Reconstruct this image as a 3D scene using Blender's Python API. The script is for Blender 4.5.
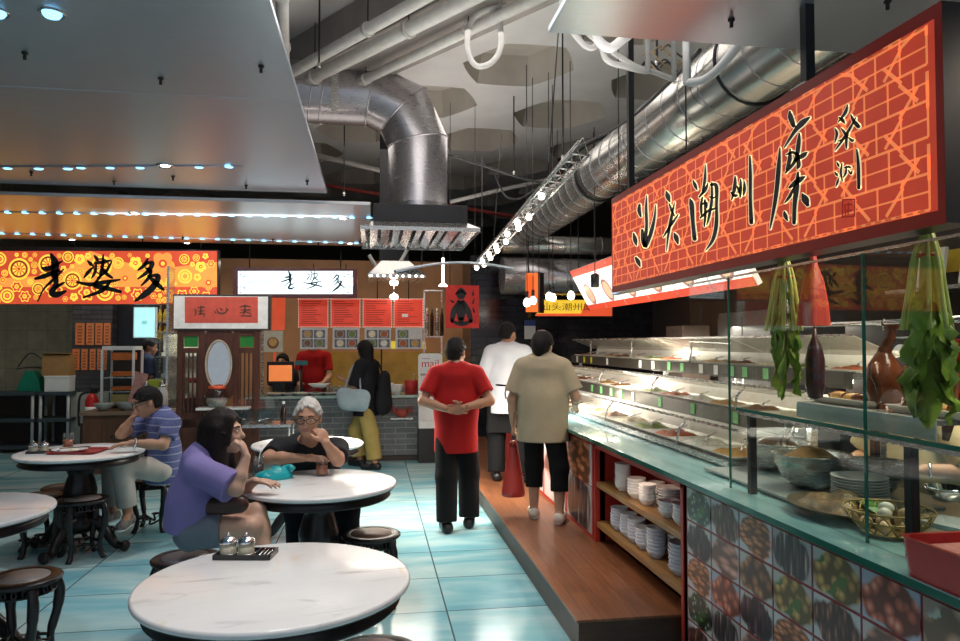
import bpy, bmesh, math, random
import numpy as np
from mathutils import Vector, Matrix
random.seed(7); np.random.seed(7)
S = bpy.context.scene
COL = S.collection
for o in list(bpy.data.objects): bpy.data.objects.remove(o)

# ------------------------------------------------------------------ camera, world, lights, exposure
FPX, CX, CY, EYE = 710.0, 480.0, 320.5, 1.6
YAW = math.atan((480 - 372) / FPX); PIT = math.atan((343 - 320.5) / FPX)
_Fh = np.array([math.sin(YAW), math.cos(YAW), 0]); _R = np.array([math.cos(YAW), -math.sin(YAW), 0]); _Z = np.array([0, 0, 1.])
_F = _Fh * math.cos(PIT) + _Z * math.sin(PIT); _U = -_Fh * math.sin(PIT) + _Z * math.cos(PIT)
_C = np.array([0, 0, EYE])
def ray(px, py): return _F + _R * (px - CX) / FPX - _U * (py - CY) / FPX
def onz(px, py, z): d = ray(px, py); return Vector(_C + d * (z - EYE) / d[2])      # measured point at height z
def onx(px, py, x): d = ray(px, py); return Vector(_C + d * x / d[0])              # on a wall parallel to the aisle
def ony(px, py, y): d = ray(px, py); return Vector(_C + d * y / d[1])              # at a distance down the aisle
cd = bpy.data.cameras.new('camera'); cam = bpy.data.objects.new('camera', cd); COL.objects.link(cam)
cd.sensor_width = 36; cd.lens = FPX / 960 * 36; cd.clip_start = .05
cam.location = (0, 0, EYE); cam.rotation_euler = (math.pi / 2 + PIT, 0, -YAW)
S.camera = cam
S.view_settings.view_transform = 'Standard'; S.view_settings.look = 'None'; S.view_settings.gamma = 1; S.view_settings.use_curve_mapping = False
S.view_settings.exposure = 0.0
W = bpy.data.worlds.new('hall_air'); S.world = W; W.use_nodes = True
W.node_tree.nodes['Background'].inputs[0].default_value = (.62, .72, .85, 1); W.node_tree.nodes['Background'].inputs[1].default_value = .6
def lamp(kind, name, loc, power, color=(1, 1, 1), size=.2, size_y=None, target=None, spot=None):
    l = bpy.data.lights.new(name, kind); l.energy = power; l.color = color
    if kind == 'AREA':
        l.size = size
        if size_y: l.shape = 'RECTANGLE'; l.size_y = size_y
    else:
        l.shadow_soft_size = size
    if kind == 'SPOT': l.spot_size = spot or 1.2; l.spot_blend = .6
    o = bpy.data.objects.new(name, l); COL.objects.link(o); o.location = loc
    if target is not None: o.rotation_euler = (Vector(target) - Vector(loc)).to_track_quat('-Z', 'Y').to_euler()
    return o
WARM = (1, .86, .68); COOL = (.8, .9, 1)
lamp('AREA', 'aisle_light', (.6, 4.2, 4.3), 60, (1, .95, .9), 2.0, 4.0)
lamp('AREA', 'back_light', (.2, 9.0, 4.3), 45, (1, .93, .85), 4.0, 2.0)
lamp('SPOT', 'table_downlight', (-.3, 2.3, 2.93), 85, (1, .97, .95), .06, spot=1.25, target=(-.3, 2.5, 0))
lamp('SPOT', 'table_downlight', (-.35, 4.2, 2.93), 75, (1, .95, .92), .06, spot=1.3, target=(-.35, 4.4, 0))
lamp('SPOT', 'table_downlight', (-2.1, 5.6, 2.93), 80, (1, .97, .95), .06, spot=1.3, target=(-2.0, 5.8, 0))
lamp('SPOT', 'table_downlight', (-2.0, 3.6, 2.93), 40, (.8, .88, 1), .06, spot=1.3, target=(-2.0, 3.9, 0))
lamp('SPOT', 'aisle_downlight', (1.0, 5.2, 3.4), 60, (1, .95, .9), .08, spot=1.2, target=(.95, 5.9, 0))
lamp('AREA', 'stall_light', (-3.2, 10.6, 2.75), 22, (1, .93, .82), 3.0, .5)
lamp('AREA', 'stall_light', (.3, 10.9, 2.55), 12, (1, .8, .55), 2.2, .4)
lamp('AREA', 'panel_light', (-1.6, 7.4, 2.88), 26, (1, .94, .86), 2.6, .4, target=(-1.6, 8.6, 1.2))  # added fill that brightens the wooden screen and signboard, no fixture of its own
lamp('AREA', 'slab_uplight', (.9, 7.0, 3.15), 62, (1, .95, .9), 1.2, 9.0, target=(.9, 7.0, 5))  # added upward fill without a fixture, lightens the coffered slab
lamp('AREA', 'kitchen_light', (2.6, 2.6, 2.7), 75, (1, .88, .7), .6, 2.6)

# ------------------------------------------------------------------ materials
MATS = {}
def nd(nt, t, **k):
    n = nt.nodes.new(t)
    for a, b in k.items():
        if a in n.inputs.keys(): n.inputs[a].default_value = b
        else: setattr(n, a, b)
    return n
def base(name):
    m = bpy.data.materials.new(name); m.use_nodes = True; nt = m.node_tree
    return m, nt, nt.nodes['Principled BSDF']
def coord(nt, scale=(1, 1, 1), rot=(0, 0, 0), space='Object'):
    tc = nd(nt, 'ShaderNodeTexCoord'); mp = nd(nt, 'ShaderNodeMapping')
    mp.inputs['Scale'].default_value = scale; mp.inputs['Rotation'].default_value = rot
    nt.links.new(tc.outputs[space], mp.inputs[0]); return mp.outputs[0]
def ramp(nt, fac, stops):
    r = nd(nt, 'ShaderNodeValToRGB'); e = r.color_ramp.elements
    while len(e) < len(stops): e.new(.5)
    for i, (p, c) in enumerate(stops): e[i].position = p; e[i].color = (*c, 1)
    nt.links.new(fac, r.inputs[0]); return r.outputs[0]
def noise(nt, vec, scale=5, detail=4, rough=.5, dist=0):
    n = nd(nt, 'ShaderNodeTexNoise'); n.inputs['Scale'].default_value = scale; n.inputs['Detail'].default_value = detail
    n.inputs['Roughness'].default_value = rough; n.inputs['Distortion'].default_value = dist
    nt.links.new(vec, n.inputs['Vector']); return n.outputs['Fac']
def bumpit(nt, p, h, strength=.3, dist=.01):
    b = nd(nt, 'ShaderNodeBump'); b.inputs['Strength'].default_value = strength; b.inputs['Distance'].default_value = dist
    nt.links.new(h, b.inputs['Height']); nt.links.new(b.outputs[0], p.inputs['Normal'])
def mul2(c, k): return tuple(x * k for x in c)
def mul(c, k): return tuple(min(1, max(0, x * k)) for x in c)
def mat(name, col, rough=.5, metal=0., emit=0., var=.1, vs=14., bump=0., bs=60., stretch=(1, 1, 1), ecol=None, spec=None):
    if name in MATS: return MATS[name]
    m, nt, p = base(name); v = coord(nt, stretch)
    c = ramp(nt, noise(nt, v, vs), [(.3, mul(col, 1 - var)), (.7, mul(col, 1 + var))])
    nt.links.new(c, p.inputs['Base Color']); p.inputs['Roughness'].default_value = rough; p.inputs['Metallic'].default_value = metal
    if spec is not None: p.inputs['Specular IOR Level'].default_value = spec
    if emit:
        p.inputs['Emission Strength'].default_value = emit
        if ecol: p.inputs['Emission Color'].default_value = (*ecol, 1)
        else: nt.links.new(c, p.inputs['Emission Color'])
    if bump: bumpit(nt, p, noise(nt, v, bs, 3), bump)
    MATS[name] = m; return m
def glass(name, tint=(.9, .97, .95), refl=.12, rough=.02):
    if name in MATS: return MATS[name]
    m = bpy.data.materials.new(name); m.use_nodes = True; nt = m.node_tree; nt.nodes.clear()
    out = nd(nt, 'ShaderNodeOutputMaterial'); mx = nd(nt, 'ShaderNodeMixShader'); t = nd(nt, 'ShaderNodeBsdfTransparent'); g = nd(nt, 'ShaderNodeBsdfGlossy')
    t.inputs[0].default_value = (*tint, 1); g.inputs['Roughness'].default_value = rough
    lw = nd(nt, 'ShaderNodeLayerWeight'); lw.inputs[0].default_value = .25
    ma = nd(nt, 'ShaderNodeMath', operation='MULTIPLY_ADD'); ma.inputs[1].default_value = .07; ma.inputs[2].default_value = refl * .12
    nt.links.new(lw.outputs['Fresnel'], ma.inputs[0]); nt.links.new(ma.outputs[0], mx.inputs[0])
    nt.links.new(t.outputs[0], mx.inputs[1]); nt.links.new(g.outputs[0], mx.inputs[2]); nt.links.new(mx.outputs[0], out.inputs[0])
    MATS[name] = m; return m
def bricks(name, c1, c2, mortar, bw, bh, msize=.01, rough=.5, plane='XZ', offset=.5, bump=.4, spec=None, nstops=None):
    m, nt, p = base(name)
    rot = {'XZ': (math.pi / 2, 0, 0), 'YZ': (math.pi / 2, 0, math.pi / 2), 'XY': (0, 0, 0)}[plane]
    tc = nd(nt, 'ShaderNodeTexCoord'); sp = nd(nt, 'ShaderNodeSeparateXYZ'); cb = nd(nt, 'ShaderNodeCombineXYZ')
    nt.links.new(tc.outputs['Object'], sp.inputs[0])
    nt.links.new(sp.outputs['X' if plane[0] == 'X' else 'Y'], cb.inputs[0]); nt.links.new(sp.outputs[plane[1]], cb.inputs[1])
    b = nd(nt, 'ShaderNodeTexBrick'); b.offset = offset
    b.inputs['Color1'].default_value = (*c1, 1); b.inputs['Color2'].default_value = (*c2, 1); b.inputs['Mortar'].default_value = (*mortar, 1)
    b.inputs['Scale'].default_value = 1; b.inputs['Mortar Size'].default_value = msize; b.inputs['Brick Width'].default_value = bw; b.inputs['Row Height'].default_value = bh
    nt.links.new(cb.outputs[0], b.inputs['Vector'])
    mx = nd(nt, 'ShaderNodeMix', data_type='RGBA', blend_type='MULTIPLY'); mx.inputs[0].default_value = .7
    n = noise(nt, tc.outputs['Object'], 7, 5)
    nt.links.new(b.outputs['Color'], mx.inputs[6]); nt.links.new(ramp(nt, n, [(.3, (.6, .6, .6)), (.7, (1, 1, 1))]), mx.inputs[7])
    nt.links.new(mx.outputs[2], p.inputs['Base Color']); p.inputs['Roughness'].default_value = rough
    if spec is not None: p.inputs['Specular IOR Level'].default_value = spec
    if bump:
        inv = nd(nt, 'ShaderNodeMath', operation='SUBTRACT'); inv.inputs[0].default_value = 1; nt.links.new(b.outputs['Fac'], inv.inputs[1])
        bumpit(nt, p, inv.outputs[0], bump, .004)
    MATS[name] = m; return m
def floor_mat():
    m, nt, p = base('backlit_floor_tile'); tc = nd(nt, 'ShaderNodeTexCoord')  # mottled teal tile with dark joints
    mp = nd(nt, 'ShaderNodeMapping'); mp.inputs['Location'].default_value = (-.45 + 1.2, -.04, 0); nt.links.new(tc.outputs['Object'], mp.inputs[0])
    b = nd(nt, 'ShaderNodeTexBrick'); b.offset = 0
    b.inputs['Color1'].default_value = (.3, .3, .3, 1); b.inputs['Color2'].default_value = (.7, .7, .7, 1); b.inputs['Mortar'].default_value = (0, 0, 0, 1)
    b.inputs['Scale'].default_value = 1; b.inputs['Mortar Size'].default_value = .005; b.inputs['Brick Width'].default_value = 1.2; b.inputs['Row Height'].default_value = .605
    nt.links.new(mp.outputs[0], b.inputs['Vector'])
    sx = nd(nt, 'ShaderNodeMapping'); sx.inputs['Scale'].default_value = (.45, 1.6, 1); nt.links.new(tc.outputs['Object'], sx.inputs[0])
    add = nd(nt, 'ShaderNodeVectorMath', operation='MULTIPLY_ADD'); add.inputs[1].default_value = (.9, 3, 0)
    nt.links.new(b.outputs['Color'], add.inputs[0]); nt.links.new(sx.outputs[0], add.inputs[2])
    n = noise(nt, add.outputs[0], 1.7, 6, .55, .6)
    c = ramp(nt, n, [(.26, (.12, .36, .45)), (.42, (.22, .48, .55)), (.58, (.40, .60, .62)), (.75, (.58, .72, .71))])
    mx = nd(nt, 'ShaderNodeMix', data_type='RGBA'); mx.inputs[7].default_value = (.06, .11, .12, 1)
    nt.links.new(b.outputs['Fac'], mx.inputs[0]); nt.links.new(c, mx.inputs[6])
    nt.links.new(mx.outputs[2], p.inputs['Base Color']); p.inputs['Roughness'].default_value = .17
    p.inputs['Specular IOR Level'].default_value = .35
    MATS['floor'] = m; return m
def marble(name, tint=(.86, .85, .84)):
    m, nt, p = base(name); v = coord(nt, (1.3, 5, 1), (0, 0, .35))
    n = noise(nt, v, 1.6, 8, .6, 1.2)
    v2 = coord(nt, (2.2, .8, 1), (0, 0, .9)); n2 = noise(nt, v2, 2.3, 4, .5, .6)
    c = ramp(nt, n, [(.26, mul(tint, .45)), (.33, mul(tint, .8)), (.42, tint), (.8, mul(tint, 1.06))])
    mx = nd(nt, 'ShaderNodeMix', data_type='RGBA', blend_type='MULTIPLY'); mx.inputs[0].default_value = .8
    nt.links.new(c, mx.inputs[6]); nt.links.new(ramp(nt, n2, [(.27, (.95, .80, .62)), (.37, (1, 1, 1))]), mx.inputs[7])
    nt.links.new(mx.outputs[2], p.inputs['Base Color']); p.inputs['Roughness'].default_value = .18
    MATS[name] = m; return m
def planks(name, c1, c2, w=.13, along='Y', rough=.35):
    m, nt, p = base(name); tc = nd(nt, 'ShaderNodeTexCoord'); sp = nd(nt, 'ShaderNodeSeparateXYZ'); cb = nd(nt, 'ShaderNodeCombineXYZ'); nt.links.new(tc.outputs['Object'], sp.inputs[0])
    a, b_ = ('Y', 'X') if along == 'Y' else (('X', 'Y') if along == 'X' else ('Z', 'X'))
    nt.links.new(sp.outputs[a], cb.inputs[0]); nt.links.new(sp.outputs[b_], cb.inputs[1])
    b = nd(nt, 'ShaderNodeTexBrick'); b.offset = .37
    b.inputs['Color1'].default_value = (*c1, 1); b.inputs['Color2'].default_value = (*c2, 1); b.inputs['Mortar'].default_value = (*mul(c1, .3), 1)
    b.inputs['Scale'].default_value = 1; b.inputs['Mortar Size'].default_value = .0012; b.inputs['Brick Width'].default_value = 1.1; b.inputs['Row Height'].default_value = w
    nt.links.new(cb.outputs[0], b.inputs['Vector'])
    st = nd(nt, 'ShaderNodeMapping'); st.inputs['Scale'].default_value = (1.5, 22, 22) if along != 'Z' else (1.5, 22, 1); nt.links.new(cb.outputs[0], st.inputs[0])
    n = noise(nt, st.outputs[0], 2, 6, .6, .3)
    mx = nd(nt, 'ShaderNodeMix', data_type='RGBA', blend_type='MULTIPLY'); mx.inputs[0].default_value = .8
    nt.links.new(b.outputs['Color'], mx.inputs[6]); nt.links.new(ramp(nt, n, [(.3, (.45, .42, .4)), (.65, (1, 1, 1))]), mx.inputs[7])
    nt.links.new(mx.outputs[2], p.inputs['Base Color']); p.inputs['Roughness'].default_value = rough
    MATS[name] = m; return m
def food_photo(name, plate, food, food2, scale=18, stretch=(1, 1, 1), garnish=None, big=1.):
    m, nt, p = base(name); tc = nd(nt, 'ShaderNodeTexCoord')
    mp = nd(nt, 'ShaderNodeMapping'); mp.inputs['Scale'].default_value = mul2(stretch, 1 / big); nt.links.new(tc.outputs['Object'], mp.inputs[0])
    vo = nd(nt, 'ShaderNodeTexVoronoi'); vo.inputs['Scale'].default_value = scale; nt.links.new(mp.outputs[0], vo.inputs['Vector'])
    c = ramp(nt, vo.outputs['Distance'], [(.05, food2), (.35, food), (.62, mul(food, .3))])
    n = noise(nt, mp.outputs[0], 9, 4)
    if garnish:
        mg = nd(nt, 'ShaderNodeMix', data_type='RGBA'); nt.links.new(ramp(nt, n, [(.56, (0, 0, 0)), (.6, (1, 1, 1))]), mg.inputs[0])
        nt.links.new(c, mg.inputs[6]); mg.inputs[7].default_value = (*garnish, 1); c = mg.outputs[2]
    ln = nd(nt, 'ShaderNodeVectorMath', operation='LENGTH'); sc = nd(nt, 'ShaderNodeMapping'); sc.inputs['Scale'].default_value = (0, 8.4 / big, 13 / big)
    nt.links.new(tc.outputs['Object'], sc.inputs[0]); nt.links.new(sc.outputs[0], ln.inputs[0])
    ad = nd(nt, 'ShaderNodeMath', operation='MULTIPLY_ADD'); ad.inputs[1].default_value = .9; nt.links.new(n, ad.inputs[0]); nt.links.new(ln.outputs['Value'], ad.inputs[2])
    mx = nd(nt, 'ShaderNodeMix', data_type='RGBA'); mx.inputs[7].default_value = (*plate, 1)
    nt.links.new(ramp(nt, ad.outputs[0], [(.0, (0, 0, 0)), (.99, (0, 0, 0)), (1.0, (1, 1, 1))]), mx.inputs[0])
    mm = nd(nt, 'ShaderNodeMapRange'); mm.inputs['From Min'].default_value = 1.45; mm.inputs['From Max'].default_value = 1.6
    nt.links.new(ad.outputs[0], mm.inputs['Value']); nt.links.new(mm.outputs[0], mx.inputs[0])
    nt.links.new(c, mx.inputs[6]); nt.links.new(mx.outputs[2], p.inputs['Base Color']); p.inputs['Roughness'].default_value = .3
    MATS[name] = m; return m

# ------------------------------------------------------------------ mesh builder and scene tree
class MB:
    def __init__(s): s.v = []; s.f = []; s.m = []; s.s = []
    def add(s, vs, fs, mi=0, sm=False):
        o = len(s.v); s.v += [tuple(x) for x in vs]
        for f in fs: s.f.append([i + o for i in f]); s.m.append(mi); s.s.append(sm)
        return s
    def box(s, c, d, rz=0, mi=0, M=None):
        x, y, z = d[0] / 2, d[1] / 2, d[2] / 2; cs, sn = math.cos(rz), math.sin(rz)
        P = []
        for a, b, e in [(-x, -y, -z), (x, -y, -z), (x, y, -z), (-x, y, -z), (-x, -y, z), (x, -y, z), (x, y, z), (-x, y, z)]:
            if M is not None: q = M @ Vector((a, b, e)); P.append((c[0] + q.x, c[1] + q.y, c[2] + q.z))
            else: P.append((c[0] + a * cs - b * sn, c[1] + a * sn + b * cs, c[2] + e))
        return s.add(P, [(0, 3, 2, 1), (4, 5, 6, 7), (0, 1, 5, 4), (1, 2, 6, 5), (2, 3, 7, 6), (3, 0, 4, 7)], mi)
    def bx(s, x0, x1, y0, y1, z0, z1, mi=0): return s.box(((x0 + x1) / 2, (y0 + y1) / 2, (z0 + z1) / 2), (abs(x1 - x0), abs(y1 - y0), abs(z1 - z0)), 0, mi)
    def tube(s, pts, r, n=10, mi=0, caps=True, closed=False, sm=True):
        pts = [Vector(p) for p in pts]; N = len(pts); rs = r if isinstance(r, (list, tuple)) else [r] * N
        rings = []; up = None
        for i, p in enumerate(pts):
            if closed: t = pts[(i + 1) % N] - pts[i - 1]
            else: t = pts[min(i + 1, N - 1)] - pts[max(i - 1, 0)]
            t = t.normalized() if t.length > 1e-9 else Vector((0, 0, 1))
            if up is None: up = t.orthogonal().normalized()
            up = (up - t * up.dot(t)); up = up.normalized() if up.length > 1e-6 else t.orthogonal().normalized()
            b = t.cross(up)
            rings.append([p + (up * math.cos(a) + b * math.sin(a)) * rs[i] for a in [2 * math.pi * k / n for k in range(n)]])
        vs = [q for g in rings for q in g]; fs = []
        for i in range(N if closed else N - 1):
            j = (i + 1) % N
            for k in range(n): fs.append((i * n + k, i * n + (k + 1) % n, j * n + (k + 1) % n, j * n + k))
        s.add(vs, fs, mi, sm)
        if caps and not closed:
            o = len(s.v) - len(vs)
            s.f.append([o + k for k in range(n)][::-1]); s.m.append(mi); s.s.append(False)
            s.f.append([o + (N - 1) * n + k for k in range(n)]); s.m.append(mi); s.s.append(False)
        return s
    def cyl(s, p0, p1, r0, r1=None, n=16, mi=0): return s.tube([p0, p1], [r0, r0 if r1 is None else r1], n, mi)
    def lathe(s, prof, c=(0, 0, 0), n=32, mi=0, sm=True, sx=1, sy=1):
        vs = []; fs = []; K = len(prof)
        for r, z in prof:
            for k in range(n): a = 2 * math.pi * k / n; vs.append((c[0] + r * sx * math.cos(a), c[1] + r * sy * math.sin(a), c[2] + z))
        for i in range(K - 1):
            for k in range(n): fs.append((i * n + k, i * n + (k + 1) % n, (i + 1) * n + (k + 1) % n, (i + 1) * n + k))
        s.add(vs, fs, mi, sm); o = len(s.v) - len(vs)
        if prof[0][0] > 1e-4: s.f.append([o + k for k in range(n)][::-1]); s.m.append(mi); s.s.append(False)
        if prof[-1][0] > 1e-4: s.f.append([o + (K - 1) * n + k for k in range(n)]); s.m.append(mi); s.s.append(False)
        return s
    def ball(s, c, r, n=14, mi=0, R=None):
        r = (r, r, r) if not isinstance(r, (tuple, list)) else r; m = n // 2 + 1; vs = []; fs = []
        for i in range(m + 1):
            t = math.pi * i / m
            for k in range(n):
                a = 2 * math.pi * k / n; q = Vector((math.sin(t) * math.cos(a) * r[0], math.sin(t) * math.sin(a) * r[1], -math.cos(t) * r[2]))
                if R is not None: q = R @ q
                vs.append((c[0] + q.x, c[1] + q.y, c[2] + q.z))
        for i in range(m):
            for k in range(n): fs.append((i * n + k, i * n + (k + 1) % n, (i + 1) * n + (k + 1) % n, (i + 1) * n + k))
        return s.add(vs, fs, mi, True)
    def flat(s, uv, fn, mi=0, d=0):           # filled polygon on a surface given by fn(u, v, depth)
        return s.add([fn(u, v, d) for u, v in uv], [list(range(len(uv)))], mi)
    def prism(s, uv, fn, d0, d1, mi=0):
        n = len(uv); vs = [fn(u, v, d0) for u, v in uv] + [fn(u, v, d1) for u, v in uv]
        return s.add(vs, [list(range(n))[::-1], [n + k for k in range(n)]] + [(k, (k + 1) % n, n + (k + 1) % n, n + k) for k in range(n)], mi)
    def disc(s, u, v, r, fn, d=0, mi=0, n=20, inner=0):
        if inner:
            vs = [fn(u + q * math.cos(2 * math.pi * k / n), v + q * math.sin(2 * math.pi * k / n), d) for q in (r, inner) for k in range(n)]
            return s.add(vs, [(k, (k + 1) % n, n + (k + 1) % n, n + k) for k in range(n)], mi)
        return s.flat([(u + r * math.cos(2 * math.pi * k / n), v + r * math.sin(2 * math.pi * k / n)) for k in range(n)], fn, mi, d)
    def line(s, a, b, w, fn, d=0, mi=0):
        dx, dy = b[0] - a[0], b[1] - a[1]; L = math.hypot(dx, dy) or 1; nx, ny = -dy / L * w / 2, dx / L * w / 2
        return s.flat([(a[0] + nx, a[1] + ny), (a[0] - nx, a[1] - ny), (b[0] - nx, b[1] - ny), (b[0] + nx, b[1] + ny)], fn, mi, d)
    def brush(s, pts, fn, d=0, mi=0, grow=0.):   # a brush stroke: (u, v, half width) points, rounded
        P = []
        for i in range(len(pts) - 1):
            p0, p1, p2, p3 = pts[max(i - 1, 0)], pts[i], pts[i + 1], pts[min(i + 2, len(pts) - 1)]
            for k in range(6):
                t = k / 6
                P.append([.5 * (2 * p1[j] + (p2[j] - p0[j]) * t + (2 * p0[j] - 5 * p1[j] + 4 * p2[j] - p3[j]) * t * t + (3 * p1[j] - p0[j] - 3 * p2[j] + p3[j]) * t ** 3) for j in range(3)])
        P.append(list(pts[-1])); L = []; R_ = []
        for i, p in enumerate(P):
            q0, q1 = P[max(i - 1, 0)], P[min(i + 1, len(P) - 1)]; dx, dy = q1[0] - q0[0], q1[1] - q0[1]; l = math.hypot(dx, dy) or 1
            w = max(p[2], 0) + grow; L.append((p[0] - dy / l * w, p[1] + dx / l * w)); R_.append((p[0] + dy / l * w, p[1] - dx / l * w))
        n = len(P); s.add([fn(u, v, d) for u, v in L] + [fn(u, v, d) for u, v in R_], [(i, i + 1, n + i + 1, n + i) for i in range(n - 1)], mi)
        s.disc(P[0][0], P[0][1], max(P[0][2], 0) + grow, fn, d, mi, 8); s.disc(P[-1][0], P[-1][1], max(P[-1][2], 0) + grow, fn, d, mi, 8)
        return s
    def build(s, name, mats, parent=None, loc=(0, 0, 0), rz=0, bevel=0, smooth=None):
        me = bpy.data.meshes.new(name); me.from_pydata(s.v, [], s.f)
        for m in (mats if isinstance(mats, (list, tuple)) else [mats]): me.materials.append(m)
        me.polygons.foreach_set('material_index', s.m)
        me.polygons.foreach_set('use_smooth', s.s if smooth is None else [smooth] * len(s.f)); me.update()
        bm = bmesh.new(); bm.from_mesh(me); bmesh.ops.recalc_face_normals(bm, faces=bm.faces)
        if bevel: bmesh.ops.bevel(bm, geom=list(bm.edges), offset=bevel, segments=2, affect='EDGES', profile=.5, clamp_overlap=True)
        bm.to_mesh(me); bm.free()
        o = bpy.data.objects.new(name, me); COL.objects.link(o); o.location = loc; o.rotation_euler = (0, 0, rz)
        if parent: o.parent = parent
        return o
def props(o, label=None, cat=None, group=None, kind=None):
    for k, v in (('label', label), ('category', cat), ('group', group), ('kind', kind)):
        if v: o[k] = v
    return o
def thing(name, label, cat, loc=(0, 0, 0), rz=0, group=None):
    o = bpy.data.objects.new(name, None); COL.objects.link(o); o.location = loc; o.rotation_euler = (0, 0, rz); o.empty_display_size = .1
    return props(o, label, cat, group)
def struct(mb, name, m, **k): return props(mb.build(name, m, **k), kind='structure')
def kids(o): return [c for c in COL.objects if c.parent == o]
def copy_tree(o, loc=None, rz=None, label=None, group=None):
    def rec(a, par):
        c = a.copy(); COL.objects.link(c)
        if par: c.parent = par
        for k in list(a.children): rec(k, c)
        return c
    c = rec(o, None)
    if loc is not None: c.location = loc
    if rz is not None: c.rotation_euler = (0, 0, rz)
    return props(c, label, None, group)
def text(body, size, m, parent, M, name='lettering', depth=.0005, align='CENTER', sx=1):
    cu = bpy.data.curves.new(name, 'FONT'); cu.body = body; cu.size = size; cu.align_x = align; cu.align_y = 'CENTER'; cu.extrude = depth
    o = bpy.data.objects.new(name, cu); COL.objects.link(o)
    bpy.context.view_layer.update()
    me = bpy.data.meshes.new_from_object(o.evaluated_get(bpy.context.evaluated_depsgraph_get()))
    bpy.data.objects.remove(o); me.materials.clear(); me.materials.append(m)
    q = bpy.data.objects.new(name, me); COL.objects.link(q); q.matrix_local = M @ Matrix.Diagonal((sx, 1, 1, 1))
    if parent: q.parent = parent
    return q
FACE_CAM = Matrix.Rotation(math.pi / 2, 4, 'X')          # writing that faces down the -Y side
def face_cam(x, y, z): return Matrix.Translation((x, y, z)) @ FACE_CAM
def ordn(n): return ['first', 'second', 'third', 'fourth', 'fifth', 'sixth', 'seventh', 'eighth', 'ninth', 'tenth', 'eleventh', 'twelfth', 'thirteenth', 'fourteenth', 'fifteenth', 'sixteenth', 'seventeenth', 'eighteenth', 'nineteenth', 'twentieth'][n]
# ------------------------------------------------------------------ the setting
SLAB = 5.0
FLOOR = floor_mat()
struct(MB().bx(-7, 5, -3, 22, -.1, 0), 'floor', FLOOR)
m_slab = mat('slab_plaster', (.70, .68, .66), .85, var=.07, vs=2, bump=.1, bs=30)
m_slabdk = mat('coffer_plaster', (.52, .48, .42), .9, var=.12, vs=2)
# coffered slab: staggered rounded coffers, rows running 34 degrees off the aisle
mb = MB(); ang = math.radians(34); ux = Vector((-math.sin(ang), math.cos(ang), 0)); vx = Vector((math.cos(ang), math.sin(ang), 0)); org = Vector((2.75, 10.2, SLAB)); PU, PV = 1.78, 1.78
def hexr(a):     # rounded hexagon radius
    k = math.pi / 3; b = (a % k) - k / 2
    return .70 / (abs(math.cos(b)) ** .75)
NS = 24
for i in range(-9, 10):
    for j in range(-8, 9):
        c = org + ux * (PU * (i + (.5 if j % 2 else 0))) + vx * (PV * j)
        if not (-7.5 < c.x < 5.5 and -1 < c.y < 21.5): continue
        ou = []; inn = []
        for k in range(NS):
            a = 2 * math.pi * k / NS; ca, sa = math.cos(a), math.sin(a); sc = min(PU / 2 / max(abs(ca), 1e-6), PV / 2 / max(abs(sa), 1e-6)); ou.append(c + ux * ca * sc + vx * sa * sc)
            r = hexr(a) * .93; inn.append(c + ux * ca * r * 1.05 + vx * sa * r * .93)
        up = [p + Vector((0, 0, .38)) + (c - p) * .12 for p in inn]
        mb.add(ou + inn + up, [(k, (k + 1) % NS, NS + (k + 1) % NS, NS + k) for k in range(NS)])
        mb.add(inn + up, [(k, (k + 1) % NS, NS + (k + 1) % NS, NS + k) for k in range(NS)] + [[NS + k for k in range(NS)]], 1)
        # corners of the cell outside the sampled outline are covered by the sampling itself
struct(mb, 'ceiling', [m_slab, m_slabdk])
struct(MB().bx(-7, 5, -3, 22, SLAB + .5, SLAB + .6), 'roof_slab', m_slab)
m_tilewall = bricks('beige_wall_tile', (.34, .32, .22), (.38, .35, .25), (.25, .24, .18), .3, .3, .006, .45, 'XZ', 0)
m_stallwall = mat('stall_back_plaster', (.42, .22, .10), .6, var=.12, vs=3)
m_black = bricks('glossy_black_tile', (.012, .010, .016), (.02, .017, .024), (.004, .004, .005), .33, .1, .006, .14, 'XZ', .5, .8)
m_blackY = bricks('glossy_black_tile_side', (.012, .010, .016), (.02, .017, .024), (.004, .004, .005), .33, .1, .006, .14, 'YZ', .5, .8)
m_greybrick = bricks('grey_brick_pillar_tile', (.05, .05, .055), (.085, .08, .085), (.03, .03, .03), .3, .07, .008, .35, 'XZ', .5, .5)
m_darkwall = mat('dark_brown_panelling', (.045, .03, .025), .5, var=.2, vs=3)
struct(MB().bx(-7, -4.45, 12.2, 12.4, 0, 3.1), 'wall_left_rear', m_tilewall)
struct(MB().bx(-7.2, -7, -3, 22, 0, 5.6), 'wall_left', bricks('beige_side_tile', (.34, .32, .22), (.38, .35, .25), (.25, .24, .18), .3, .3, .006, .45, 'YZ', 0))
struct(MB().bx(-4.45, 1.75, 12.2, 12.4, 0, 3.0), 'wall_back', m_stallwall)
struct(MB().bx(1.55, 5, 11.2, 11.4, 0, 3.0), 'wall_back_tiled', m_black)
struct(MB().bx(1.55, 1.75, 11.4, 12.2, 0, 3.0), 'wall_return', m_blackY)
struct(MB().bx(4.6, 4.8, -3, 22, 0, 5.6), 'wall_right', m_darkwall)
struct(MB().bx(-7, 5, 21.8, 22, 0, 5.4), 'wall_far', mat('far_shadow_wall', (.10, .085, .07), .9))  # plain dark brown wall colour
p0 = ony(71, 400, 11.5).x; p1 = ony(111, 400, 11.5).x; zb = ony(90, 392, 11.5).z
struct(MB().bx(p0, p1, 11.5, 12.2, zb, 3.0), 'pillar', m_greybrick)
struct(MB().bx(p0, p1 + .1, 11.49, 12.2, 0, zb), 'pillar_base', mat('cream_pillar_tile', (.47, .47, .42), .5, var=.05))
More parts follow.
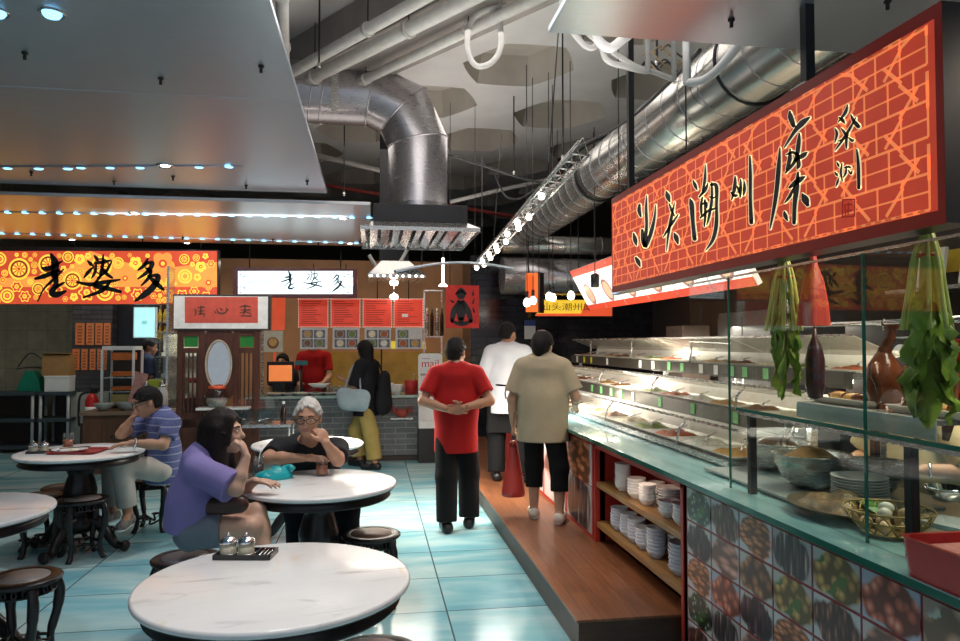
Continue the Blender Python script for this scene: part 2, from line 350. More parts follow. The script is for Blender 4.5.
struct(MB().bx(p1, p1 + .62, 11.7, 12.2, zb, 3.0), 'pillar_return', mat('black_pillar_panel', (.012, .012, .016), .35))
# raised timber walkway along the counter
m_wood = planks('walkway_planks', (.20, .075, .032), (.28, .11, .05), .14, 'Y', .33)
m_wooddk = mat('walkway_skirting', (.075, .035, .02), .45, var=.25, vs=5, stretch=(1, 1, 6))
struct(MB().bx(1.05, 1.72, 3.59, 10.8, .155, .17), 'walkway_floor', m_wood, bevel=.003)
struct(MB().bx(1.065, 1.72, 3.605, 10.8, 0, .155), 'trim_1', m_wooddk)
# dropped ceilings of brushed metal
def brushed(name, col, rough, sc):
    m, nt, p = base(name); n = noise(nt, coord(nt, sc), 6, 5, .6)
    nt.links.new(ramp(nt, n, [(.3, mul(col, .95)), (.7, mul(col, 1.03))]), p.inputs['Base Color']); p.inputs['Metallic'].default_value = .85
    nt.links.new(ramp(nt, n, [(.3, (rough * .95,) * 3), (.7, (rough * 1.06,) * 3)]), p.inputs['Roughness'])
    MATS[name] = m; return m
m_panel = brushed('brushed_ceiling_metal', (.58, .66, .76), .30, (1, 14, 1))
m_panel2 = brushed('brushed_ceiling_metal_far', (.70, .68, .68), .30, (1, 14, 1))
m_steel = brushed('stainless_steel', (.60, .59, .57), .27, (3, 3, 18))
m_darkmetal = mat('dark_metal', (.03, .03, .033), .4, .6)
m_chrome = mat('chrome', (.75, .75, .76), .1, 1., var=.03)
panels = [('ceiling_panel', -7, -.42, -2.5, 4.17, 3.0), ('ceiling_panel', -7, -.42, 4.18, 6.75, 3.0), ('ceiling_panel', -7, -.02, 6.9, 9.85, 2.93), ('ceiling_panel', .78, 4.4, -2.5, 3.08, 3.0)]
for k, (n, x0, x1, y0, y1, z) in enumerate(panels):
    o = struct(MB().bx(x0, x1, y0, y1, z, z + .03), n, m_panel2 if k == 2 else m_panel, bevel=.003)
    for q in range(5 if k != 2 else 6):
        bx_ = x1 - .14 - .55 * q if k != 3 else x0 + .2 + .55 * q; by_ = y1 - (.25 if q % 2 else .5)
        MB().lathe([(.0, -.036), (.008, -.036), (.008, -.008), (.015, -.008), (.015, 0), (0, 0)], (bx_, by_, z), 10).build('fixing_bolt', m_darkmetal, o)
# LED strips let into the panels
m_led = mat('blue_white_led', (.45, .7, 1), .3, emit=2.6, ecol=(.22, .62, 1), var=.02)
m_ledhot = mat('halogen_lens', (1, .86, .75), .3, emit=12, ecol=(1, .8, .72), var=.02)
m_white = mat('white_plastic', (.78, .78, .77), .4, var=.04)
def led_strip(px, z, label):
    pts = [onz(x, y, z) for x, y in px]; c = pts[len(pts) // 2]; t = thing('led_strip', label, 'LED strip', c, 0, 'LED strips let into the ceiling panels')
    a, b = pts[0] - c, pts[-1] - c; d = (b - a).normalized(); w = Vector((-d.y, d.x, 0)) * .022
    e0, e1 = a - d * .1, b + d * .1
    MB().add([e0 - w, e1 - w, e1 + w, e0 + w] + [q + Vector((0, 0, -.008)) for q in (e0 - w, e1 - w, e1 + w, e0 + w)], [(0, 1, 2, 3), (7, 6, 5, 4), (0, 4, 5, 1), (1, 5, 6, 2), (2, 6, 7, 3), (3, 7, 4, 0)]).build('channel', m_panel, t)
    for p in pts: MB().lathe([(0, -.016), (.022, -.013), (.03, -.006), (.03, 0)], p - c, 10, sx=1.25).build('led_diode', m_led, t)
led_strip([(-25, 167), (7.5, 167.5), (38.5, 168), (67.7, 168), (80.8, 167), (110, 167), (140, 167), (199, 166.5), (229, 166)], 3.0, 'LED strip of nine blue lights in the nearest ceiling panel')
led_strip([(8 + 17.2 * i, 212 + .5 * i * .5) for i in range(22)], 2.93, 'long LED strip in the second ceiling panel, nearer of its two rows')
led_strip([(2 + 15.4 * i, 233 + .43 * i) for i in range(25)], 2.93, 'long LED strip above the yellow floral sign, farthest row')
for x, y in [(-4, 12), (52, 13)]:
    p = onz(x, y, 3.0); t = thing('ceiling_led', 'bright blue ceiling LED at the top left corner' if x > 0 else 'blue ceiling LED cut by the left edge of the photo', 'ceiling light', p)
    MB().lathe([(0, -.02), (.03, -.018), (.038, -.006), (.038, 0)], (0, 0, 0), 16).build('lens', m_led, t); MB().lathe([(.038, 0), (.05, -.006), (.055, 0)], (0, 0, 0), 16).build('bezel', m_steel, t)
for x, y, z, w in [(165, 165, 3.0, 'among the nine blue LEDs of the nearest panel'), (135, 213, 2.93, 'in the second panel, left of the two in the nearer row'), (343, 218, 2.93, 'in the second panel near the extractor hood, nearer row'), (72, 239, 2.93, 'above the black first character of the yellow sign'), (187, 242.5, 2.93, 'above the last character of the yellow sign'), (350, 243, 2.93, 'in the far row above the white sign')]:
    p = onz(x, y, z); t = thing('downlight', 'warm halogen downlight ' + w, 'downlight', p, 0, 'halogen downlights')
    MB().lathe([(0, -.012), (.03, -.012), (.035, 0)], (0, 0, 0), 20).build('lens', m_ledhot, t); MB().lathe([(.037, -.004), (.058, -.012), (.068, 0)], (0, 0, 0), 24).build('trim_ring', m_chrome, t)
# ------------------------------------------------------------------ ducts, pipes, cables
m_duct = brushed('galvanised_duct', (.50, .48, .50), .28, (2, 2, 9)); m_duct2 = brushed('spiral_duct_metal', (.62, .60, .56), .25, (1, 5, 1))
t = thing('ventilation_duct', 'galvanised duct bending down from the left into the extractor hood', 'duct', (.45, 8, 2.95))
q = lambda x, y, Y=8.: ony(x, y, Y) - Vector((.45, 8, 2.95))
zc = ony(418, 98, 8).z - 2.95; xc = ony(418, 98, 8).x - .45; R0 = .335
axis = [Vector((xc, 0, 0)), Vector((xc, 0, zc - .52)), Vector((xc - .16, 0, zc - .16)), Vector((xc - .52, 0, zc)), Vector((-4, 0, zc))]
def mitre(axis, r, n=32):
    m = MB(); rings = []; A = axis
    for i, p in enumerate(A):
        d0 = (A[i] - A[i - 1]).normalized() if i else (A[1] - A[0]).normalized(); d1 = (A[i + 1] - A[i]).normalized() if i < len(A) - 1 else d0
        nn = (d0 + d1).normalized(); b = Vector((0, 1, 0)); s_ = b.cross(nn); k = 1 / max(.5, nn.dot(d0))
        rings.append([p + b * r * math.cos(2 * math.pi * j / n) + s_ * r * k * math.sin(2 * math.pi * j / n) for j in range(n)])
    for i in range(len(A) - 1): m.add([p.copy() for p in rings[i]] + rings[i + 1], [(j, (j + 1) % n, n + (j + 1) % n, n + j) for j in range(n)], 0, True)
    return m, rings
m, rings = mitre(axis, R0); m.build('duct_body', m_duct, t)
for i, g in enumerate(rings[1:4] + [[p + Vector((-.5, 0, 0)) for p in rings[3]], [p + Vector((-.62, 0, 0)) for p in rings[3]], [p + Vector((-1.0, 0, 0)) for p in rings[3]]]): MB().tube(g, .009, 6, closed=True).build('seam_ring', m_duct, t)
MB().bx(xc - .95, xc - .87, -.36, -.34, zc - .3, zc + .3).build('hanger_strap', m_steel, t)
# hood
t = thing('extractor_hood', 'dark extractor hood hanging below the bent galvanised duct', 'extractor hood', (.45, 8, 2.8))
x0, x1 = ony(373, 210, 7.3).x - .45, ony(468, 210, 7.3).x - .45
MB().bx(x0, x1, -.68, .5, .05, .235).build('plenum_box', m_darkmetal, t, bevel=.004)
X0, X1 = ony(360, 225, 7.2).x - .45, ony(480, 225, 7.2).x - .45
m = MB(); ring0 = [(x0, -.68, .05), (x1, -.68, .05), (x1, .5, .05), (x0, .5, .05)]; ring1 = [(X0, -.82, -.02), (X1, -.82, -.02), (X1, .7, -.02), (X0, .7, -.02)]; ring2 = [(a, b, -.06) for a, b, c in ring1]
m.add(ring0 + ring1 + ring2, [(0, 1, 5, 4), (1, 2, 6, 5), (2, 3, 7, 6), (3, 0, 4, 7), (4, 5, 9, 8), (5, 6, 10, 9), (6, 7, 11, 10), (7, 4, 8, 11)]).build('skirt', m_steel, t)
m = MB(); n = 9
for k in range(n):
    xx = X0 + .08 + (X1 - X0 - .16) * (k + .5) / n; m.box((xx, -.06, -.03), (.09, 1.4, .006), 0, 0, Matrix.Rotation(.5 if k % 2 else -.5, 3, 'Y'))
m.build('grease_filter', m_steel, t)
# spiral duct above the counter
t = thing('spiral_duct', 'long spiral-seamed metal duct running above the red counter sign', 'duct', (2.28, 6, 3.3))
MB().tube([(0, -5, 0), (0, 4.6, 0)], .25, 40).build('duct_body', m_duct2, t)
m = MB()
for k in range(34):
    yy = -4.9 + k * .28; m.tube([(.252 * math.cos(a), yy + .06 * a / 6.28, .252 * math.sin(a)) for a in [2 * math.pi * i / 28 for i in range(29)]], .005, 5, caps=False)
m.build('spiral_seam', m_duct, t)
for yy in (-2.05, .9): MB().tube([(.258 * math.cos(a), yy, .258 * math.sin(a)) for a in [2 * math.pi * i / 28 for i in range(28)]], .012, 6, closed=True).build('joint_band', m_darkmetal, t)
for k, (z, r, c) in enumerate([(ony(580, 246, 10.6).z, .14, 'upper'), (ony(580, 277, 10.6).z, .28, 'lower, fatter')]):
    t = thing('cross_duct', f'{c} of two metal ducts crossing the hall behind the spiral duct', 'duct', (3.0, 10.6, z))
    MB().tube([(-1.05, 0, 0), (1.5, 0, 0)], r, 32).build('duct_body', m_duct2 if k == 0 else m_duct, t)
    for xx in (-.7, -.1, .5): MB().tube([(xx, (r + .004) * math.cos(a), (r + .004) * math.sin(a)) for a in [2 * math.pi * i / 24 for i in range(24)]], .008, 5, closed=True).build('seam_ring', m_duct, t)
# light rail beside the spiral duct
A, B = Vector((1.40, 9.4, 2.62)), Vector((1.50, 5.0, 2.98))
t = thing('bulb_rail', 'perforated metal rail studded with glowing bulbs beside the spiral duct', 'light rail', A)
d = (B - A); dn = d.normalized(); side = Vector((1, 0, 0))
m = MB()
for s_ in (-.07, .07): m.tube([side * s_, d + side * s_], .012, 8)
m.tube([Vector((0, 0, .1)), d + Vector((0, 0, .1))], .012, 8)
for k in range(28):
    p = d * (k / 27); m.tube([p + side * -.07, p + side * .07], .006, 6); p2 = d * ((k + .5) / 27); m.tube([p + side * -.07, p2 + Vector((0, 0, .1)), p + side * .07], .005, 5)
m.build('truss_frame', m_steel, t)
m_bulb = mat('glowing_bulb', (1, .9, .8), .3, emit=10, ecol=(1, .86, .74), var=.01)
for k, f in enumerate([.02, .07, .12, .17, .22, .27, .32, .38, .46, .52, .57, .62, .78]):
    p = d * f + side * (.03 if k % 2 else -.03); b = MB().ball(p + Vector((0, 0, -.03)), .03, 12).build('bulb', m_bulb, t); MB().cyl(p + Vector((0, 0, .03)), p + Vector((0, 0, -.01)), .018, .014, 10).build('socket', m_chrome, b)
for f in (.25, .8): MB().tube([d * f + Vector((0, 0, .1)), d * f + Vector((.1, 0, 1.4))], .006, 6).build('suspension_wire', m_darkmetal, t)
# pipes and beams under the slab
m_pipe = mat('painted_pipe', (.55, .53, .50), .5, var=.08); m_red = mat('red_sprinkler_paint', (.25, .03, .025), .45)
def pipe(pa, pb, z, r, name, label, mm, ext=(2, .6)):
    a, b = onz(*pa, z), onz(*pb, z); d = (b - a).normalized(); a, b = a - d * ext[0], b + d * ext[1]; t = thing(name, label, 'pipe', a)
    MB().tube([Vector(), b - a], r, 14).build('tube', mm, t)
    L = (b - a).length
    for f in (.35, .7):
        c = (b - a) * f; MB().tube([c + d * -.02, c + d * .02], r * 1.25, 14).build('coupling', mm, t); MB().tube([c + Vector((0, 0, r)), c + Vector((0, 0, SLAB - z))], .006, 6).build('hanger', m_darkmetal, t)
pipe((303, 66), (420, 0), 4.42, .055, 'ceiling_pipe', 'pale pipe under the slab, leftmost of the three running diagonally', m_pipe)
pipe((336, 66), (467, 0), 4.42, .065, 'ceiling_pipe', 'pale pipe under the slab, middle of the three running diagonally', m_pipe)
pipe((387, 69), (533, 0), 4.42, .05, 'ceiling_pipe', 'pale pipe under the slab beside the concrete beam', m_pipe)
pipe((282, 0), (284, 60), 4.2, .05, 'ceiling_pipe', 'pale vertical-looking pipe past the nearest ceiling panel edge', m_pipe, (1, .5))
a, b = onz(398, 73, 4.55), onz(562, 0, 4.55); d = (b - a).normalized(); w = Vector((d.y, -d.x, 0)); w = w if w.x < 0 else -w; a -= d * 4; b += d * 2
struct(MB().add([a, b, b + w * .75, a + w * .75] + [q_ + Vector((0, 0, .45)) for q_ in (a, b, b + w * .75, a + w * .75)], [(0, 1, 2, 3), (7, 6, 5, 4), (0, 4, 5, 1), (1, 5, 6, 2), (2, 6, 7, 3), (3, 7, 4, 0)]), 'beam', mat('concrete_beam', (.30, .27, .25), .9, var=.15, vs=3))
def run(name, label, pts, r, mm, cat='cable'):
    if name in ('conduit_hose', 'drain_hose', 'sprinkler_pipe') and 'far hood' not in label: pts = [Vector((pts[0].x, pts[0].y, SLAB))] + list(pts) + [Vector((pts[-1].x, pts[-1].y, SLAB))]
    o = MB().tube([p - pts[0] for p in pts], r, 8).build(name, mm, None, pts[0]); return props(o, label, cat)
def curve(P, n=6):
    out = []
    for i in range(len(P) - 1):
        p0, p1, p2, p3 = P[max(i - 1, 0)], P[i], P[i + 1], P[min(i + 2, len(P) - 1)]
        for k in range(n): t = k / n; out.append(.5 * (2 * p1 + (p2 - p0) * t + (2 * p0 - 5 * p1 + 4 * p2 - p3) * t * t + (3 * p1 - p0 - 3 * p2 + p3) * t ** 3))
    return out + [P[-1]]
m_cable = mat('black_cable', (.02, .02, .022), .5); m_hose = mat('pale_conduit_hose', (.50, .49, .47), .5, bump=.2, bs=120); m_whitehose = mat('white_hose', (.72, .71, .70), .4)
Y = lambda L, y: [ony(a, b, y) for a, b in L]
run('sprinkler_pipe', 'thin red sprinkler pipe crossing below the slab behind the hood', Y([(300, 181), (390, 196), (560, 224)], 12.6), .035, m_red, 'pipe')
run('ceiling_pipe', 'pale conduit crossing behind the vertical duct toward the left', Y([(310, 154), (350, 163), (395, 174), (440, 180)], 11.5), .04, m_pipe, 'pipe')
run('ceiling_pipe', 'pale conduit rising right behind the hood', Y([(450, 202), (500, 190), (560, 177), (640, 150)], 11.8), .035, m_pipe, 'pipe')
run('power_cable', 'black cable looping from the duct to the light rail', curve(Y([(449, 155), (490, 168), (533, 181), (560, 180), (580, 150), (620, 130)], 7.5)), .012, m_cable)
run('power_cable', 'black cable dropping to the glowing light rail', curve(Y([(494, 172), (505, 195), (519, 199), (535, 190)], 8.0)), .012, m_cable)
run('power_cable', 'black cable running along the top of the spiral duct', curve([onx(575, 148, 1.95), onx(625, 122, 1.95), onx(673, 79, 1.95), onx(700, 50, 1.95)]), .012, m_cable)
run('conduit_hose', 'grey conduit hose hanging in a long loop from the slab', curve(Y([(503, -12), (499, 10), (501, 45), (492, 62), (477, 66), (468, 52), (469, 28), (478, 14), (500, 6), (530, -4)], 6.0)), .025, m_hose, 'hose')
run('drain_hose', 'white hose sagging in a U below the right ceiling panel', curve(Y([(594, 10), (595, 25), (599, 40.6), (610, 48), (622, 40), (637, 28), (650, 15)], 3.9)), .028, m_whitehose, 'hose')
run('conduit_hose', 'grey hose sagging left of the white U-shaped hose', curve(Y([(562, 10), (568, 25), (583, 44), (593, 48), (600, 42), (607, 60), (627, 67), (648, 72)], 4.1)), .018, m_hose, 'hose')
run('conduit_hose', 'grey hose drooping toward the spiral duct from the white hose', curve(Y([(572, 15), (590, 35), (610, 50), (635, 66), (657, 73), (674, 80)], 4.2)), .017, m_hose, 'hose')
run('drain_hose', 'white hose lying against the near part of the spiral duct', curve([ony(687, 83, 3.7), ony(705, 79, 3.6), ony(722, 65, 3.5), ony(743, 36, 3.4), ony(752, 10, 3.3)]), .024, m_whitehose, 'hose')
run('conduit_hose', 'grey hose drooping under the far hood by the red menus', curve(Y([(369, 255), (378, 268), (390, 271), (400, 262), (409, 246)], 9.9)), .025, m_hose, 'hose')
for k, (x, ya, yb, yy, w) in enumerate([(631, 60, 195, None, 'holding the far half of the red counter sign'), (808, 40, 84, None, 'holding the near half of the red counter sign')]):
    p = onx(x, yb, 1.78); t = thing('sign_hanger', 'steel post ' + w, 'hanger post', (p.x, p.y, p.z - .02)); MB().bx(-.02, .02, -.02, .02, 0, SLAB - p.z).build('post', m_darkmetal, t); MB().bx(-.05, .05, -.05, .05, 0, .012).build('foot_plate', m_steel, t)
for k, (x, yb, yy, w) in enumerate([(341, 68, 7.9, 'holding the bent duct at its left'), (563, 160, 7.0, 'dropping toward the light rail'), (319, 68, 6.9, 'beside the nearest ceiling panel'), (514, 175, 9.5, 'left of the light rail'), (657, 66, 5.0, 'behind the white U-shaped hose'), (344, 196, 9.8, 'left of the vertical duct')]):
    p = ony(x, yb, yy); t = thing('hanging_rod', 'thin steel rod ' + w, 'rod', p); MB().tube([Vector(), (0, 0, SLAB - p.z)], .009, 8).build('rod', m_darkmetal, t); MB().tube([(0, 0, 0), (0, 0, .05)], .018, 8).build('nut', m_steel, t)
t = thing('junction_clamp', 'bunch of exposed wires above the spiral duct', 'wiring', ony(650, 62, 4.6))
random.seed(4)
for k in range(9):
    a = Vector((random.uniform(-.1, .1), 0, random.uniform(-.05, .12))); MB().tube(curve([a, a + Vector((.06, .02, .05)), a + Vector((.12, 0, -.02)), a + Vector((.18 + random.random() * .1, .02, -.08))], 4), .006, 5).build('wire', [m_cable, mat('tan_wire', (.4, .28, .15), .6)][k % 2], t)
# ------------------------------------------------------------------ signs
def em(name, c, k=1.0, rough=.4):
    return mat(name, c, rough, emit=k, var=.06, vs=9)
m_ink = mat('black_ink', (.012, .012, .016), .5); m_cream = em('cream_outline', (.80, .72, .45), .9)
def sign_glyphs(strokes, fn, parent, name, ink, outline=None, grow=1.3, d=.006, k=1.):
    m = MB()
    for s_ in strokes:
        s_ = [(a, b, w * k) for a, b, w in s_]
        if outline: m.brush(s_, fn, d - .002, 1, grow)
        m.brush(s_, fn, d, 0)
    return m.build(name, [ink, outline or ink], parent)
# red lattice sign over the counter
SX = 1.72; sy0, sy1, sz0, sz1 = 1.905, 4.93, 1.965, 2.648
t = thing('counter_sign', 'long glowing red lattice sign with black brush characters above the counter', 'sign', (SX, sy0, sz0))
def F(u, v, d): return (-d, u, v)                       # u along the counter, v up
H_, L_ = sz1 - sz0, sy1 - sy0
m_sred = em('lit_red_print', (.37, .036, .017), .95); m_sline = em('lit_orange_line', (.64, .18, .06), 1.0); m_sdk = em('dark_red_border', (.10, .006, .004), .6)
MB().bx(0, .12, 0, L_, 0, H_).build('sign_case', mat('sign_case_metal', (.035, .03, .032), .4, .5), t)
m = MB(); m.flat([(.02, .012), (L_ - .01, .012), (L_ - .01, H_ - .012), (.02, H_ - .012)], F, 0, .002)
for a, b in [((.0, .02), (L_, .02)), ((0, H_ - .022), (L_, H_ - .022))]: m.line(a, b, .044, F, .0032, 2)
m.line((.012, 0), (.012, H_), .03, F, .0034, 2); m.line((L_ - .012, 0), (L_ - .012, H_), .02, F, .0034, 2)
random.seed(3); c = .115; w = .0088
nx, ny = int(L_ / c), int(H_ / c)
def seg(a, b, lw=w):
    a = (min(max(a[0], .06), L_ - .02), min(max(a[1], .05), H_ - .05)); b = (min(max(b[0], .06), L_ - .02), min(max(b[1], .05), H_ - .05))
    if abs(a[0] - b[0]) + abs(a[1] - b[1]) > .01: m.line(a, b, lw, F, .003, 1)
for j in range(ny * 2 + 1):
    seg((.06, j * c * .5 + .05), (L_, j * c * .5 + .05), w * (1 if j % 2 == 0 else .7))
for i in range(nx + 1):
    for j in range(ny + 1):
        x = i * c + .06; y = j * c + .05; sh = c * .5 if j % 2 else 0
        seg((x + sh, y), (x + sh, y + c)); 
        if (i + 2 * j) % 4 == 0:
            o = [(x + .35 * c, y - .9 * c), (x + 1.05 * c, y - .2 * c), (x + 1.05 * c, y + .8 * c), (x + .35 * c, y + 1.5 * c), (x - .35 * c, y + 1.5 * c), (x - 1.05 * c, y + .8 * c), (x - 1.05 * c, y - .2 * c), (x - .35 * c, y - .9 * c)]
            for q in range(8):
                if q % 2 == 0: seg(o[q], o[(q + 1) % 8], w * 1.5)
m.build('lattice_print', [m_sred, m_sline, m_sdk], t)
for y0 in (.07,): 
    m = MB()
    for q in range(60):
        u = .08 + q * (L_ - .12) / 60
        for v in (.05, H_ - .052): m.line((u, v), (u + .03, v), .007, F, .0036)
    m.build('border_dashes', em('border_gold', (.45, .10, .03), .7), t)
def FP(ox, oy, k):                                       # strokes measured on the photo, laid on the sign's own plane
    def fn(u, v, d):
        p = onx(ox + u / k, oy + v / k, SX); return (-d, p.y - sy0, p.z - sz0)
    return fn
g1 = [[(82, 300, 5), (80, 322, 8), (86, 345, 5)], [(58, 415, 4), (64, 440, 9), (69, 462, 3)], [(67, 512, 5), (76, 528, 9), (84, 547, 3)],
      [(110, 262, 2), (108, 320, 6), (110, 380, 6), (104, 440, 9), (100, 465, 6)], [(93, 402, 6), (95, 440, 8), (102, 464, 8)], [(146, 300, 2), (142, 350, 5), (128, 410, 8), (108, 466, 7)],
      [(190, 248, 4), (195, 265, 10), (202, 285, 5)], [(201, 296, 3), (212, 325, 6), (222, 345, 3)], [(222, 290, 2), (208, 360, 7), (197, 420, 5), (190, 484, 2)], [(178, 428, 3), (205, 385, 6), (236, 340, 3)], [(222, 415, 4), (229, 432, 10), (236, 455, 4)],
      [(298, 205, 4), (305, 222, 7), (313, 240, 3)], [(285, 278, 4), (291, 300, 10), (296, 370, 8), (303, 436, 9)], [(346, 138, 2), (344, 200, 6), (334, 255, 4)], [(322, 268, 4), (345, 240, 7), (356, 215, 3)], [(334, 270, 4), (329, 310, 6), (332, 345, 4)], [(330, 300, 4), (350, 290, 4), (352, 310, 4)], [(344, 282, 5), (346, 340, 6), (342, 385, 4)], [(326, 352, 4), (345, 335, 6), (362, 318, 3)],
      [(372, 212, 4), (372, 280, 6), (362, 340, 6), (352, 380, 3)], [(368, 220, 5), (390, 225, 8), (391, 300, 6), (390, 380, 8), (376, 440, 7), (347, 483, 2)], [(364, 268, 4), (378, 272, 4), (386, 268, 3)], [(362, 318, 4), (376, 318, 5), (386, 312, 3)],
      [(466, 188, 4), (464, 230, 8), (452, 280, 3)], [(450, 250, 4), (462, 262, 7), (472, 262, 5)], [(488, 198, 3), (488, 235, 7), (486, 268, 4)], [(474, 225, 3), (480, 240, 6), (482, 252, 4)], [(502, 205, 3), (503, 235, 7), (500, 260, 4)], [(525, 106, 4), (527, 180, 7), (527, 280, 7), (531, 370, 9)]]
sign_glyphs(g1, FP(620, 130, 4.007), t, 'brush_character', m_ink, m_cream, 3.4)
g2 = [[(205, 128, 5), (208, 150, 11), (220, 183, 9)], [(284, 150, 4), (255, 172, 12), (225, 205, 8), (183, 270, 3)], [(165, 272, 3), (160, 350, 9), (152, 440, 9), (140, 520, 7), (125, 597, 3)],
      [(243, 215, 4), (240, 255, 9), (228, 320, 8), (188, 372, 4)], [(206, 278, 4), (204, 320, 9), (192, 362, 5)], [(190, 300, 3), (215, 290, 6), (235, 300, 6)], [(274, 290, 3), (258, 302, 10), (225, 322, 5)], [(238, 300, 5), (240, 340, 9), (235, 355, 4)],
      [(238, 372, 5), (232, 430, 11), (224, 500, 9), (222, 572, 8)], [(264, 388, 4), (240, 402, 12), (205, 430, 6)], [(222, 430, 4), (205, 465, 7), (185, 492, 3)], [(255, 458, 5), (266, 478, 15), (276, 500, 8)], [(183, 530, 5), (187, 545, 9), (195, 562, 4)],
      [(437, 100, 3), (428, 130, 7), (400, 168, 3)], [(402, 150, 3), (415, 160, 8), (424, 172, 4)], [(450, 140, 3), (462, 165, 8), (480, 186, 9)], [(470, 152, 3), (440, 205, 6), (410, 250, 5), (386, 284, 2)], [(386, 195, 3), (394, 215, 6), (386, 250, 3)], [(412, 195, 3), (425, 212, 6), (432, 230, 3)], [(440, 215, 3), (432, 240, 6), (432, 272, 4)], [(442, 232, 3), (455, 243, 6), (462, 240, 3)], [(400, 245, 3), (415, 240, 4), (425, 235, 3)],
      [(394, 330, 3), (399, 340, 5), (403, 348, 3)], [(386, 370, 3), (392, 378, 6), (397, 384, 3)], [(390, 428, 2), (396, 410, 5), (402, 395, 3)], [(414, 335, 3), (410, 370, 5), (416, 405, 3)], [(424, 352, 3), (440, 348, 5), (450, 352, 3)], [(432, 345, 3), (430, 370, 5), (420, 390, 3)], [(440, 362, 3), (450, 375, 5), (455, 365, 3)], [(474, 280, 4), (480, 340, 7), (482, 432, 7)]]
sign_glyphs(g2, FP(740, 80, 4.007), t, 'brush_character', m_ink, m_cream, 3.2)
m = MB(); f = FP(740, 80, 4.007)
for a, b in [((414, 480), (466, 478)), ((414, 550), (466, 545)), ((416, 478), (416, 552)), ((464, 476), (464, 548)), ((440, 490), (438, 540)), ((424, 500), (456, 498)), ((426, 525), (454, 522)), ((426, 500), (428, 545))]: m.line(a, b, 6, f, .005)
m.build('seal_stamp', em('seal_dark_red', (.22, .012, .008), .8), t)

# floral print helper
def floral(m, x0, x1, y0, y1, fn, seed, rs=(5.5, 13), n=2600, lay=.003):
    random.seed(seed); P = []
    for _ in range(n):
        r = random.uniform(*rs) if len(P) < 30 else random.uniform(2.2, rs[0] + 1.5); u, v = random.uniform(x0 + r * .2, x1 - r), random.uniform(y0 + r, y1 - r)
        if v - r < y0 or all(math.hypot(u - a, v - b) > (r + q) * 1.0 for a, b, q in P): P.append((u, v, r)) if all(math.hypot(u - a, v - b) > (r + q) * 1.0 for a, b, q in P) else None
    for k, (u, v, r) in enumerate(P):
        kind = k % 4
        if kind == 0:      # scalloped flower with a rim
            pet = lambda R, dd, mi: m.flat([(u + R * (1 + .16 * math.cos(6 * a)) * math.cos(a), v + R * (1 + .16 * math.cos(6 * a)) * math.sin(a)) for a in [2 * math.pi * q / 36 for q in range(36)]], fn, mi, dd)
            pet(r * .86, lay, 1); pet(r * .7, lay * 1.5, 0); m.disc(u, v, r * .36, fn, lay * 2, 1); m.disc(u, v, r * .2, fn, lay * 2.5, 2)
        elif kind == 1:    # ring with spokes
            m.disc(u, v, r, fn, lay, 1, 24); m.disc(u, v, r * .82, fn, lay * 1.5, 3, 24); m.disc(u, v, r * .62, fn, lay * 2, 1, 20)
            for q in range(10): a = .628 * q; m.line((u + r * .2 * math.cos(a), v + r * .2 * math.sin(a)), (u + r * .6 * math.cos(a), v + r * .6 * math.sin(a)), r * .12, fn, lay * 2.5, 0)
            m.disc(u, v, r * .16, fn, lay * 3, 0, 10)
        elif kind == 2:    # five-petal bloom
            for q in range(5): a = 1.2566 * q + .3; m.disc(u + r * .55 * math.cos(a), v + r * .55 * math.sin(a), r * .42, fn, lay + .0002 * q, 1 if r < 7 else 2, 14)
            m.disc(u, v, r * .34, fn, lay * 2.2, 0, 14); m.disc(u, v, r * .16, fn, lay * 2.6, 1, 10)
        else:              # double ring
            m.disc(u, v, r, fn, lay, 1, 22, r * .78); m.disc(u, v, r * .6, fn, lay, 1, 20, r * .36); m.disc(u, v, r * .2, fn, lay, 2, 10)
m_fred = em('lit_floral_red', (.62, .075, .03), .95); m_fyel = em('lit_floral_yellow', (.98, .68, .07), 1.1); m_forg = em('lit_floral_orange', (.90, .32, .06), 1.0); m_fbr = em('lit_floral_brown', (.30, .05, .015), .8)
m_frame = mat('sign_dark_frame', (.06, .05, .05), .4, .4)
SY = 10.0
t = thing('floral_sign', 'wide glowing yellow and red floral sign with three black brush characters', 'sign', ony(100, 278, SY)); o = t.location.copy()
fn = lambda u, v, d: tuple(ony(u, v, SY) - o + Vector((0, -d, 0)))
a, b = ony(-70, 250, SY) - o, ony(218, 305, SY) - o; a.z = max(a.z, (ony(218, 250, SY) - o).z)
MB().bx(a.x, b.x, .0, .14, b.z, a.z).build('sign_case', m_frame, t)
m = MB(); m.flat([(-69, 251), (217, 251), (217, 304), (-69, 304)], fn, 2, .002); m.flat([(-69, 287), (217, 287), (217, 304), (-69, 304)], fn, 0, .0025); m.flat([(-69, 251), (90, 251), (60, 275), (-69, 282)], fn, 0, .0024); m.flat([(90, 251), (217, 251), (217, 262), (150, 270)], fn, 0, .0024)
floral(m, -69, 217, 251, 304, fn, 11); m.build('floral_print', [m_fred, m_fyel, m_forg, m_fbr], t)
def lao(ox, oy, kx, ky):
    return lambda base: (lambda u, v, d: base(ox + u / kx, oy + v / ky, d))
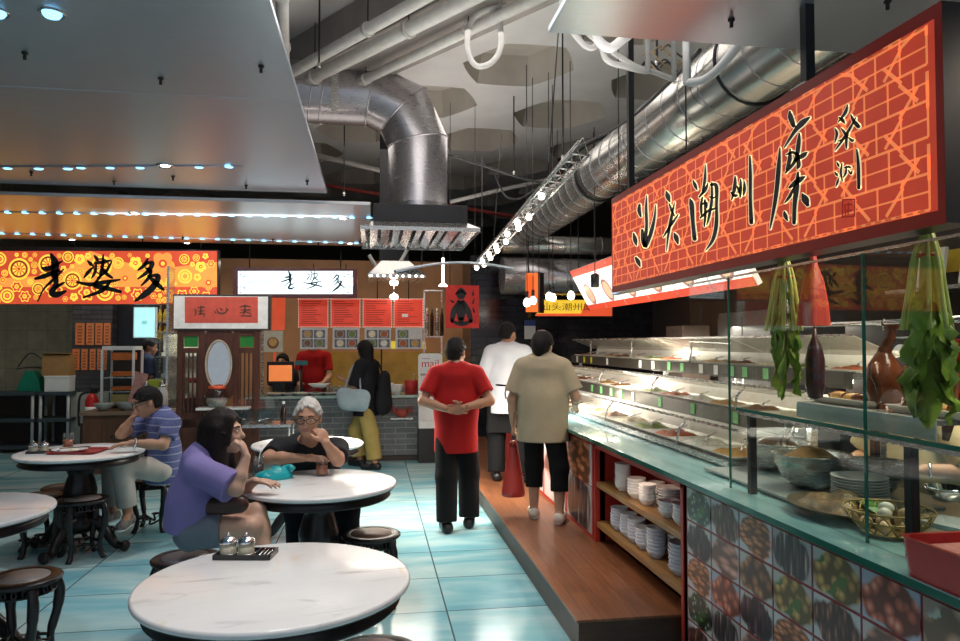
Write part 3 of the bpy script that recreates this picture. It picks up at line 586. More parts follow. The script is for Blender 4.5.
g3 = [[(215, 60, 6), (232, 100, 17), (226, 150, 12)], [(178, 118, 5), (210, 118, 11), (262, 88, 3)], [(150, 162, 6), (190, 150, 10), (246, 128, 8)], [(268, 122, 3), (225, 165, 7), (185, 205, 4), (160, 256, 3)], [(238, 145, 8), (234, 190, 12), (216, 220, 12), (240, 228, 13), (276, 214, 5)], [(270, 178, 4), (252, 188, 7), (232, 200, 6)],
      [(396, 66, 4), (405, 78, 8), (410, 88, 4)], [(368, 88, 4), (380, 100, 8), (388, 108, 4)], [(352, 158, 3), (370, 135, 8), (392, 112, 3)], [(398, 98, 4), (432, 92, 8), (464, 86, 4)], [(432, 64, 4), (430, 105, 7), (420, 150, 6)], [(404, 100, 4), (398, 135, 7), (384, 160, 3)], [(468, 90, 3), (445, 130, 7), (408, 160, 3)], [(424, 112, 4), (445, 140, 8), (470, 158, 5)],
      [(324, 176, 5), (380, 186, 9), (440, 176, 9), (502, 166, 4)], [(424, 150, 4), (396, 190, 8), (440, 200, 10), (504, 216, 7)], [(462, 172, 5), (430, 210, 9), (350, 240, 4)],
      [(618, 78, 4), (604, 105, 9), (578, 126, 4)], [(604, 100, 5), (638, 96, 9), (618, 132, 9), (578, 162, 4)], [(610, 118, 4), (625, 128, 8), (632, 138, 4)], [(634, 128, 5), (622, 158, 8), (592, 190, 4)], [(628, 150, 5), (662, 152, 11), (640, 196, 14), (604, 228, 13), (566, 254, 5)], [(620, 150, 5), (652, 180, 11), (682, 206, 7)]]
sign_glyphs(g3, lao(0, 240, 4.174, 4.174)(fn), t, 'brush_character', m_ink, None, d=.014)
for x in (-3.9, -2.3): MB().tube([(x - o.x, .05, a.z), (x - o.x, .05, a.z + .12)], .01, 8).build('hanger', m_darkmetal, t)
# white lit sign
WY = 9.8
t = thing('white_sign', 'white lit signboard in a dark red carved frame with blue-black characters', 'sign', ony(295, 282, WY)); o2 = t.location.copy()
fw = lambda u, v, d: tuple(ony(u, v, WY) - o2 + Vector((0, -d, 0)))
a, b = ony(233, 267, WY) - o2, ony(357, 298, WY) - o2
MB().bx(a.x, b.x, .0, .12, b.z, a.z).build('sign_case', mat('dark_red_frame', (.13, .012, .02), .4), t)
MB().flat([(238, 271), (353, 271), (353, 294), (238, 294)], fw, 0, .002).build('lit_panel', em('lit_white_panel', (.78, .93, 1.0), 1.35), t)
m = MB()
for sx_, sy_ in ((236, 269), (344, 269), (236, 287), (344, 287)):
    for q in ((0, 0, 9, 0), (0, 8, 9, 8), (0, 0, 0, 8), (9, 0, 9, 8), (3, 3, 6, 3), (3, 5.5, 6, 5.5)): m.line((sx_ + q[0], sy_ + q[1]), (sx_ + q[2], sy_ + q[3]), .8, fw, .004)
for k in range(26):
    u = 246 + k * 1.2; m.line((u, 291 + 1.5 * math.sin(k)), (u + 1.6, 291 + 1.5 * math.sin(k + 1.3)), .6, fw, .004)
m.build('carved_corner', mat('frame_fretwork', (.22, .04, .09), .4), t)
k2 = 480 / 115.
gw = [[(u, v, w_) for u, v, w_ in s_] for s_ in g3]
def sub(s_lo, s_hi, x0, y0, sc, ox): return [[((u - ox) * sc + x0, (v - 60) * sc + y0, w_ * sc * .72) for u, v, w_ in s_] for s_ in g3[s_lo:s_hi]]
sc = 21. / 200
sign_glyphs(sub(0, 6, 281.5, 271, sc, 150) + sub(6, 17, 304, 270.5, sc * .98, 330) + sub(17, 23, 331.5, 272, sc * .98, 566), fw, t, 'brush_character', mat('blue_black_ink', (.01, .06, .09), .5), None, d=.006)
text('Le Puo r Duo', .062, mat('teal_lettering', (.08, .20, .20), .5), t, face_cam(*(Vector(fw(260.5, 282, .005)))), sx=.95)
for x in (-.6, .6): MB().tube([(x, .05, a.z), (x, .05, a.z + .3)], .008, 8).build('hanger', m_darkmetal, t)
# framed red signboard on the wooden screen
BY = 8.35
t = thing('framed_signboard', 'white framed red signboard standing on the carved wooden screen', 'signboard', ony(222, 330, BY)); o3 = t.location.copy()
fb = lambda u, v, d: tuple(ony(u, v, BY) - o3 + Vector((0, -d, 0)))
a, b = ony(173, 294, BY) - o3, ony(270, 330, BY) - o3
MB().bx(a.x, b.x, 0, .06, 0, a.z).build('black_frame', m_frame, t, bevel=.004)
MB().bx(a.x + .012, b.x - .025, -.004, .01, .015, a.z - .02).build('white_mount', mat('pale_mount_board', (.85, .84, .82), .5), t)
MB().flat([(185, 297), (258, 297), (258, 323), (185, 323)], fb, 0, .007).build('red_panel', mat('coral_red_panel', (.62, .09, .06), .5), t)
m = MB(); q = lambda s_: m.brush(s_, fb, .009)
for s_ in ([(195, 309, .5), (196, 312, .9), (195, 316, .4)], [(198, 308, .5), (203, 307, .9), (205, 308, .4)], [(201, 306, .5), (201, 311, .8), (200, 315, .5)], [(198, 311, .5), (204, 311, .7)], [(199, 314, .5), (204, 314, .8), (204, 317, .4)],
           [(217, 309, .5), (219, 313, .9), (225, 313, .9), (227, 310, .5)], [(220, 308, .5), (222, 310, .8)], [(215, 311, .5), (216, 313, .7)], [(226, 308, .4), (228, 310, .8)],
           [(240, 307, .5), (246, 306, .9), (251, 307, .4)], [(245, 305, .5), (245, 311, .8), (243, 315, .4)], [(241, 310, .5), (250, 310, .8)], [(240, 313, .5), (246, 312, .7), (251, 314, .5)], [(241, 316, .5), (251, 316, .8)]): q(s_)
m.build('brush_character', mat('olive_ink', (.10, .05, .03), .5), t)
# poster, yellow sign and hanging signs at the back
t = thing('red_poster', 'red hanging poster with a black ink figure by the tiled wall', 'poster', ony(462, 328, 9.9)); o4 = t.location.copy()
fp = lambda u, v, d: tuple(ony(u, v, 9.9) - o4 + Vector((0, -d, 0)))
a, b = ony(446, 285, 9.9) - o4, ony(479, 328, 9.9) - o4
MB().bx(a.x, b.x, 0, .008, 0, a.z).build('sheet', mat('red_poster_paper', (.58, .022, .016), .55, emit=.12), t)  # paper given a faint glow in place of light falling on it
m = MB(); q = lambda s_: m.brush(s_, fp, .003)
m.disc(461, 295, 4.5, fp, .003); 
for s_ in ([(459, 301, 1.5), (454, 311, 3), (452, 321, 2)], [(463, 301, 1.5), (468, 311, 3), (471, 321, 2)], [(461, 302, 2), (461, 311, 4.5), (461, 320, 3)], [(452, 321.5, 1), (462, 324, 2.2), (472, 321, 1)], [(456, 294, 1), (461, 290, 2.2), (466, 294, 1)], [(473, 291, .6), (473, 295, 1)], [(474, 299, .6), (473, 303, 1)], [(473, 308, .6), (474, 312, 1)], [(450, 300, .5), (453, 302, 1.2)]): q(s_)
m.build('ink_drawing', m_ink, t)
for u in (450, 475): MB().tube([Vector(fp(u, 286, 0)), Vector(fp(u, 286, 0)) + Vector((0, 0, SLAB - fp(u, 286, 0)[2] - o4.z))], .004, 6).build('string', m_cable, t)
t = thing('yellow_sign', 'yellow and red lit sign under the far ceiling bulbs', 'sign', ony(577, 317, 10.9)); o5 = t.location.copy()
fy = lambda u, v, d: tuple(ony(u, v, 10.9) - o5 + Vector((0, -d, 0)))
a, b = ony(533, 300, 10.9) - o5, ony(613, 317.5, 10.9) - o5
MB().bx(a.x + .1, b.x, 0, .1, 0, a.z).build('sign_case', m_frame, t)
m = MB(); m.flat([(541, 300), (612, 300), (612, 316), (536, 316)], fy, 0, .002); m.flat([(586, 300.5), (612, 300.5), (612, 316), (580, 316)], fy, 1, .003); m.flat([(536, 313.5), (612, 313.5), (612, 316), (535, 316)], fy, 1, .004)
m.build('lit_panel', [em('lit_yellow', (.85, .52, .04), 1.0), em('lit_red_orange', (.75, .09, .03), .9)], t)
for x in (-.3, .3): MB().tube([(x, .05, .2), (x, .05, SLAB - o5.z)], .006, 6).build('hanger', m_darkmetal, t)
text('汕头潮州糜', .13, mat('sign_brown_ink', (.05, .06, .03), .5), t, face_cam(*Vector(fy(567, 307.5, .006))), sx=1.35)
t = thing('lantern_sign', 'tall orange box sign hanging at the back between the bulbs', 'sign', ony(532, 312, 9.6)); 
MB().box((0, 0, .27), (.17, .03, .54), math.radians(-25)).build('lit_face', em('lit_orange_box', (.72, .13, .02), .95), t); MB().box((.13, .03, .27), (.16, .04, .56), math.radians(55)).build('dark_side', mat('tinted_side', (.05, .04, .04), .2), t)
for x in (-.05, .1): MB().tube([(x, 0, .54), (x, 0, 1.3)], .006, 6).build('hanger', m_darkmetal, t)
m = MB()
for k in range(5): m.box((-.06 + .028 * k, -.02, .3), (.006, .02, .4), math.radians(-25))
m.build('red_slat', em('lit_red_slat', (.5, .05, .01), .8), t)
# tilted white menu panels above the far counter
m_wp = em('lit_white_menu', (.95, .90, .84), 1.15); m_rp = em('lit_red_menu', (.72, .07, .03), .9)
yA, yB = 8.1, 4.4; n = 6; dy = (yA - yB) / n
for k in range(n):
    y1 = yA - dy * k; t = thing('menu_lightbox', 'white lit menu panel above the trays, ' + (ordn(k) + ' from the far end'), 'menu panel', (2.55, y1, 1.985), 0, 'lit menu panels over the trays')
    R_ = Matrix.Rotation(.5, 3, 'Y').inverted(); G = lambda u, v, d: tuple(R_ @ Vector((-d, -u, v))); hh = .52
    MB().prism([(0.005, 0), (dy - .005, 0), (dy - .005, hh), (.005, hh)], G, -.04, 0).build('box', m_white, t)
    m = MB(); m.flat([(.01, .07), (dy - .01, .07), (dy - .01, hh - .08), (.01, hh - .08)], G, 0, .002); m.flat([(.01, 0), (dy - .01, 0), (dy - .01, .07), (.01, .07)], G, 1, .002); m.flat([(.01, hh - .08), (dy - .01, hh - .08), (dy - .01, hh), (.01, hh)], G, 1, .002)
    m.build('lit_face', [m_wp, m_rp], t)
    m = MB(); m.disc(dy * .5, .2, .13, G, .004, 0, 24); m.disc(dy * .5, .2, .10, G, .005, 1, 24)
    for q in range(5): m.line((dy * .2, .34 + .022 * q), (dy * (.5 + .06 * (q % 3)), .34 + .022 * q), .007, G, .004, 2)
    m.build('dish_picture', [em('menu_dish_rim', (.45, .2, .15), .8), em('menu_dish_food', (.75, .5, .33), .9), m_rp], t)
    MB().tube([R_ @ Vector((.02, -dy / 2, hh)), R_ @ Vector((.02, -dy / 2, hh)) + Vector((0, 0, .6))], .005, 6).build('hanger', m_darkmetal, t)
t = thing('blue_sign', 'pale blue lit sign with dark characters below the far end of the red sign', 'sign', (1.98, 4.2, 2.0)); 
ya = onx(612, 285, 1.98).y - 4.2; yb = onx(690, 280, 1.98).y - 4.2
MB().bx(0, .05, yb, ya, 0, .14).build('sign_case', m_frame, t)
GB = lambda u, v, d: (-d, u, v)
MB().flat([(yb + .01, .005), (ya - .01, .005), (ya - .01, .135), (yb + .01, .135)], GB, 0, .002).build('lit_panel', em('lit_pale_blue', (.45, .68, .9), .95), t)
M_ = Matrix.Translation((-.004, (ya + yb) / 2, .07)) @ Matrix.Rotation(-math.pi / 2, 4, 'Z') @ FACE_CAM
text('粥 潮 州', .12, m_ink, t, M_, sx=1.5)
for y_ in (ya - .1, yb + .1): MB().tube([(.03, y_, .14), (.03, y_, 3.0)], .005, 6).build('hanger', m_darkmetal, t)
# hanging bulbs
for k, (x, y, yy, w) in enumerate([(527, 302, 8.4, 'leftmost of the cluster by the orange box sign'), (533, 300, 8.8, 'second from left by the orange box sign'), (549, 296, 8.6, 'middle one of the cluster'), (553, 297, 9.0, 'just right of the middle one'), (571, 295, 8.2, 'alone above the yellow sign')]):
    p = ony(x, y, yy); t = thing('hanging_bulb', 'bare glowing bulb on a cord, ' + w, 'light bulb', p, 0, 'bare bulbs at the back')
    MB().lathe([(0, -.06), (.03, -.05), (.045, -.015), (.035, .02), (.015, .05)], (0, 0, 0), 16).build('bulb', m_bulb, t); MB().cyl((0, 0, .045), (0, 0, .13), .022, .02, 12).build('socket', m_darkmetal, t); MB().tube([(0, 0, .13), (0, 0, SLAB - p.z)], .005, 6).build('cord', m_cable, t)
p = ony(595, 281, 6.6); t = thing('pendant_spot', 'black pendant spotlight before the white menu panels', 'pendant lamp', p)
MB().lathe([(.04, -.06), (.042, .06), (.01, .075), (0, .075)], (0, 0, 0), 16).build('shade', m_darkmetal, t); MB().lathe([(0, -.05), (.035, -.05)], (0, 0, 0), 16).build('lens', m_bulb, t); MB().tube([(0, 0, .075), (0, 0, 1.5)], .005, 6).build('cord', m_cable, t)
# ------------------------------------------------------------------ serving counter
CXF = 1.60                                               # front face of the counter
m_cred = mat('counter_red_paint', (.47, .035, .025), .4, var=.08, vs=4); m_crim = mat('crimson_frame', (.30, .015, .03), .35)
m_teal = mat('teal_glass_ledge', (.20, .40, .42), .06, var=.2, vs=3, stretch=(4, 1, 1))
m_gl = glass('clear_glass', (.95, .98, .965), .14); m_gedge = mat('green_glass_edge', (.02, .14, .10), .1)
m_glthin = glass('guard_glass', (.93, .95, .93), .2); m_guard = mat('cream_acrylic_guard', (.62, .60, .52), .25, var=.05); m_guard.node_tree.nodes['Principled BSDF'].inputs['Alpha'].default_value = .55  # cream in the guard colour stands in for bright reflections on the glass
YN, YM, YK, YF = .7, 3.5, 5.0, 9.3
t = thing('serving_counter', 'long red serving counter with food photos and a bowl niche along the timber walkway', 'counter', (CXF, YN, 0)); T_ = t
L = lambda y: y - YN
MB().bx(0, .08, 0, L(YM), .05, .885).build('front_panel', m_crim, t)
MB().bx(0, .08, L(YK), L(YF), .17, .885).build('front_panel', m_cred, t)
MB().bx(.0, .5, L(YM) - .03, L(YM), .05, .885).build('niche_side', m_cred, t); MB().bx(.0, .5, L(YK), L(YK) + .03, .05, .885).build('niche_side', m_cred, t)
MB().bx(.46, .5, L(YM), L(YK), .05, .885).build('niche_back', m_cred, t)
MB().bx(0, .5, L(YM), L(YK), .845, .885).build('niche_top', m_cred, t)
MB().bx(.02, .46, L(YM), L(YK), .02, .06).build('niche_floor', m_darkwall, t)
m_shelf = planks('honey_shelf_wood', (.36, .19, .055), (.42, .23, .075), .5, 'Y', .35)
for z in (.60, .315): MB().bx(.005, .46, L(YM), L(YK), z - .035, z).build('shelf_board', m_shelf, t, bevel=.002)
MB().bx(.08, .85, 0, L(YM) - .03, .05, .1).bx(.08, .85, 0, L(YM) - .03, .86, .885).bx(.81, .85, 0, L(YM), .05, .86).bx(1.06, 1.1, L(YM), L(YF), .05, .885).bx(.5, 1.06, L(YM) - .03, L(YF), .86, .885).build('carcass', m_darkwall, t)
MB().bx(-.045, .34, -.0, L(YF), .888, .915).build('glass_ledge', m_teal, t, bevel=.003)
MB().bx(-.047, -.044, -.0, L(YF), .889, .914).build('ledge_edge', m_gedge, t)
m_ctop = mat('counter_steel', (.50, .49, .47), .32, .75, var=.04); MB().bx(.34, .85, 0, L(YM), .885, .925).bx(.34, 1.1, L(YM), L(YF), .885, .925).build('worktop', m_ctop, t)
for y_ in (YM + .001, YK - .032): MB().bx(-.006, .03, L(y_), L(y_) + .03, .05, .885).build('niche_frame', m_cred, t)
MB().bx(-.006, .03, L(YM), L(YK), .845, .884).build('niche_frame', m_cred, t)
foods = [('photo_dark_meat', (.75, .75, .78), (.16, .055, .04), (.42, .22, .16), 26, (1, 2, .6), None), ('photo_red_noodles', (.80, .80, .84), (.42, .14, .06), (.70, .34, .18), 40, (1, .5, 1.3), None), ('photo_braised_pork', (.7, .68, .66), (.26, .10, .05), (.55, .33, .18), 20, (1, 1, 1), None),
         ('photo_fish_strips', (.55, .52, .5), (.12, .08, .08), (.62, .52, .5), 16, (1, 3.2, .4), None), ('photo_stir_fry', (.62, .62, .6), (.36, .21, .06), (.62, .45, .18), 24, (1, 1, 1), (.10, .16, .03)), ('photo_grilled_eel', (.74, .74, .72), (.10, .035, .05), (.32, .14, .16), 14, (1, 2.6, .7), None),
         ('photo_prawns', (.55, .6, .72), (.45, .10, .06), (.75, .38, .26), 22, (1, 1, 1), None), ('photo_greens', (.72, .72, .7), (.05, .07, .04), (.5, .52, .46), 34, (1, 1, 1), (.06, .13, .03)), ('photo_dumplings', (.5, .36, .3), (.56, .34, .22), (.80, .62, .48), 13, (1, 1, 1), (.62, .64, .55)),
         ('photo_sliced_pork', (.75, .7, .7), (.48, .22, .17), (.76, .5, .42), 15, (1, .6, 1.8), None), ('photo_steamed_fish', (.62, .62, .66), (.42, .36, .28), (.75, .70, .6), 12, (1, 2.2, .6), (.5, .36, .05)), ('photo_sausages', (.66, .64, .66), (.22, .03, .045), (.55, .18, .18), 18, (1, .5, 1.6), None)]
foods = [(n, mul(p_, .8), mul(a, 1.35), mul(b, 1.15), sc_, st, g) for n, p_, a, b, sc_, st, g in foods]
FM = [food_photo(*f) for f in foods]; FB = {i: food_photo('large_' + foods[i][0], *foods[i][1:], big=2.6) for i in (1, 3, 9, 0)}
order = [7, 0, 1, 3, 4, 6, 8, 2, 5, 9, 2, 4, 0, 9, 3, 11, 1, 6, 5, 1, 11, 10, 9, 0, 7, 3, 9, 8, 1, 10, 2, 6, 0, 5, 4, 1, 7, 6, 3, 10, 2, 8, 11, 0, 5]
k = 0
for r in range(5):
    for c in range(9):
        y0 = L(YM) - .04 - .262 * (c + 1); z0 = .868 - .167 * (r + 1)
        if y0 < .02: continue
        MB().bx(-.004, 0, -.125, .125, -.0775, .0775).build('food_photo', FM[order[(c + r * 8) % 45]], t, (0, y0 + .131, z0 + .0835)); k += 1
for j, (ya, yb, za, zb, mi) in enumerate([(5.06, 5.72, .55, .85, 1), (5.06, 5.72, .2, .54, 3), (5.78, 6.5, .2, .85, 9), (6.56, 7.3, .2, .85, 0)]):
    MB().bx(-.004, 0, -(yb - ya) / 2, (yb - ya) / 2, -(zb - za) / 2, (zb - za) / 2).build('large_food_photo', FB[mi], t, (0, L((ya + yb) / 2), (za + zb) / 2))
lamp('AREA', 'niche_light', (CXF + .06, 4.2, .842), 2.6, (1, .74, .55), .06, 1.4, target=(CXF + .16, 4.2, 0))
# three tiers of trays
m_fascia = mat('grey_shelf_fascia', (.10, .095, .085), .3, .5); m_tray = mat('cream_melamine', (.80, .77, .70), .35, var=.03); m_tube = mat('fluorescent_tube', (1, .95, .85), .3, emit=14, ecol=(1, .93, .80), var=.01)
tags = {'g': mat('green_price_card', (.22, .62, .24), .5), 'w': mat('white_price_card', (.85, .85, .82), .5), 'y': mat('yellow_price_card', (.85, .75, .05), .5)}
TY0, TY1 = 3.62, 9.25
tiers = [(1.90, .955, .36, 'bottom'), (2.30, 1.16, .33, 'middle'), (2.65, 1.425, .33, 'top')]
tagpx = {1: [(593, 389, 'g'), (602, 390, 'g'), (612, 393, 'g'), (622, 395, 'g'), (634, 397, 'w'), (661, 402, 'g'), (694, 409, 'g'), (737, 418, 'g')], 2: [(571, 358, 'g'), (578, 359, 'w'), (585, 360, 'y'), (592, 360, 'y'), (608, 361, 'w'), (641, 364, 'w'), (654, 364, 'w'), (670, 365, 'g'), (683, 366, 'g'), (702, 368, 'w'), (717, 369, 'w'), (733, 370, 'g'), (746, 372, 'g'), (767, 374, 'g')]}
FOODM = [mat('food_' + n, c, .35, var=.35, vs=40, bump=.6, bs=90) for n, c in [('golden', (.55, .30, .08)), ('brown_sauce', (.22, .09, .035)), ('pale_tofu', (.75, .66, .48)), ('leafy', (.16, .22, .05)), ('chilli', (.42, .10, .03)), ('white_fish', (.78, .74, .66))]]
def pile(w, d, h, n=9, seed=0):
    random.seed(seed); m = MB(); vs = []; fs = []; ph = [random.uniform(0, 6) for _ in range(6)]
    for i in range(n + 1):
        for j in range(n + 1):
            u, v = i / n * 2 - 1, j / n * 2 - 1; e = max(0, (1 - u ** 4) * (1 - v ** 4))
            vs.append((u * w / 2, v * d / 2, h * e * (.65 + .35 * math.sin(5 * u + ph[0]) * math.sin(4 * v + ph[1])) + random.uniform(0, h * .25) * e))
    for i in range(n):
        for j in range(n): fs.append((i * (n + 1) + j, (i + 1) * (n + 1) + j, (i + 1) * (n + 1) + j + 1, i * (n + 1) + j + 1))
    return m.add(vs, fs, 0, True)
def tray(w, d, h):
    m = MB(); t_ = .006; lip = .012
    def ring(x, y, z): return [(-x, -y, z), (x, -y, z), (x, y, z), (-x, y, z)]
    rs = [ring(w / 2 - .03, d / 2 - .03, 0), ring(w / 2, d / 2, h), ring(w / 2 - lip, d / 2 - lip, h), ring(w / 2 - .036, d / 2 - .036, t_)]
    vs = [p for r in rs for p in r]; fs = [(3, 2, 1, 0), (12, 13, 14, 15)]
    for i in range(3):
        for k in range(4): fs.append((i * 4 + k, i * 4 + (k + 1) % 4, i * 4 + 4 + (k + 1) % 4, i * 4 + 4 + k))
    return m.add(vs, fs)
protos = {}
for ti, (x, z, dpt, nm) in enumerate(tiers):
    t = thing('display_tier', f'{nm} tier of the heated tray display with its glass guard', 'display shelf', (x, TY0, z)); ll = TY1 - TY0
    MB().bx(.01, dpt + .04, 0, ll, -.03, 0).build('shelf_plate', m_steel, t)
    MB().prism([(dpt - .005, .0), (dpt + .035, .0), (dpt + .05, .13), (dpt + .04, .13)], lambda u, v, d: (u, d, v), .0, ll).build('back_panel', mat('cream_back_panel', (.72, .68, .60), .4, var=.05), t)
    if ti: 
        MB().bx(-.006, .01, 0, ll, -.085, .012).build('fascia', m_fascia, t)
        MB().bx(.02, .05, .05, ll - .05, -.055, -.035).build('light_tube', m_tube, t)
    for yy in ((.02, ll / 2, ll - .02) if ti else ()): MB().bx(.1, .14, yy - .02, yy + .02, -(z - .925), -.03).build('upright', m_steel, t)
    # glass guard leaning over the trays
    ng = 4; seg_ = ll / ng
    for g in range(ng):
        a0, a1 = seg_ * g + .01, seg_ * (g + 1) - .01
        top = (.02, .215) if ti == 2 else (.07, .165)
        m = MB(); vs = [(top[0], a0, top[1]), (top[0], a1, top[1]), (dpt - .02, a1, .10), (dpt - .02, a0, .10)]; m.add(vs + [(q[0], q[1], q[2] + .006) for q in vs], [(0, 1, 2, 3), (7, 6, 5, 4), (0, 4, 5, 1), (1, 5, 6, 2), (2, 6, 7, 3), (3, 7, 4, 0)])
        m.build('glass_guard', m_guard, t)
        MB().tube([(.03, (a0 + a1) / 2, 0), (.055, (a0 + a1) / 2 + .02, .09), (top[0] + .03, (a0 + a1) / 2, top[1] - .008)], .009, 8).build('guard_arm', m_steel, t)
        MB().bx(top[0] - .006, top[0] + .004, a0, a1, top[1] - .004, top[1] + .012).build('guard_edge', m_steel, t)
    for (px, py, c) in tagpx.get(ti, []):
        y = onx(px, py, x).y - TY0
        if 0 < y < ll:
            o = MB().bx(-.004, -.001, -.032, .032, -.035, .038).build('price_card', tags[c], t, (-.008, y, -.035)); o['label'] = {'g': 'green price card', 'w': 'white price card', 'y': 'yellow price card'}[c]
    nt_ = 13; pitch = ll / nt_
    for k in range(nt_):
        fm = FOODM[(k * 5 + ti * 2) % 6]; key = (ti, (k * 5 + ti * 2) % 6)
        lab = f'white food tray on the {nm} tier, ' + (ordn(k) + ' from the near end' if k < 7 else ordn(nt_ - 1 - k) + ' from the far end')
        loc = (x + .02 + dpt / 2, TY0 + pitch * (k + .5), z + .001)
        if key not in protos:
            q = thing('food_tray', lab, 'food tray', loc, 0, f'food trays on the {nm} tier'); tray(dpt - .02, pitch - .012, .022).build('tray', m_tray, q); pile(dpt - .13, pitch - .14, .035, 9, k).build('food', fm, q, (0, 0, .006)); 
            MB().tube([(-.05, -.1, .045), (.02, .0, .05), (.12, .1, .06)], .007, 6).build('spoon', m_chrome, q); protos[key] = q
        else: copy_tree(protos[key], loc, 0, lab, f'food trays on the {nm} tier')
    lamp('AREA', 'tier_light', (x + .1, (TY0 + TY1) / 2, z + (.17 if ti < 2 else .3)), [75, 60, 80][ti], (1, .93, .8), .12, ll, target=(x + .18, (TY0 + TY1) / 2, 0))
# bowls in the niche
m_bowl = mat('white_bowl_glaze', (.80, .80, .80), .25, var=.03); m_bowlb = mat('bluish_bowl_glaze', (.62, .66, .74), .3, var=.03)
def bowl_proto(r, h, m_, plate=False):
    if plate: return MB().lathe([(.0, 0), (r * .6, 0), (r * .62, .003), (r * .98, .018), (r, .021), (r * .96, .022), (r * .6, .008), (0, .006)], n=20).build('plate', m_)
    return MB().lathe([(0, 0), (r * .55, 0), (r * .56, .006), (r * .85, h * .5), (r, h), (r * .97, h), (r * .8, h * .5), (r * .5, .012), (0, .01)], n=20).build('bowl', m_)
NICH = {}
def stack(cx, cy, z, n, r, h, step, m_, where, kind='bowl', group=None):
    for k in range(n):
        pos = 'topmost' if k == n - 1 else ('lowest' if k == 0 else ordn(k) + ' up')
        lab = f'white {kind}, {pos} in the {where}'
        key = (r, h, m_.name, kind); loc = (cx + random.uniform(-.002, .002), cy + random.uniform(-.002, .002), z + .0005 + k * step)
        if key not in NICH: o = bowl_proto(r, h, m_, kind == 'plate'); NICH[key] = o; o.location = loc; props(o, lab, kind, group)
        else: o = NICH[key].copy(); COL.objects.link(o); o.location = loc; props(o, lab, kind, group)
random.seed(9)
# stacks measured on the photo: pixel x of the stack, count, radius, size of one piece
up = [(619, 9, .055, .05, .017, 'far-end stack on the upper shelf'), (632, 5, .062, .05, .02, 'second stack from far end, upper shelf'), (643, 5, .055, .05, .02, 'third stack from far end, upper shelf'), (634.5, 4, .055, .05, .02, 'upper-shelf stack behind the third one'), (651, 7, .082, .03, .016, 'widest stack on the upper shelf'),
      (659, 4, .082, .03, .016, 'low wide stack beside the widest, upper shelf'), (664, 3, .065, .05, .022, 'three-bowl stack on the upper shelf'), (679, 5, .07, .05, .018, 'last but one stack, upper shelf near end'), (686, 5, .055, .05, .018, 'last narrow stack, upper shelf near end')]
lo = [(615, 6, .06, .05, .021, 'far-end stack on the lower shelf'), (624, 6, .06, .05, .021, 'second stack from far end, lower shelf'), (632, 6, .06, .05, .021, 'third stack from far end, lower shelf'), (640, 5, .062, .05, .021, 'fourth stack from far end, lower shelf'), (651, 7, .06, .05, .022, 'fifth stack from far end, lower shelf'),
      (659, 6, .085, .05, .022, 'wide middle stack on the lower shelf'), (675.5, 7, .08, .05, .022, 'wide stack near the lower shelf near end'), (684, 5, .055, .05, .022, 'narrow near-end stack on the lower shelf')]
for L_, z, m_, g, yof in ((up, .60, m_bowl, 'bowls on the upper niche shelf', 0), (lo, .315, m_bowlb, 'bowls on the lower niche shelf', 0)):
    prev = []
    for i, (px, n, r, h, st, w) in enumerate(L_):
        xx = CXF + .02 + r + .012
        y = onx(px, 500, xx - r * .5).y; 
        for (a, b, q) in prev:                              # slide back behind a stack it would cut into
            while math.hypot(xx - a, y - b) < r + q + .004: xx += .008
        xx = min(xx, CXF + .45 - r); y = min(max(y, YM + r + .01), YK - r - .01)
        ok = all(math.hypot(xx - a, y - b) > r + q for a, b, q in prev)
        while not ok: y -= .01; ok = all(math.hypot(xx - a, y - b) > r + q for a, b, q in prev)
        y = max(y, YM + r + .005); prev.append((xx, y, r)); stack(xx, y, z, n, r, h, st, m_, w, 'bowl', g)
# glass show case at the near end
t = thing('glass_showcase', 'clear glass screen standing on the counter ledge under the red sign', 'glass screen', (1.68, 1.0, .915))
ys = [.7, 1.45, 2.23, 3.17, 3.6]
for a, b in zip(ys, ys[1:]):
    MB().bx(0, .006, a + .004 - 1, b - .004 - 1, 0, 1.0).build('glass_pane', m_gl, t)
for y in ys[1:4]: MB().bx(-.001, .007, y - .0045 - 1, y + .0045 - 1, 0, 1.0).build('pane_edge', m_gedge, t)
MB().bx(-.004, .01, ys[0] - 1, ys[-1] - 1, .995, 1.003).build('top_edge', m_steel, t)
t = thing('low_case', 'low glass-topped case with dark posts covering the bowls on the counter', 'display case', (1.70, 1.0, .915))
for y in (3.03, 2.06, 1.1): 
    MB().bx(.0, .03, y - .015 - 1, y + .015 - 1, 0, .372).build('post', m_darkmetal, t); MB().bx(.62, .65, y - .015 - 1, y + .015 - 1, .012, .372).build('post', m_darkmetal, t)
MB().bx(-.02, .68, -.2, 2.1, .373, .383).build('glass_top', m_glthin, t); MB().bx(-.024, -.018, -.2, 2.1, .371, .386).build('top_edge', m_gedge, t)
MB().bx(.012, .016, .08, 1.04, .1, .37).bx(.012, .016, 1.09, 2.01, .1, .37).build('front_glass', m_gl, t)
MB().bx(-.018, .02, -.2, 2.1, .355, .37).build('front_rail', m_steel, t)
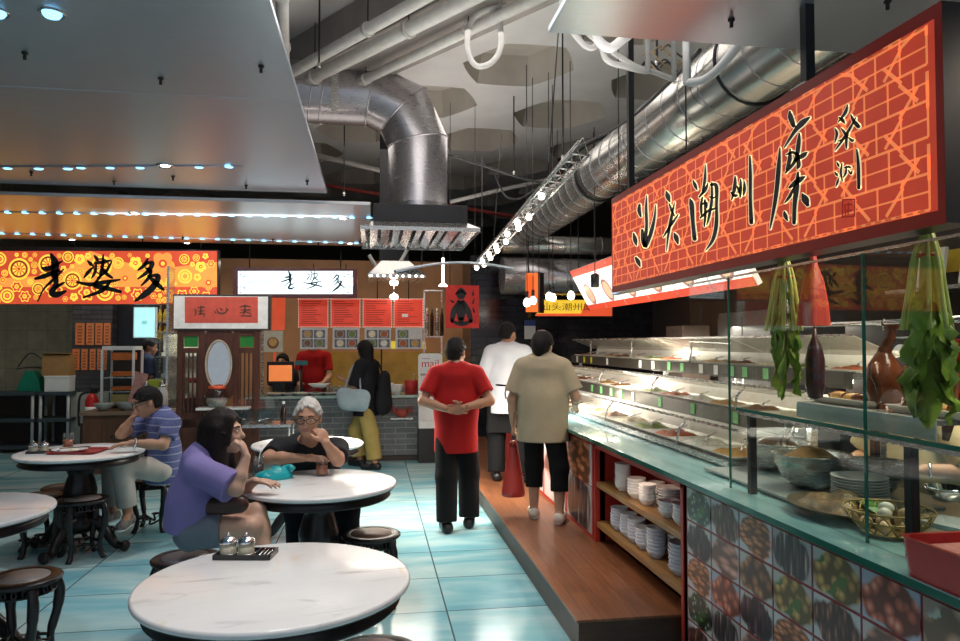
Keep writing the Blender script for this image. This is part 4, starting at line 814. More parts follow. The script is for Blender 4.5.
# food inside the case
def onledge(px, py, z): return onz(px, py, z)
def steel_bowl(loc, r, h, lab, food, rim=True):
    t = thing('mixing_bowl', lab, 'bowl', loc); MB().lathe([(0, 0), (r * .45, 0), (r * .75, h * .3), (r * .95, h * .75), (r, h), (r * 1.05, h + .004), (r * 1.05, h + .008), (r * .97, h), (r * .72, h * .32), (r * .42, .012), (0, .01)], n=40).build('bowl', m_steel, t)
    if food:
        f = MB().lathe([(0, h * .92 + .05), (r * .3, h * .9 + .045), (r * .6, h * .85 + .02), (r * .88, h * .8), (r * .9, h * .7)], n=24).build('food', food, t); 
    return t
m_noodle = mat('fried_noodles', (.40, .20, .05), .4, var=.4, vs=50, bump=1, bs=70, stretch=(1, 4, 1))
WT = .925
b1 = steel_bowl((2.0, 3.02, WT + .012), .165, .15, 'steel mixing bowl heaped with fried noodles in the glass case', m_noodle)
steel_bowl((2.10, 3.46, WT + .012), .16, .14, 'steel mixing bowl with tongs handles at the far end of the case', mat('dark_stew', (.06, .03, .015), .3))
t = thing('tongs', 'pair of bright tongs leaning in the far steel bowl', 'tongs', (2.08, 3.4, WT + .15)); MB().tube([(0, 0, 0), (.0, -.06, .12)], .007, 8).build('arm', m_chrome, t); MB().tube([(.03, 0, 0), (.05, -.05, .10)], .007, 8).build('arm', m_chrome, t)
steel_bowl((2.22, 2.88, WT + .012), .13, .13, 'plain steel bowl behind the plate stack in the case', None)
stack(2.0, 2.69, WT + .012, 9, .11, .02, .0115, m_bowl, 'plate stack beside the noodle bowl', 'plate', 'plates stacked in the glass case')
MB_ = MB().bx(1.76, 2.3, 2.58, 3.6, WT, WT + .01).build('serving_mat', mat('white_serving_mat', (.34, .38, .38), .3)); props(MB_, 'pale steel sheet under the bowls in the glass case', 'sheet')
pw = onz(845, 512, WT + .03); pw = onz(842, 508, WT + .02); pw.z = WT
t = thing('dish_platter', 'wide dark platter of fish garnished with a green leaf', 'platter', pw); MB().lathe([(0, 0), (.1, 0), (.17, .02), (.19, .035), (.185, .037), (.1, .01), (0, .008)], n=36, sy=1.25).build('platter', mat('dark_stoneware', (.10, .075, .04), .35), t)
pile(.24, .3, .06, 12, 5).build('fish', mat('braised_fish', (.20, .13, .06), .3, var=.5, vs=25, bump=.6), t, (0, 0, .02))
m = MB(); vs = [(.0, 0, 0)]; 
lf = [(x_ * .11, w_ * .045, .075 - .3 * x_ * x_ * .1) for x_, w_ in [(-1, 0), (-.6, .7), (0, 1), (.6, .7), (1, 0), (.6, -.7), (0, -1), (-.6, -.7)]]
m.add(lf + [(a, b, c - .004) for a, b, c in lf], [list(range(8)), list(range(15, 7, -1))] + [(i, (i + 1) % 8, 8 + (i + 1) % 8, 8 + i) for i in range(8)]).build('banana_leaf', mat('fresh_leaf', (.08, .30, .03), .35, var=.3), t, (.03, -.12, .0), 1.2)
bw = onz(889, 524, WT + .03); bw.z = WT; t = thing('egg_basket', 'shallow wire basket of braised brown eggs in the case', 'basket', bw)
m = MB()
for k in range(16): a = 2 * math.pi * k / 16; m.tube([(.09 * math.cos(a), .09 * math.sin(a), .006), (.13 * math.cos(a + .25), .13 * math.sin(a + .25), .05), (.145 * math.cos(a + .4), .145 * math.sin(a + .4), .085)], .003, 5); m.tube([(.09 * math.cos(a), .09 * math.sin(a), .006), (.13 * math.cos(a - .25), .13 * math.sin(a - .25), .05), (.145 * math.cos(a - .4), .145 * math.sin(a - .4), .085)], .003, 5)
for r, z in ((.09, .005), (.13, .05), (.146, .085)): m.tube([(r * math.cos(a), r * math.sin(a), z) for a in [2 * math.pi * i / 28 for i in range(28)]], .004, 5, closed=True)
m.lathe([(0, .002), (.088, .003)], n=20)
m.build('wire_frame', mat('brass_wire', (.42, .30, .12), .35, .6), t)
m_egg = mat('braised_egg', (.55, .38, .20), .3, var=.3, vs=9); m_eggp = mat('peeled_egg', (.85, .80, .70), .3)
random.seed(5); E_ = []
for k, (x_, y_, z_) in enumerate([(-.05, -.04, .03), (.02, -.06, .03), (.06, .01, .03), (0, .03, .03), (-.06, .04, .03), (.03, .075, .035), (-.02, -.005, .068), (.04, -.03, .07), (.03, .05, .075)]):
    o = MB().ball((0, 0, 0), (.027, .022, .022), 14, R=Matrix.Rotation(k * 1.1, 3, 'Z')).build('egg', m_eggp if k in (6, 8) else m_egg, None, bw + Vector((x_, y_, z_)))
    props(o, ['brown egg, farthest left in the wire basket', 'brown egg at the front of the wire basket', 'brown egg at the right side of the wire basket', 'brown egg in the middle bottom of the wire basket', 'brown egg at the back left of the wire basket', 'brown egg at the back of the wire basket', 'pale peeled egg on top at the left of the basket', 'brown egg on top at the right of the basket', 'pale peeled egg on top at the back of the basket'][k], 'egg', 'eggs in the wire basket')
lw_ = onx(880, 487, 2.12); t = thing('ladle', 'round steel ladle lying over the platter in the case', 'ladle', (2.08, 2.33, WT + .09)); MB().lathe([(0, 0), (.04, .012), (.065, .045), (.07, .06), (.066, .058), (.04, .016), (0, .004)], n=24).build('cup', m_chrome, t); MB().tube([(.065, 0, .055), (.16, .05, .10), (.26, .1, .12)], .006, 8).build('handle', m_chrome, t)
stack(2.1, 2.13, WT, 2, .075, .02, .012, m_bowl, 'small plate pair behind the egg basket', 'plate', 'small plates behind the eggs')
for k, (a, b, z, lab) in enumerate([(2.17, 1.83, .94, 'white square plate behind the red tray, right of the egg basket'), (2.0, 2.02 + .18, .955, 'white rectangular dish between the ladle and the red tray')]):
    o = tray(.16, .2, .025).build('square_plate', m_white, None, (a, b, z), .3); props(o, lab, 'plate')
# red tray box on the ledge
rc = onz(903, 578, .915); t = thing('red_tray', 'deep red plastic tray of coins and notes at the near end of the counter', 'tray', (rc.x + .20, rc.y - .21, .916))
m_rplas = mat('red_plastic', (.46, .02, .018), .3); H2 = .115
def rrect(w, d, r, n=5): return [(sx * (w / 2 - r) + r * math.cos(a), sy * (d / 2 - r) + r * math.sin(a)) for sx, sy, a0 in ((1, 1, 0), (-1, 1, 90), (-1, -1, 180), (1, -1, 270)) for a in [math.radians(a0 + 90 * i / n) for i in range(n + 1)]]
def bin_(w, d, h, r, th, floor_):
    m = MB(); R_ = [(w - .02, d - .02, 0), (w, d, h * .96), (w + .008, d + .008, h), (w - th, d - th, h), (w - th - .02, d - th - .02, floor_)]; vs = []
    for a, b, z in R_: vs += [(p[0], p[1], z) for p in rrect(a, b, r)]
    n = len(rrect(w, d, r)); fs = [list(range(n))[::-1], [4 * n + i for i in range(n)]]
    for i in range(4): fs += [(i * n + k, i * n + (k + 1) % n, (i + 1) * n + (k + 1) % n, (i + 1) * n + k) for k in range(n)]
    return m.add(vs, fs)
bin_(.36, .5, H2, .03, .02, H2 - .03).build('tray_body', m_rplas, t)
MB().bx(-.155, .155, -.225, .225, H2 - .029, H2 - .026).build('pink_liner', mat('pink_liner', (.62, .22, .20), .5), t)
random.seed(2)
for k, (x_, y_) in enumerate([(-.08, .12), (-.02, .15), (.05, .1), (-.1, .0), (.02, .03), (.1, .05), (-.05, -.08), (.07, -.1)]):
    o = MB().lathe([(0, 0), (.012, 0), (.0125, .002), (.012, .004), (0, .004)], n=14, sx=1, sy=1).build('coin', mat('dull_brass', (.55, .45, .25), .35, .7), None, Vector((rc.x + .20 + x_, rc.y - .21 + y_, .916 + H2 - .026)))
    props(o, ['coin nearest the far left corner of the red tray', 'coin at the far end of the red tray', 'coin at the far right of the red tray', 'coin by the left side of the red tray', 'coin in the middle of the red tray', 'coin by the right side of the red tray', 'coin in the near left part of the red tray', 'coin in the near right part of the red tray'][k], 'coin', 'coins in the red tray')
# hanging rail with greens, ducks
t = thing('hanging_rail', 'steel rail hanging under the red sign for bundles of greens', 'rail', (1.86, 1.0, 1.99)); MB().tube([(0, 0, 0), (0, 3.0, 0)], .009, 10).build('rail', m_steel, t)
for y in (.3, 2.6): MB().tube([(0, y, 0), (0, y, .25)], .006, 8).build('bracket', m_steel, t)
m_leaf = mat('mustard_leaf', (.19, .31, .03), .4, var=.45, vs=9, bump=.3, bs=30); m_stem = mat('pale_green_stem', (.44, .50, .13), .45, var=.25, vs=12, stretch=(6, 6, 1))
def greens(loc, h, lab, seed, w=.1):
    random.seed(seed); t = thing('greens_bundle', lab, 'vegetable bundle', loc)
    m = MB()
    for k in range(11):
        a = 2 * math.pi * k / 11; r = .02 + .012 * (k % 3); m.tube(curve([Vector((.012 * math.cos(a), .012 * math.sin(a), -.01)), Vector((r * math.cos(a), r * math.sin(a), -.12 * h)), Vector((1.5 * r * math.cos(a), 1.5 * r * math.sin(a), -.32 * h)), Vector((2 * r * math.cos(a), 2 * r * math.sin(a), -.5 * h))], 4), [.007] * 5 + [.009] * 8, 6)
    m.build('stalk', m_stem, t)
    MB().tube([(.03 * math.cos(a), .03 * math.sin(a), -.13 * h) for a in [.5 * q for q in range(13)]], .006, 6, closed=True).build('tie', mat('red_raffia_tie', (.5, .05, .03), .5), t)
    MB().tube([(0, 0, .0), (0, 0, -.03)], .004, 6).build('hook', m_steel, t)
    for k in range(22):
        a = random.uniform(0, 6.28); z0 = -h * random.uniform(.22, .72); L2 = h * random.uniform(.22, .34); ww = w * random.uniform(.45, .8); n = 7; vs = []
        for i in range(n):
            f = i / (n - 1); rad = .025 + w * .55 * math.sin(f * 2.4) * (.5 + .5 * random.random()); wid = ww * math.sin(math.pi * min(1, f * .9 + .08)) ** .8
            for s_ in (-1, -.45, .0, .45, 1):
                aa = a + s_ * wid / max(.05, rad + .04) * .8; rr = rad + (.012 * math.sin(9 * f + 3 * s_ + k)) - .018 * (1 - abs(s_)); vs.append((rr * math.cos(aa), rr * math.sin(aa), z0 - L2 * f - .015 * abs(s_)))
        fs = [(i * 5 + j, i * 5 + j + 1, i * 5 + j + 6, i * 5 + j + 5) for i in range(n - 1) for j in range(4)]
        MB().add(vs, fs, 0, True).build('leaf', m_leaf, t)
    return t
greens((1.86, 2.14, 1.985), .68, 'large bundle of leafy greens hanging nearest, right of the roast ducks', 3, .12)
greens((1.86, 2.98, 1.985), .66, 'slimmer bundle of greens hanging left, before the tray display', 8, .075)
t = thing('red_bag', 'bunch of red plastic bags hanging beside the slimmer greens', 'plastic bag', (1.90, 2.83, 1.985)); m = MB(); vs = []
for i, (z, r) in enumerate([(-.0, .012), (-.05, .02), (-.12, .045), (-.22, .06), (-.31, .065)]):
    for k in range(20): a = 2 * math.pi * k / 20; rr = r * (1 + .16 * math.sin(5 * a) * (i / 4)); vs.append((rr * math.cos(a), rr * .8 * math.sin(a), z))
m.add(vs, [(i * 20 + k, i * 20 + (k + 1) % 20, i * 20 + 20 + (k + 1) % 20, i * 20 + 20 + k) for i in range(4) for k in range(20)], 0, True).build('gathered_bag', mat('red_film', (.55, .06, .04), .35, bump=.5, bs=25, stretch=(3, 3, .4)), t); MB().tube([(0, 0, 0), (0, 0, -.02)], .005, 6).build('hook', m_steel, t)
t = thing('hanging_gourd', 'dark purple long gourd hanging beside the slimmer greens', 'gourd', (1.98, 2.95, 1.985)); MB().lathe([(0, -.64), (.03, -.63), (.042, -.58), (.042, -.46), (.03, -.40), (.012, -.36), (.008, -.32), (0, -.32)], n=20).build('fruit', mat('aubergine_skin', (.035, .012, .02), .3, var=.3), t); MB().tube([(0, 0, 0), (0, 0, -.34)], .003, 6).build('string', m_cable, t)
t = thing('duck_rail', 'bright steel rail carrying the roast ducks inside the stall', 'rail', (2.2, 1.6, 1.69)); MB().tube([(0, 0, 0), (0, 2.0, 0)], .013, 12).build('rail', m_chrome, t)
for y in (.1, 1.9): MB().tube([(0, y, 0), (0, y, .9)], .008, 8).build('bracket', m_steel, t)
m_roast = mat('roast_skin', (.13, .036, .012), .2, var=.6, vs=9, bump=.3, bs=40)
def duck(loc, rz, lab, s=1.):
    t = thing('roast_duck', lab, 'roast duck', loc, rz)
    V_ = [(0, 0, -.02), (.0, .03, -.05), (0, .02, -.10)]
    m = MB().tube(curve([Vector((0, .0, .015)), Vector((0, -.03, .005)), Vector((0, -.035, -.04)), Vector((0, -.01, -.09)), Vector((0, 0, -.13))], 4), [.016] * 9 + [.02] * 4 + [.028] * 4, 12); m.build('neck', m_roast, t)
    MB().lathe([(0, -.40), (.03, -.395), (.06, -.36), (.082, -.30), (.088, -.24), (.07, -.17), (.04, -.125), (.02, -.105), (0, -.1)], n=24, sx=1, sy=.85).build('body', m_roast, t)
    for s_ in (-1, 1):
        MB().tube(curve([Vector((.06 * s_, 0, -.17)), Vector((.10 * s_, -.02, -.22)), Vector((.085 * s_, -.03, -.29)), Vector((.10 * s_, -.02, -.33))], 4), [.02] * 5 + [.015] * 4 + [.009] * 4, 10).build('wing', m_roast, t)
        MB().tube([(.04 * s_, -.02, -.34), (.06 * s_, -.03, -.40), (.05 * s_, -.03, -.46)], [.034, .022, .012], 10).build('leg', m_roast, t)
    MB().ball((0, -.045, .0), (.02, .035, .022), 12).build('head', m_roast, t); MB().tube([(0, 0, .02), (0, .0, -.03)], .004, 6).build('hook', m_steel, t)
duck((2.2, 2.79, 1.675), .4, 'roast duck on the steel rail, left one behind the dark glass edge'); duck((2.2, 2.55, 1.675), -.3, 'roast duck on the steel rail, nearest and glossiest one')
# meat shelf behind
t = thing('meat_shelf', 'steel shelf holding the roast meat tray behind the hanging greens', 'shelf', (2.02, 2.0, 1.30)); MB().bx(0, .5, .3, 1.15, 0, .02).build('shelf_plate', m_steel, t); MB().bx(-.005, .0, .3, 1.15, -.055, .02).build('front_lip', mat('bluish_steel_lip', (.42, .54, .56), .35, .2), t)
for y in (.35, 1.1): MB().bx(.4, .43, y, y + .03, -.375, 0).build('post', m_steel, t)
for k, (y, lab) in enumerate([(2.95, 'white tray of roast meat at the far end of the meat shelf'), (2.42, 'white tray of chopped roast meat nearest on the meat shelf')]):
    t = thing('meat_tray', lab, 'food tray', (2.2, y, 1.321)); tray(.26, .42, .03).build('tray', m_tray, t)
    for q in range(7): MB().ball((random.uniform(-.08, .08), -.15 + .05 * q, .03), (.05, .03, .022), 10, R=Matrix.Rotation(q, 3, 'Z')).build('meat_piece', [m_roast, FOODM[0]][q % 2], t)
# kitchen behind the stall
t = thing('wall_shelf', 'wall shelf of pale platters high behind the roast ducks', 'shelf', (4.3, 4.4, 2.0)); MB().bx(-.1, .28, -2.6, .9, 0, .03).build('board', m_steel, t)
for y in (-2.5, -.8, .8): MB().bx(.2, .28, y, y + .03, -.25, 0).build('bracket', m_darkmetal, t)
for k in range(5): o = MB().box((0, 0, .16), (.03, .34, .3), 0, 0, Matrix.Rotation(.15, 3, 'Y')).build('platter', m_tray, None, (4.34, 3.0 + .5 * k, 2.03)); props(o, f'pale platter propped on the high wall shelf, {ordn(k)} from the near end', 'platter', 'platters on the high shelf')
t = thing('steel_fridge', 'tall steel cabinet standing behind the tray display', 'fridge', (3.85, 6.3, 0)); m_dsteel = mat('dull_steel', (.16, .15, .15), .4, .5); MB().bx(-.35, .35, -.5, .5, 0, 1.9).build('carcass', m_dsteel, t, bevel=.01); 
for a in (-.245, .245): d_ = MB().bx(-.37, -.35, a - .235, a + .235, .1, 1.85).build('door', m_dsteel, t); MB().tube([(-.4, a * .3, 1.0), (-.4, a * .3, 1.3)], .01, 8).build('handle', m_chrome, d_)
t = thing('kitchen_partition', 'beige box column with a small red emblem behind the trays', 'partition', (3.15, 7.1, 0)); MB().bx(0, .3, -.2, .2, 0, 1.78).build('column', mat('beige_board', (.13, .085, .065), .6), t); m = MB(); m.disc(0, 0, .05, lambda u, v, d: (.12 + u * 1.3, -.201 - d, 1.62 + v), .002, 0, 20); m.disc(0, 0, .03, lambda u, v, d: (.12 + u, -.201 - d, 1.62 + v), .004, 1, 16); m.build('emblem', [mat('emblem_black', (.02, .02, .02), .4), mat('emblem_red', (.6, .05, .03), .4)], t)
t = thing('back_bench', 'steel back bench along the kitchen wall', 'bench', (4.25, 3.8, 0)); MB().bx(-.33, .33, -3.0, 1.8, .86, .9).build('worktop', m_steel, t); MB().bx(-.3, .3, -2.95, 1.75, .05, .86).build('cupboard', m_darkmetal, t)
t = thing('kitchen_scale', 'round-faced kitchen scale on the bench shelf behind the ducks', 'scale', (3.95, 4.7, 1.42)); MB().bx(-.1, .1, -.12, .12, 0, .18).build('case', m_darkmetal, t); MB().cyl((-.102, 0, .09), (-.112, 0, .09), .08, .08, 24).build('dial', m_white, t); MB().lathe([(0, .2), (.14, .21), (.15, .225), (0, .215)], n=24).build('pan', m_steel, t)
t = thing('red_basin', 'red plastic basin beside the kitchen scale', 'basin', (3.95, 4.3, 1.42)); MB().lathe([(0, 0), (.1, 0), (.15, .2), (.165, .205), (.145, .2), (.095, .01), (0, .01)], n=28).build('basin', m_rplas, t)
t = thing('bench_shelf', 'raised shelf on the kitchen bench holding the scale', 'shelf', (4.0, 3.9, 1.4)); MB().bx(-.15, .5, -1.8, 1.8, -.02, .018).build('board', m_darkmetal, t)
for y in (-1.7, 1.7): MB().bx(.3, .34, y, y + .04, -.5, -.02).build('post', m_darkmetal, t)
t = thing('steel_pole', 'shiny steel pole rising behind the large greens bundle', 'pole', (2.02, 2.02, .925)); MB().tube([(0, 0, 0), (0, 0, 1.4)], .02, 14).build('pole', m_chrome, t); MB().lathe([(0, 0), (.05, 0), (.05, .012), (.02, .015)], n=20).build('flange', m_steel, t)
t = thing('yellow_notice', 'small yellow notice on the dark wall at the right edge', 'notice', (4.58, onx(957, 260, 4.58).y, onx(957, 260, 4.58).z)); MB().bx(0, .01, -.18, .12, -.09, .09).build('card', mat('yellow_notice_card', (.75, .50, .03), .5), t)
t = thing('soy_bottle', 'small glass bottle with steel spout inside the case shelf', 'bottle', (2.15, 3.2, 1.321)); MB().lathe([(0, 0), (.03, 0), (.032, .01), (.032, .08), (.012, .12), (.012, .15), (0, .15)], n=18).build('bottle', m_steel, t); MB().lathe([(0, .15), (.016, .15), (.012, .175), (0, .18)], n=14).build('stopper', m_chrome, t)
# ------------------------------------------------------------------ tables and stools
m_marble = marble('white_marble'); m_ebony = mat('ebonised_wood', (.014, .010, .010), .32, var=.3, vs=20, spec=.5)
m_stone = mat('stool_stone_inlay', (.30, .26, .25), .35, var=.2, vs=8); m_rosewood = mat('stool_wood_inlay', (.30, .19, .15), .4, var=.2, vs=10)
def table(loc, r, label, rz=.3, top=.76):
    t = thing('round_table', label, 'table', loc, rz)
    MB().lathe([(0, -.026), (r - .012, -.026), (r - .002, -.02), (r, -.012), (r - .004, -.002), (r - .012, 0), (0, 0)], (0, 0, top), 72).build('marble_top', m_marble, t)
    MB().lathe([(0, -.036), (r - .03, -.036), (r - .012, -.030), (r - .012, -.0262), (0, -.0262)], (0, 0, top), 64).build('top_rim', m_ebony, t)
    MB().lathe([(r - .10, -.085), (r - .045, -.085), (r - .036, -.075), (r - .05, -.06), (r - .04, -.0362), (r - .1, -.0362)], (0, 0, top), 64).build('apron', m_ebony, t)
    MB().lathe([(0, .14), (.09, .14), (.125, .17), (.13, .22), (.095, .27), (.085, .33), (.11, .38), (.12, .46), (.10, .54), (.085, .58), (.11, .64), (.16, .685), (.17, .7238), (0, .7238)], (0, 0, 0), 32).build('pedestal', m_ebony, t)
    for k in range(4):
        a = math.pi / 2 * k + .4; c, s_ = math.cos(a), math.sin(a)
        pts = [Vector((c * q, s_ * q, z)) for q, z in ((.06, .24), (.15, .22), (.24, .13), (.30, .055), (.36, .045), (.40, .06))]
        f = MB().tube(curve(pts, 4), [.05, .05, .05, .048, .046, .044, .042, .04, .04, .038, .036, .034, .032, .031, .03, .03, .032, .034, .036, .036, .03], 12).build('foot', m_ebony, t)
        MB().ball((c * .375, s_ * .375, .032), (.034, .034, .032), 12).build('claw_ball', m_ebony, f)
    for k in range(16):
        a = 2 * math.pi * k / 16; 
    return t
T1 = onz(276.5, 579, .76); T2 = onz(319, 482.5, .76); T3 = onz(81, 451, .76); e4 = onz(57, 508, .76); T5 = onz(308, 443, .76)
T4 = Vector((e4.x - .505, e4.y, .76))
flr = lambda p: (p.x, p.y, 0)
table(flr(T1), .475, 'round white marble table nearest the camera with a condiment tray on it', .2)
table(flr(T2), .465, 'round marble table with a teal plastic bag, where the grey-haired man leans', .5)
table(flr(T3), .458, 'round marble table at the left with a red tray, before the man in blue', .9)
table(flr(T4), .47, 'round marble table cut by the left edge of the photo', .1)
table(flr(T5), .46, 'round marble table behind the grey-haired man, partly hidden by him', .0)
SH = .44
def stool(loc, label, inlay, rz=0.):
    t = thing('round_stool', label, 'stool', (loc.x, loc.y, 0), rz, 'round stools'); h = SH; r = .176
    MB().lathe([(0, -.03), (r - .01, -.03), (r + .004, -.02), (r + .004, -.008), (r - .01, 0), (r - .045, 0), (r - .05, -.004), (0, -.004)], (0, 0, h), 40).build('seat_rim', m_ebony, t)
    MB().lathe([(0, 0), (r - .052, 0), (r - .052, .003), (0, .004)], (0, 0, h - .0039), 36).build('seat_inlay', inlay, t)
    m = MB().lathe([(r - .035, -.075), (r - .022, -.075), (r - .02, -.068), (r - .034, -.068)], (0, 0, h), 36); 
    for k in range(20):
        a = 2 * math.pi * k / 20; pts = [((r - .028) * math.cos(a + d), (r - .028) * math.sin(a + d), h - .05 + e) for d, e in [(.08 * math.cos(q), .018 * math.sin(q)) for q in [2 * math.pi * i / 8 for i in range(8)]]]; m.tube(pts, .0055, 5, closed=True)
    m.build('pierced_apron', m_ebony, t)
    for k in range(4):
        a = math.pi / 2 * k + .5; c, s_ = math.cos(a), math.sin(a)
        pts = [Vector((c * q, s_ * q, z)) for q, z in ((.148, h - .03), (.172, h - .10), (.163, h - .2), (.135, .13), (.14, .05), (.172, .0))]
        MB().tube(curve(pts, 4), [.024] * 4 + [.026] * 4 + [.022] * 4 + [.018] * 5 + [.020] * 4, 10).build('leg', m_ebony, t)
    m = MB()
    for k in range(4):
        a = math.pi / 2 * k + .5; b = a + math.pi / 2; p = Vector((.145 * math.cos(a), .145 * math.sin(a), .115)); q = Vector((.145 * math.cos(b), .145 * math.sin(b), .115))
        m.tube(curve([p, (p + q) * .36 + Vector((0, 0, .035)), (p + q) * .36 + Vector((0, 0, -.02)), q], 4), .009, 6)
        m.tube([(p + q) * .5 + Vector((.03 * math.cos(w), .03 * math.sin(w), .0)) for w in [.785 * i for i in range(8)]], .006, 5, closed=True)
    m.build('stretcher', m_ebony, t)
    return t
def at(px, py): return onz(px, py, SH)
stool(at(22, 576), 'black stool with grey inlay at the bottom left corner', m_stone, .2)
stool(at(83, 498), 'black stool standing before the thick pedestal of the left table', m_stone, .9)
stool(at(371, 532.5), 'black stool with reddish wooden seat right of the teal bag table', m_rosewood, .4)
stool(at(186, 556), 'black stool under the woman in the purple top', m_stone, .1)
stool(Vector((-.30, 5.14, 0)), 'black stool under the grey-haired man', m_stone, .6)
stool(at(153, 478), 'black stool under the man in the blue polo shirt', m_stone, .3)
stool(at(66, 486), 'black stool behind the pedestal of the left table', m_stone, 1.1)
stool(at(40, 495), 'black stool between the two left tables', m_stone, .7)
stool(at(374, 652), 'black stool tucked under the near table at the bottom edge', m_rosewood, .2)
# ------------------------------------------------------------------ things on the tables
m_tea = mat('iced_tea', (.36, .09, .03), .1, var=.1); m_cream_ = mat('cream_condiment', (.72, .64, .48), .4); m_glassw = glass('tumbler_glass', (.96, .97, .97), .25); m_cola = mat('dark_cola', (.03, .01, .008), .1)
m_tray = m_tray
def caddy(loc, rz, label, jl, sc=.86):
    t = thing('condiment_tray', label, 'tray', loc, rz); t.scale = (sc,) * 3; m = MB().bx(-.13, .13, -.065, .065, 0, .008)
    for a in ((-.13, -.122, -.065, .065), (.122, .13, -.065, .065), (-.13, .13, -.065, -.057), (-.13, .13, .057, .065), (.05, .056, -.065, .065)): m.bx(a[0], a[1], a[2], a[3], .008, .022)
    m.build('tray', mat('black_tray', (.02, .02, .022), .35), t)
    for k in range(3): MB().tube([(.075 + .018 * k, -.045, .016), (.078 + .018 * k, .05, .022)], .004, 6).build('spoon', m_chrome, t)
    R_ = Matrix.Rotation(rz, 3, 'Z')
    for k, x in enumerate((-.083, .0)):
        j = thing('condiment_jar', jl[k], 'jar', Vector(loc) + R_ @ Vector((x, 0, .0085)) * sc, rz, 'condiment jars'); j.scale = (sc,) * 3
        MB().lathe([(0, 0), (.036, 0), (.037, .01), (.037, .052), (0, .052)], n=24).build('pot', m_cream_, j); MB().lathe([(.0372, .002), (.0385, .004), (.0385, .05), (.0372, .05)], n=24).build('glass_wall', m_glassw, j)
        MB().lathe([(.0, .052), (.041, .052), (.042, .058), (.038, .066), (.026, .077), (.01, .082), (0, .083)], n=24).build('lid', m_chrome, j); MB().ball((0, 0, .09), .009, 12).build('knob', m_chrome, j); MB().lathe([(.039, .0), (.0415, .004), (.039, .008)], n=24).build('base_ring', m_chrome, j)
caddy(onz(246, 556, .761), -.16, 'black condiment tray on the near marble table', ['cream condiment jar with steel lid, left one on the near table tray', 'cream condiment jar with steel lid, right one on the near table tray'])
caddy(onz(44, 452.5, .761), .2, 'condiment tray at the left side of the table with the red tray', ['steel-lidded jar on the far left table tray, left one', 'steel-lidded jar on the far left table tray, right one'])
def mug(loc, label, h=.12, r=.038, fill=.55, handle=True, liq=None):
    t = thing('tea_mug', label, 'mug', loc); MB().lathe([(0, 0), (r, 0), (r * 1.05, .01), (r * 1.05, h), (r * .97, h), (r * .95, .012), (0, .012)], n=28).build('glass', m_glassw, t)
    MB().lathe([(0, .0125), (r * .94, .0125), (r * .94, h * fill), (0, h * fill)], n=28).build('drink', liq or m_tea, t)
    if handle: MB().tube(curve([Vector((r * 1.03, 0, h * .85)), Vector((r * 1.75, 0, h * .8)), Vector((r * 1.85, 0, h * .5)), Vector((r * 1.6, 0, h * .25)), Vector((r * 1.03, 0, h * .18))], 4), .006, 8).build('handle', m_glassw, t)
mug(onz(322, 475.5, .761), 'glass mug of iced tea on the teal bag table')
mug(onz(68, 448, .761), 'glass mug of iced tea beside the red tray', handle=True)
mug(onz(258, 477, .761), 'clear glass of dark cola behind the teal bag', .13, .034, .6, False, m_cola)
o = MB().tube([(0, 0, .02), (.03, .0, .2)], .003, 6).build('drinking_straw', m_white, None, onz(258, 477, .761) + Vector((-.01, 0, 0))); props(o, 'white straw standing in the cola glass', 'straw')
c = onz(272, 479, .761); random.seed(12); m = MB(); n = 26; vs = []; fs = []
for i in range(9):
    th = math.pi / 2 * i / 8
    for k in range(n):
        a = 2 * math.pi * k / n; w = 1 + .10 * math.sin(3 * a + 1) + .05 * math.sin(7 * a + i)
        vs.append((.115 * w * math.cos(th) ** .7 * math.cos(a), .07 * w * math.cos(th) ** .7 * math.sin(a), .065 * math.sin(th) * (1 + .22 * math.cos(a + .4)) + .006 * math.sin(5 * a + 2 * i) * math.sin(th * 2)))
for i in range(8):
    for k in range(n): fs.append((i * n + k, i * n + (k + 1) % n, (i + 1) * n + (k + 1) % n, (i + 1) * n + k))
fs.append(list(range(n))[::-1]); t = thing('plastic_bag', 'crumpled teal plastic bag on the marble table', 'plastic bag', c, .1); m.add(vs, fs, 0, True).build('bag_body', mat('teal_film', (.012, .38, .42), .3, var=.25, vs=12, bump=.6, bs=30), t)
MB().tube(curve([Vector((.06, 0, .06)), Vector((.10, .0, .075)), Vector((.125, -.01, .05))], 4), [.018, .016, .014, .012, .014, .017, .02, .022, .02], 10).build('knotted_end', MATS['teal_film'], t)
# left table
c = onz(78, 452, .761); t = thing('serving_tray', 'red serving tray on the left marble table', 'tray', c, -.12); t.scale = (.8, .8, 1); m = MB(); n = 1
def flat_tray(w, d, h, r=.04): 
    return bin_(w, d, h, r, .02, .005)
flat_tray(.46, .34, .018).build('tray_body', mat('dull_red_tray', (.36, .035, .04), .4), t)
c2 = c + Vector((-.06, .0, .006)); t = thing('dinner_plate', 'white dinner plate with leftovers on the red tray', 'plate', c2); MB().lathe([(0, 0), (.07, 0), (.12, .016), (.125, .019), (.118, .019), (.07, .006), (0, .005)], n=36).build('plate', m_bowl, t); pile(.09, .07, .015, 6, 3).build('leftovers', FOODM[2], t, (.02, .01, .006))
o = MB().tube([(0, 0, 0), (.2, .05, .004)], .003, 6).tube([(0, .012, 0), (.2, .064, .004)], .003, 6).build('chopsticks', m_ebony, None, c + Vector((-.14, .02, .027))); props(o, 'dark pair of chopsticks across the dinner plate', 'chopsticks')
t = thing('newspaper', 'folded newspaper under the hand of the man in blue', 'newspaper', onz(107, 447, .761), .3); MB().bx(-.14, .14, -.1, .1, 0, .006).build('sheet', mat('newsprint', (.62, .62, .62), .7, var=.25, vs=60), t); MB().bx(-.135, .12, -.095, .08, .006, .009).build('fold', MATS['newsprint'], t)
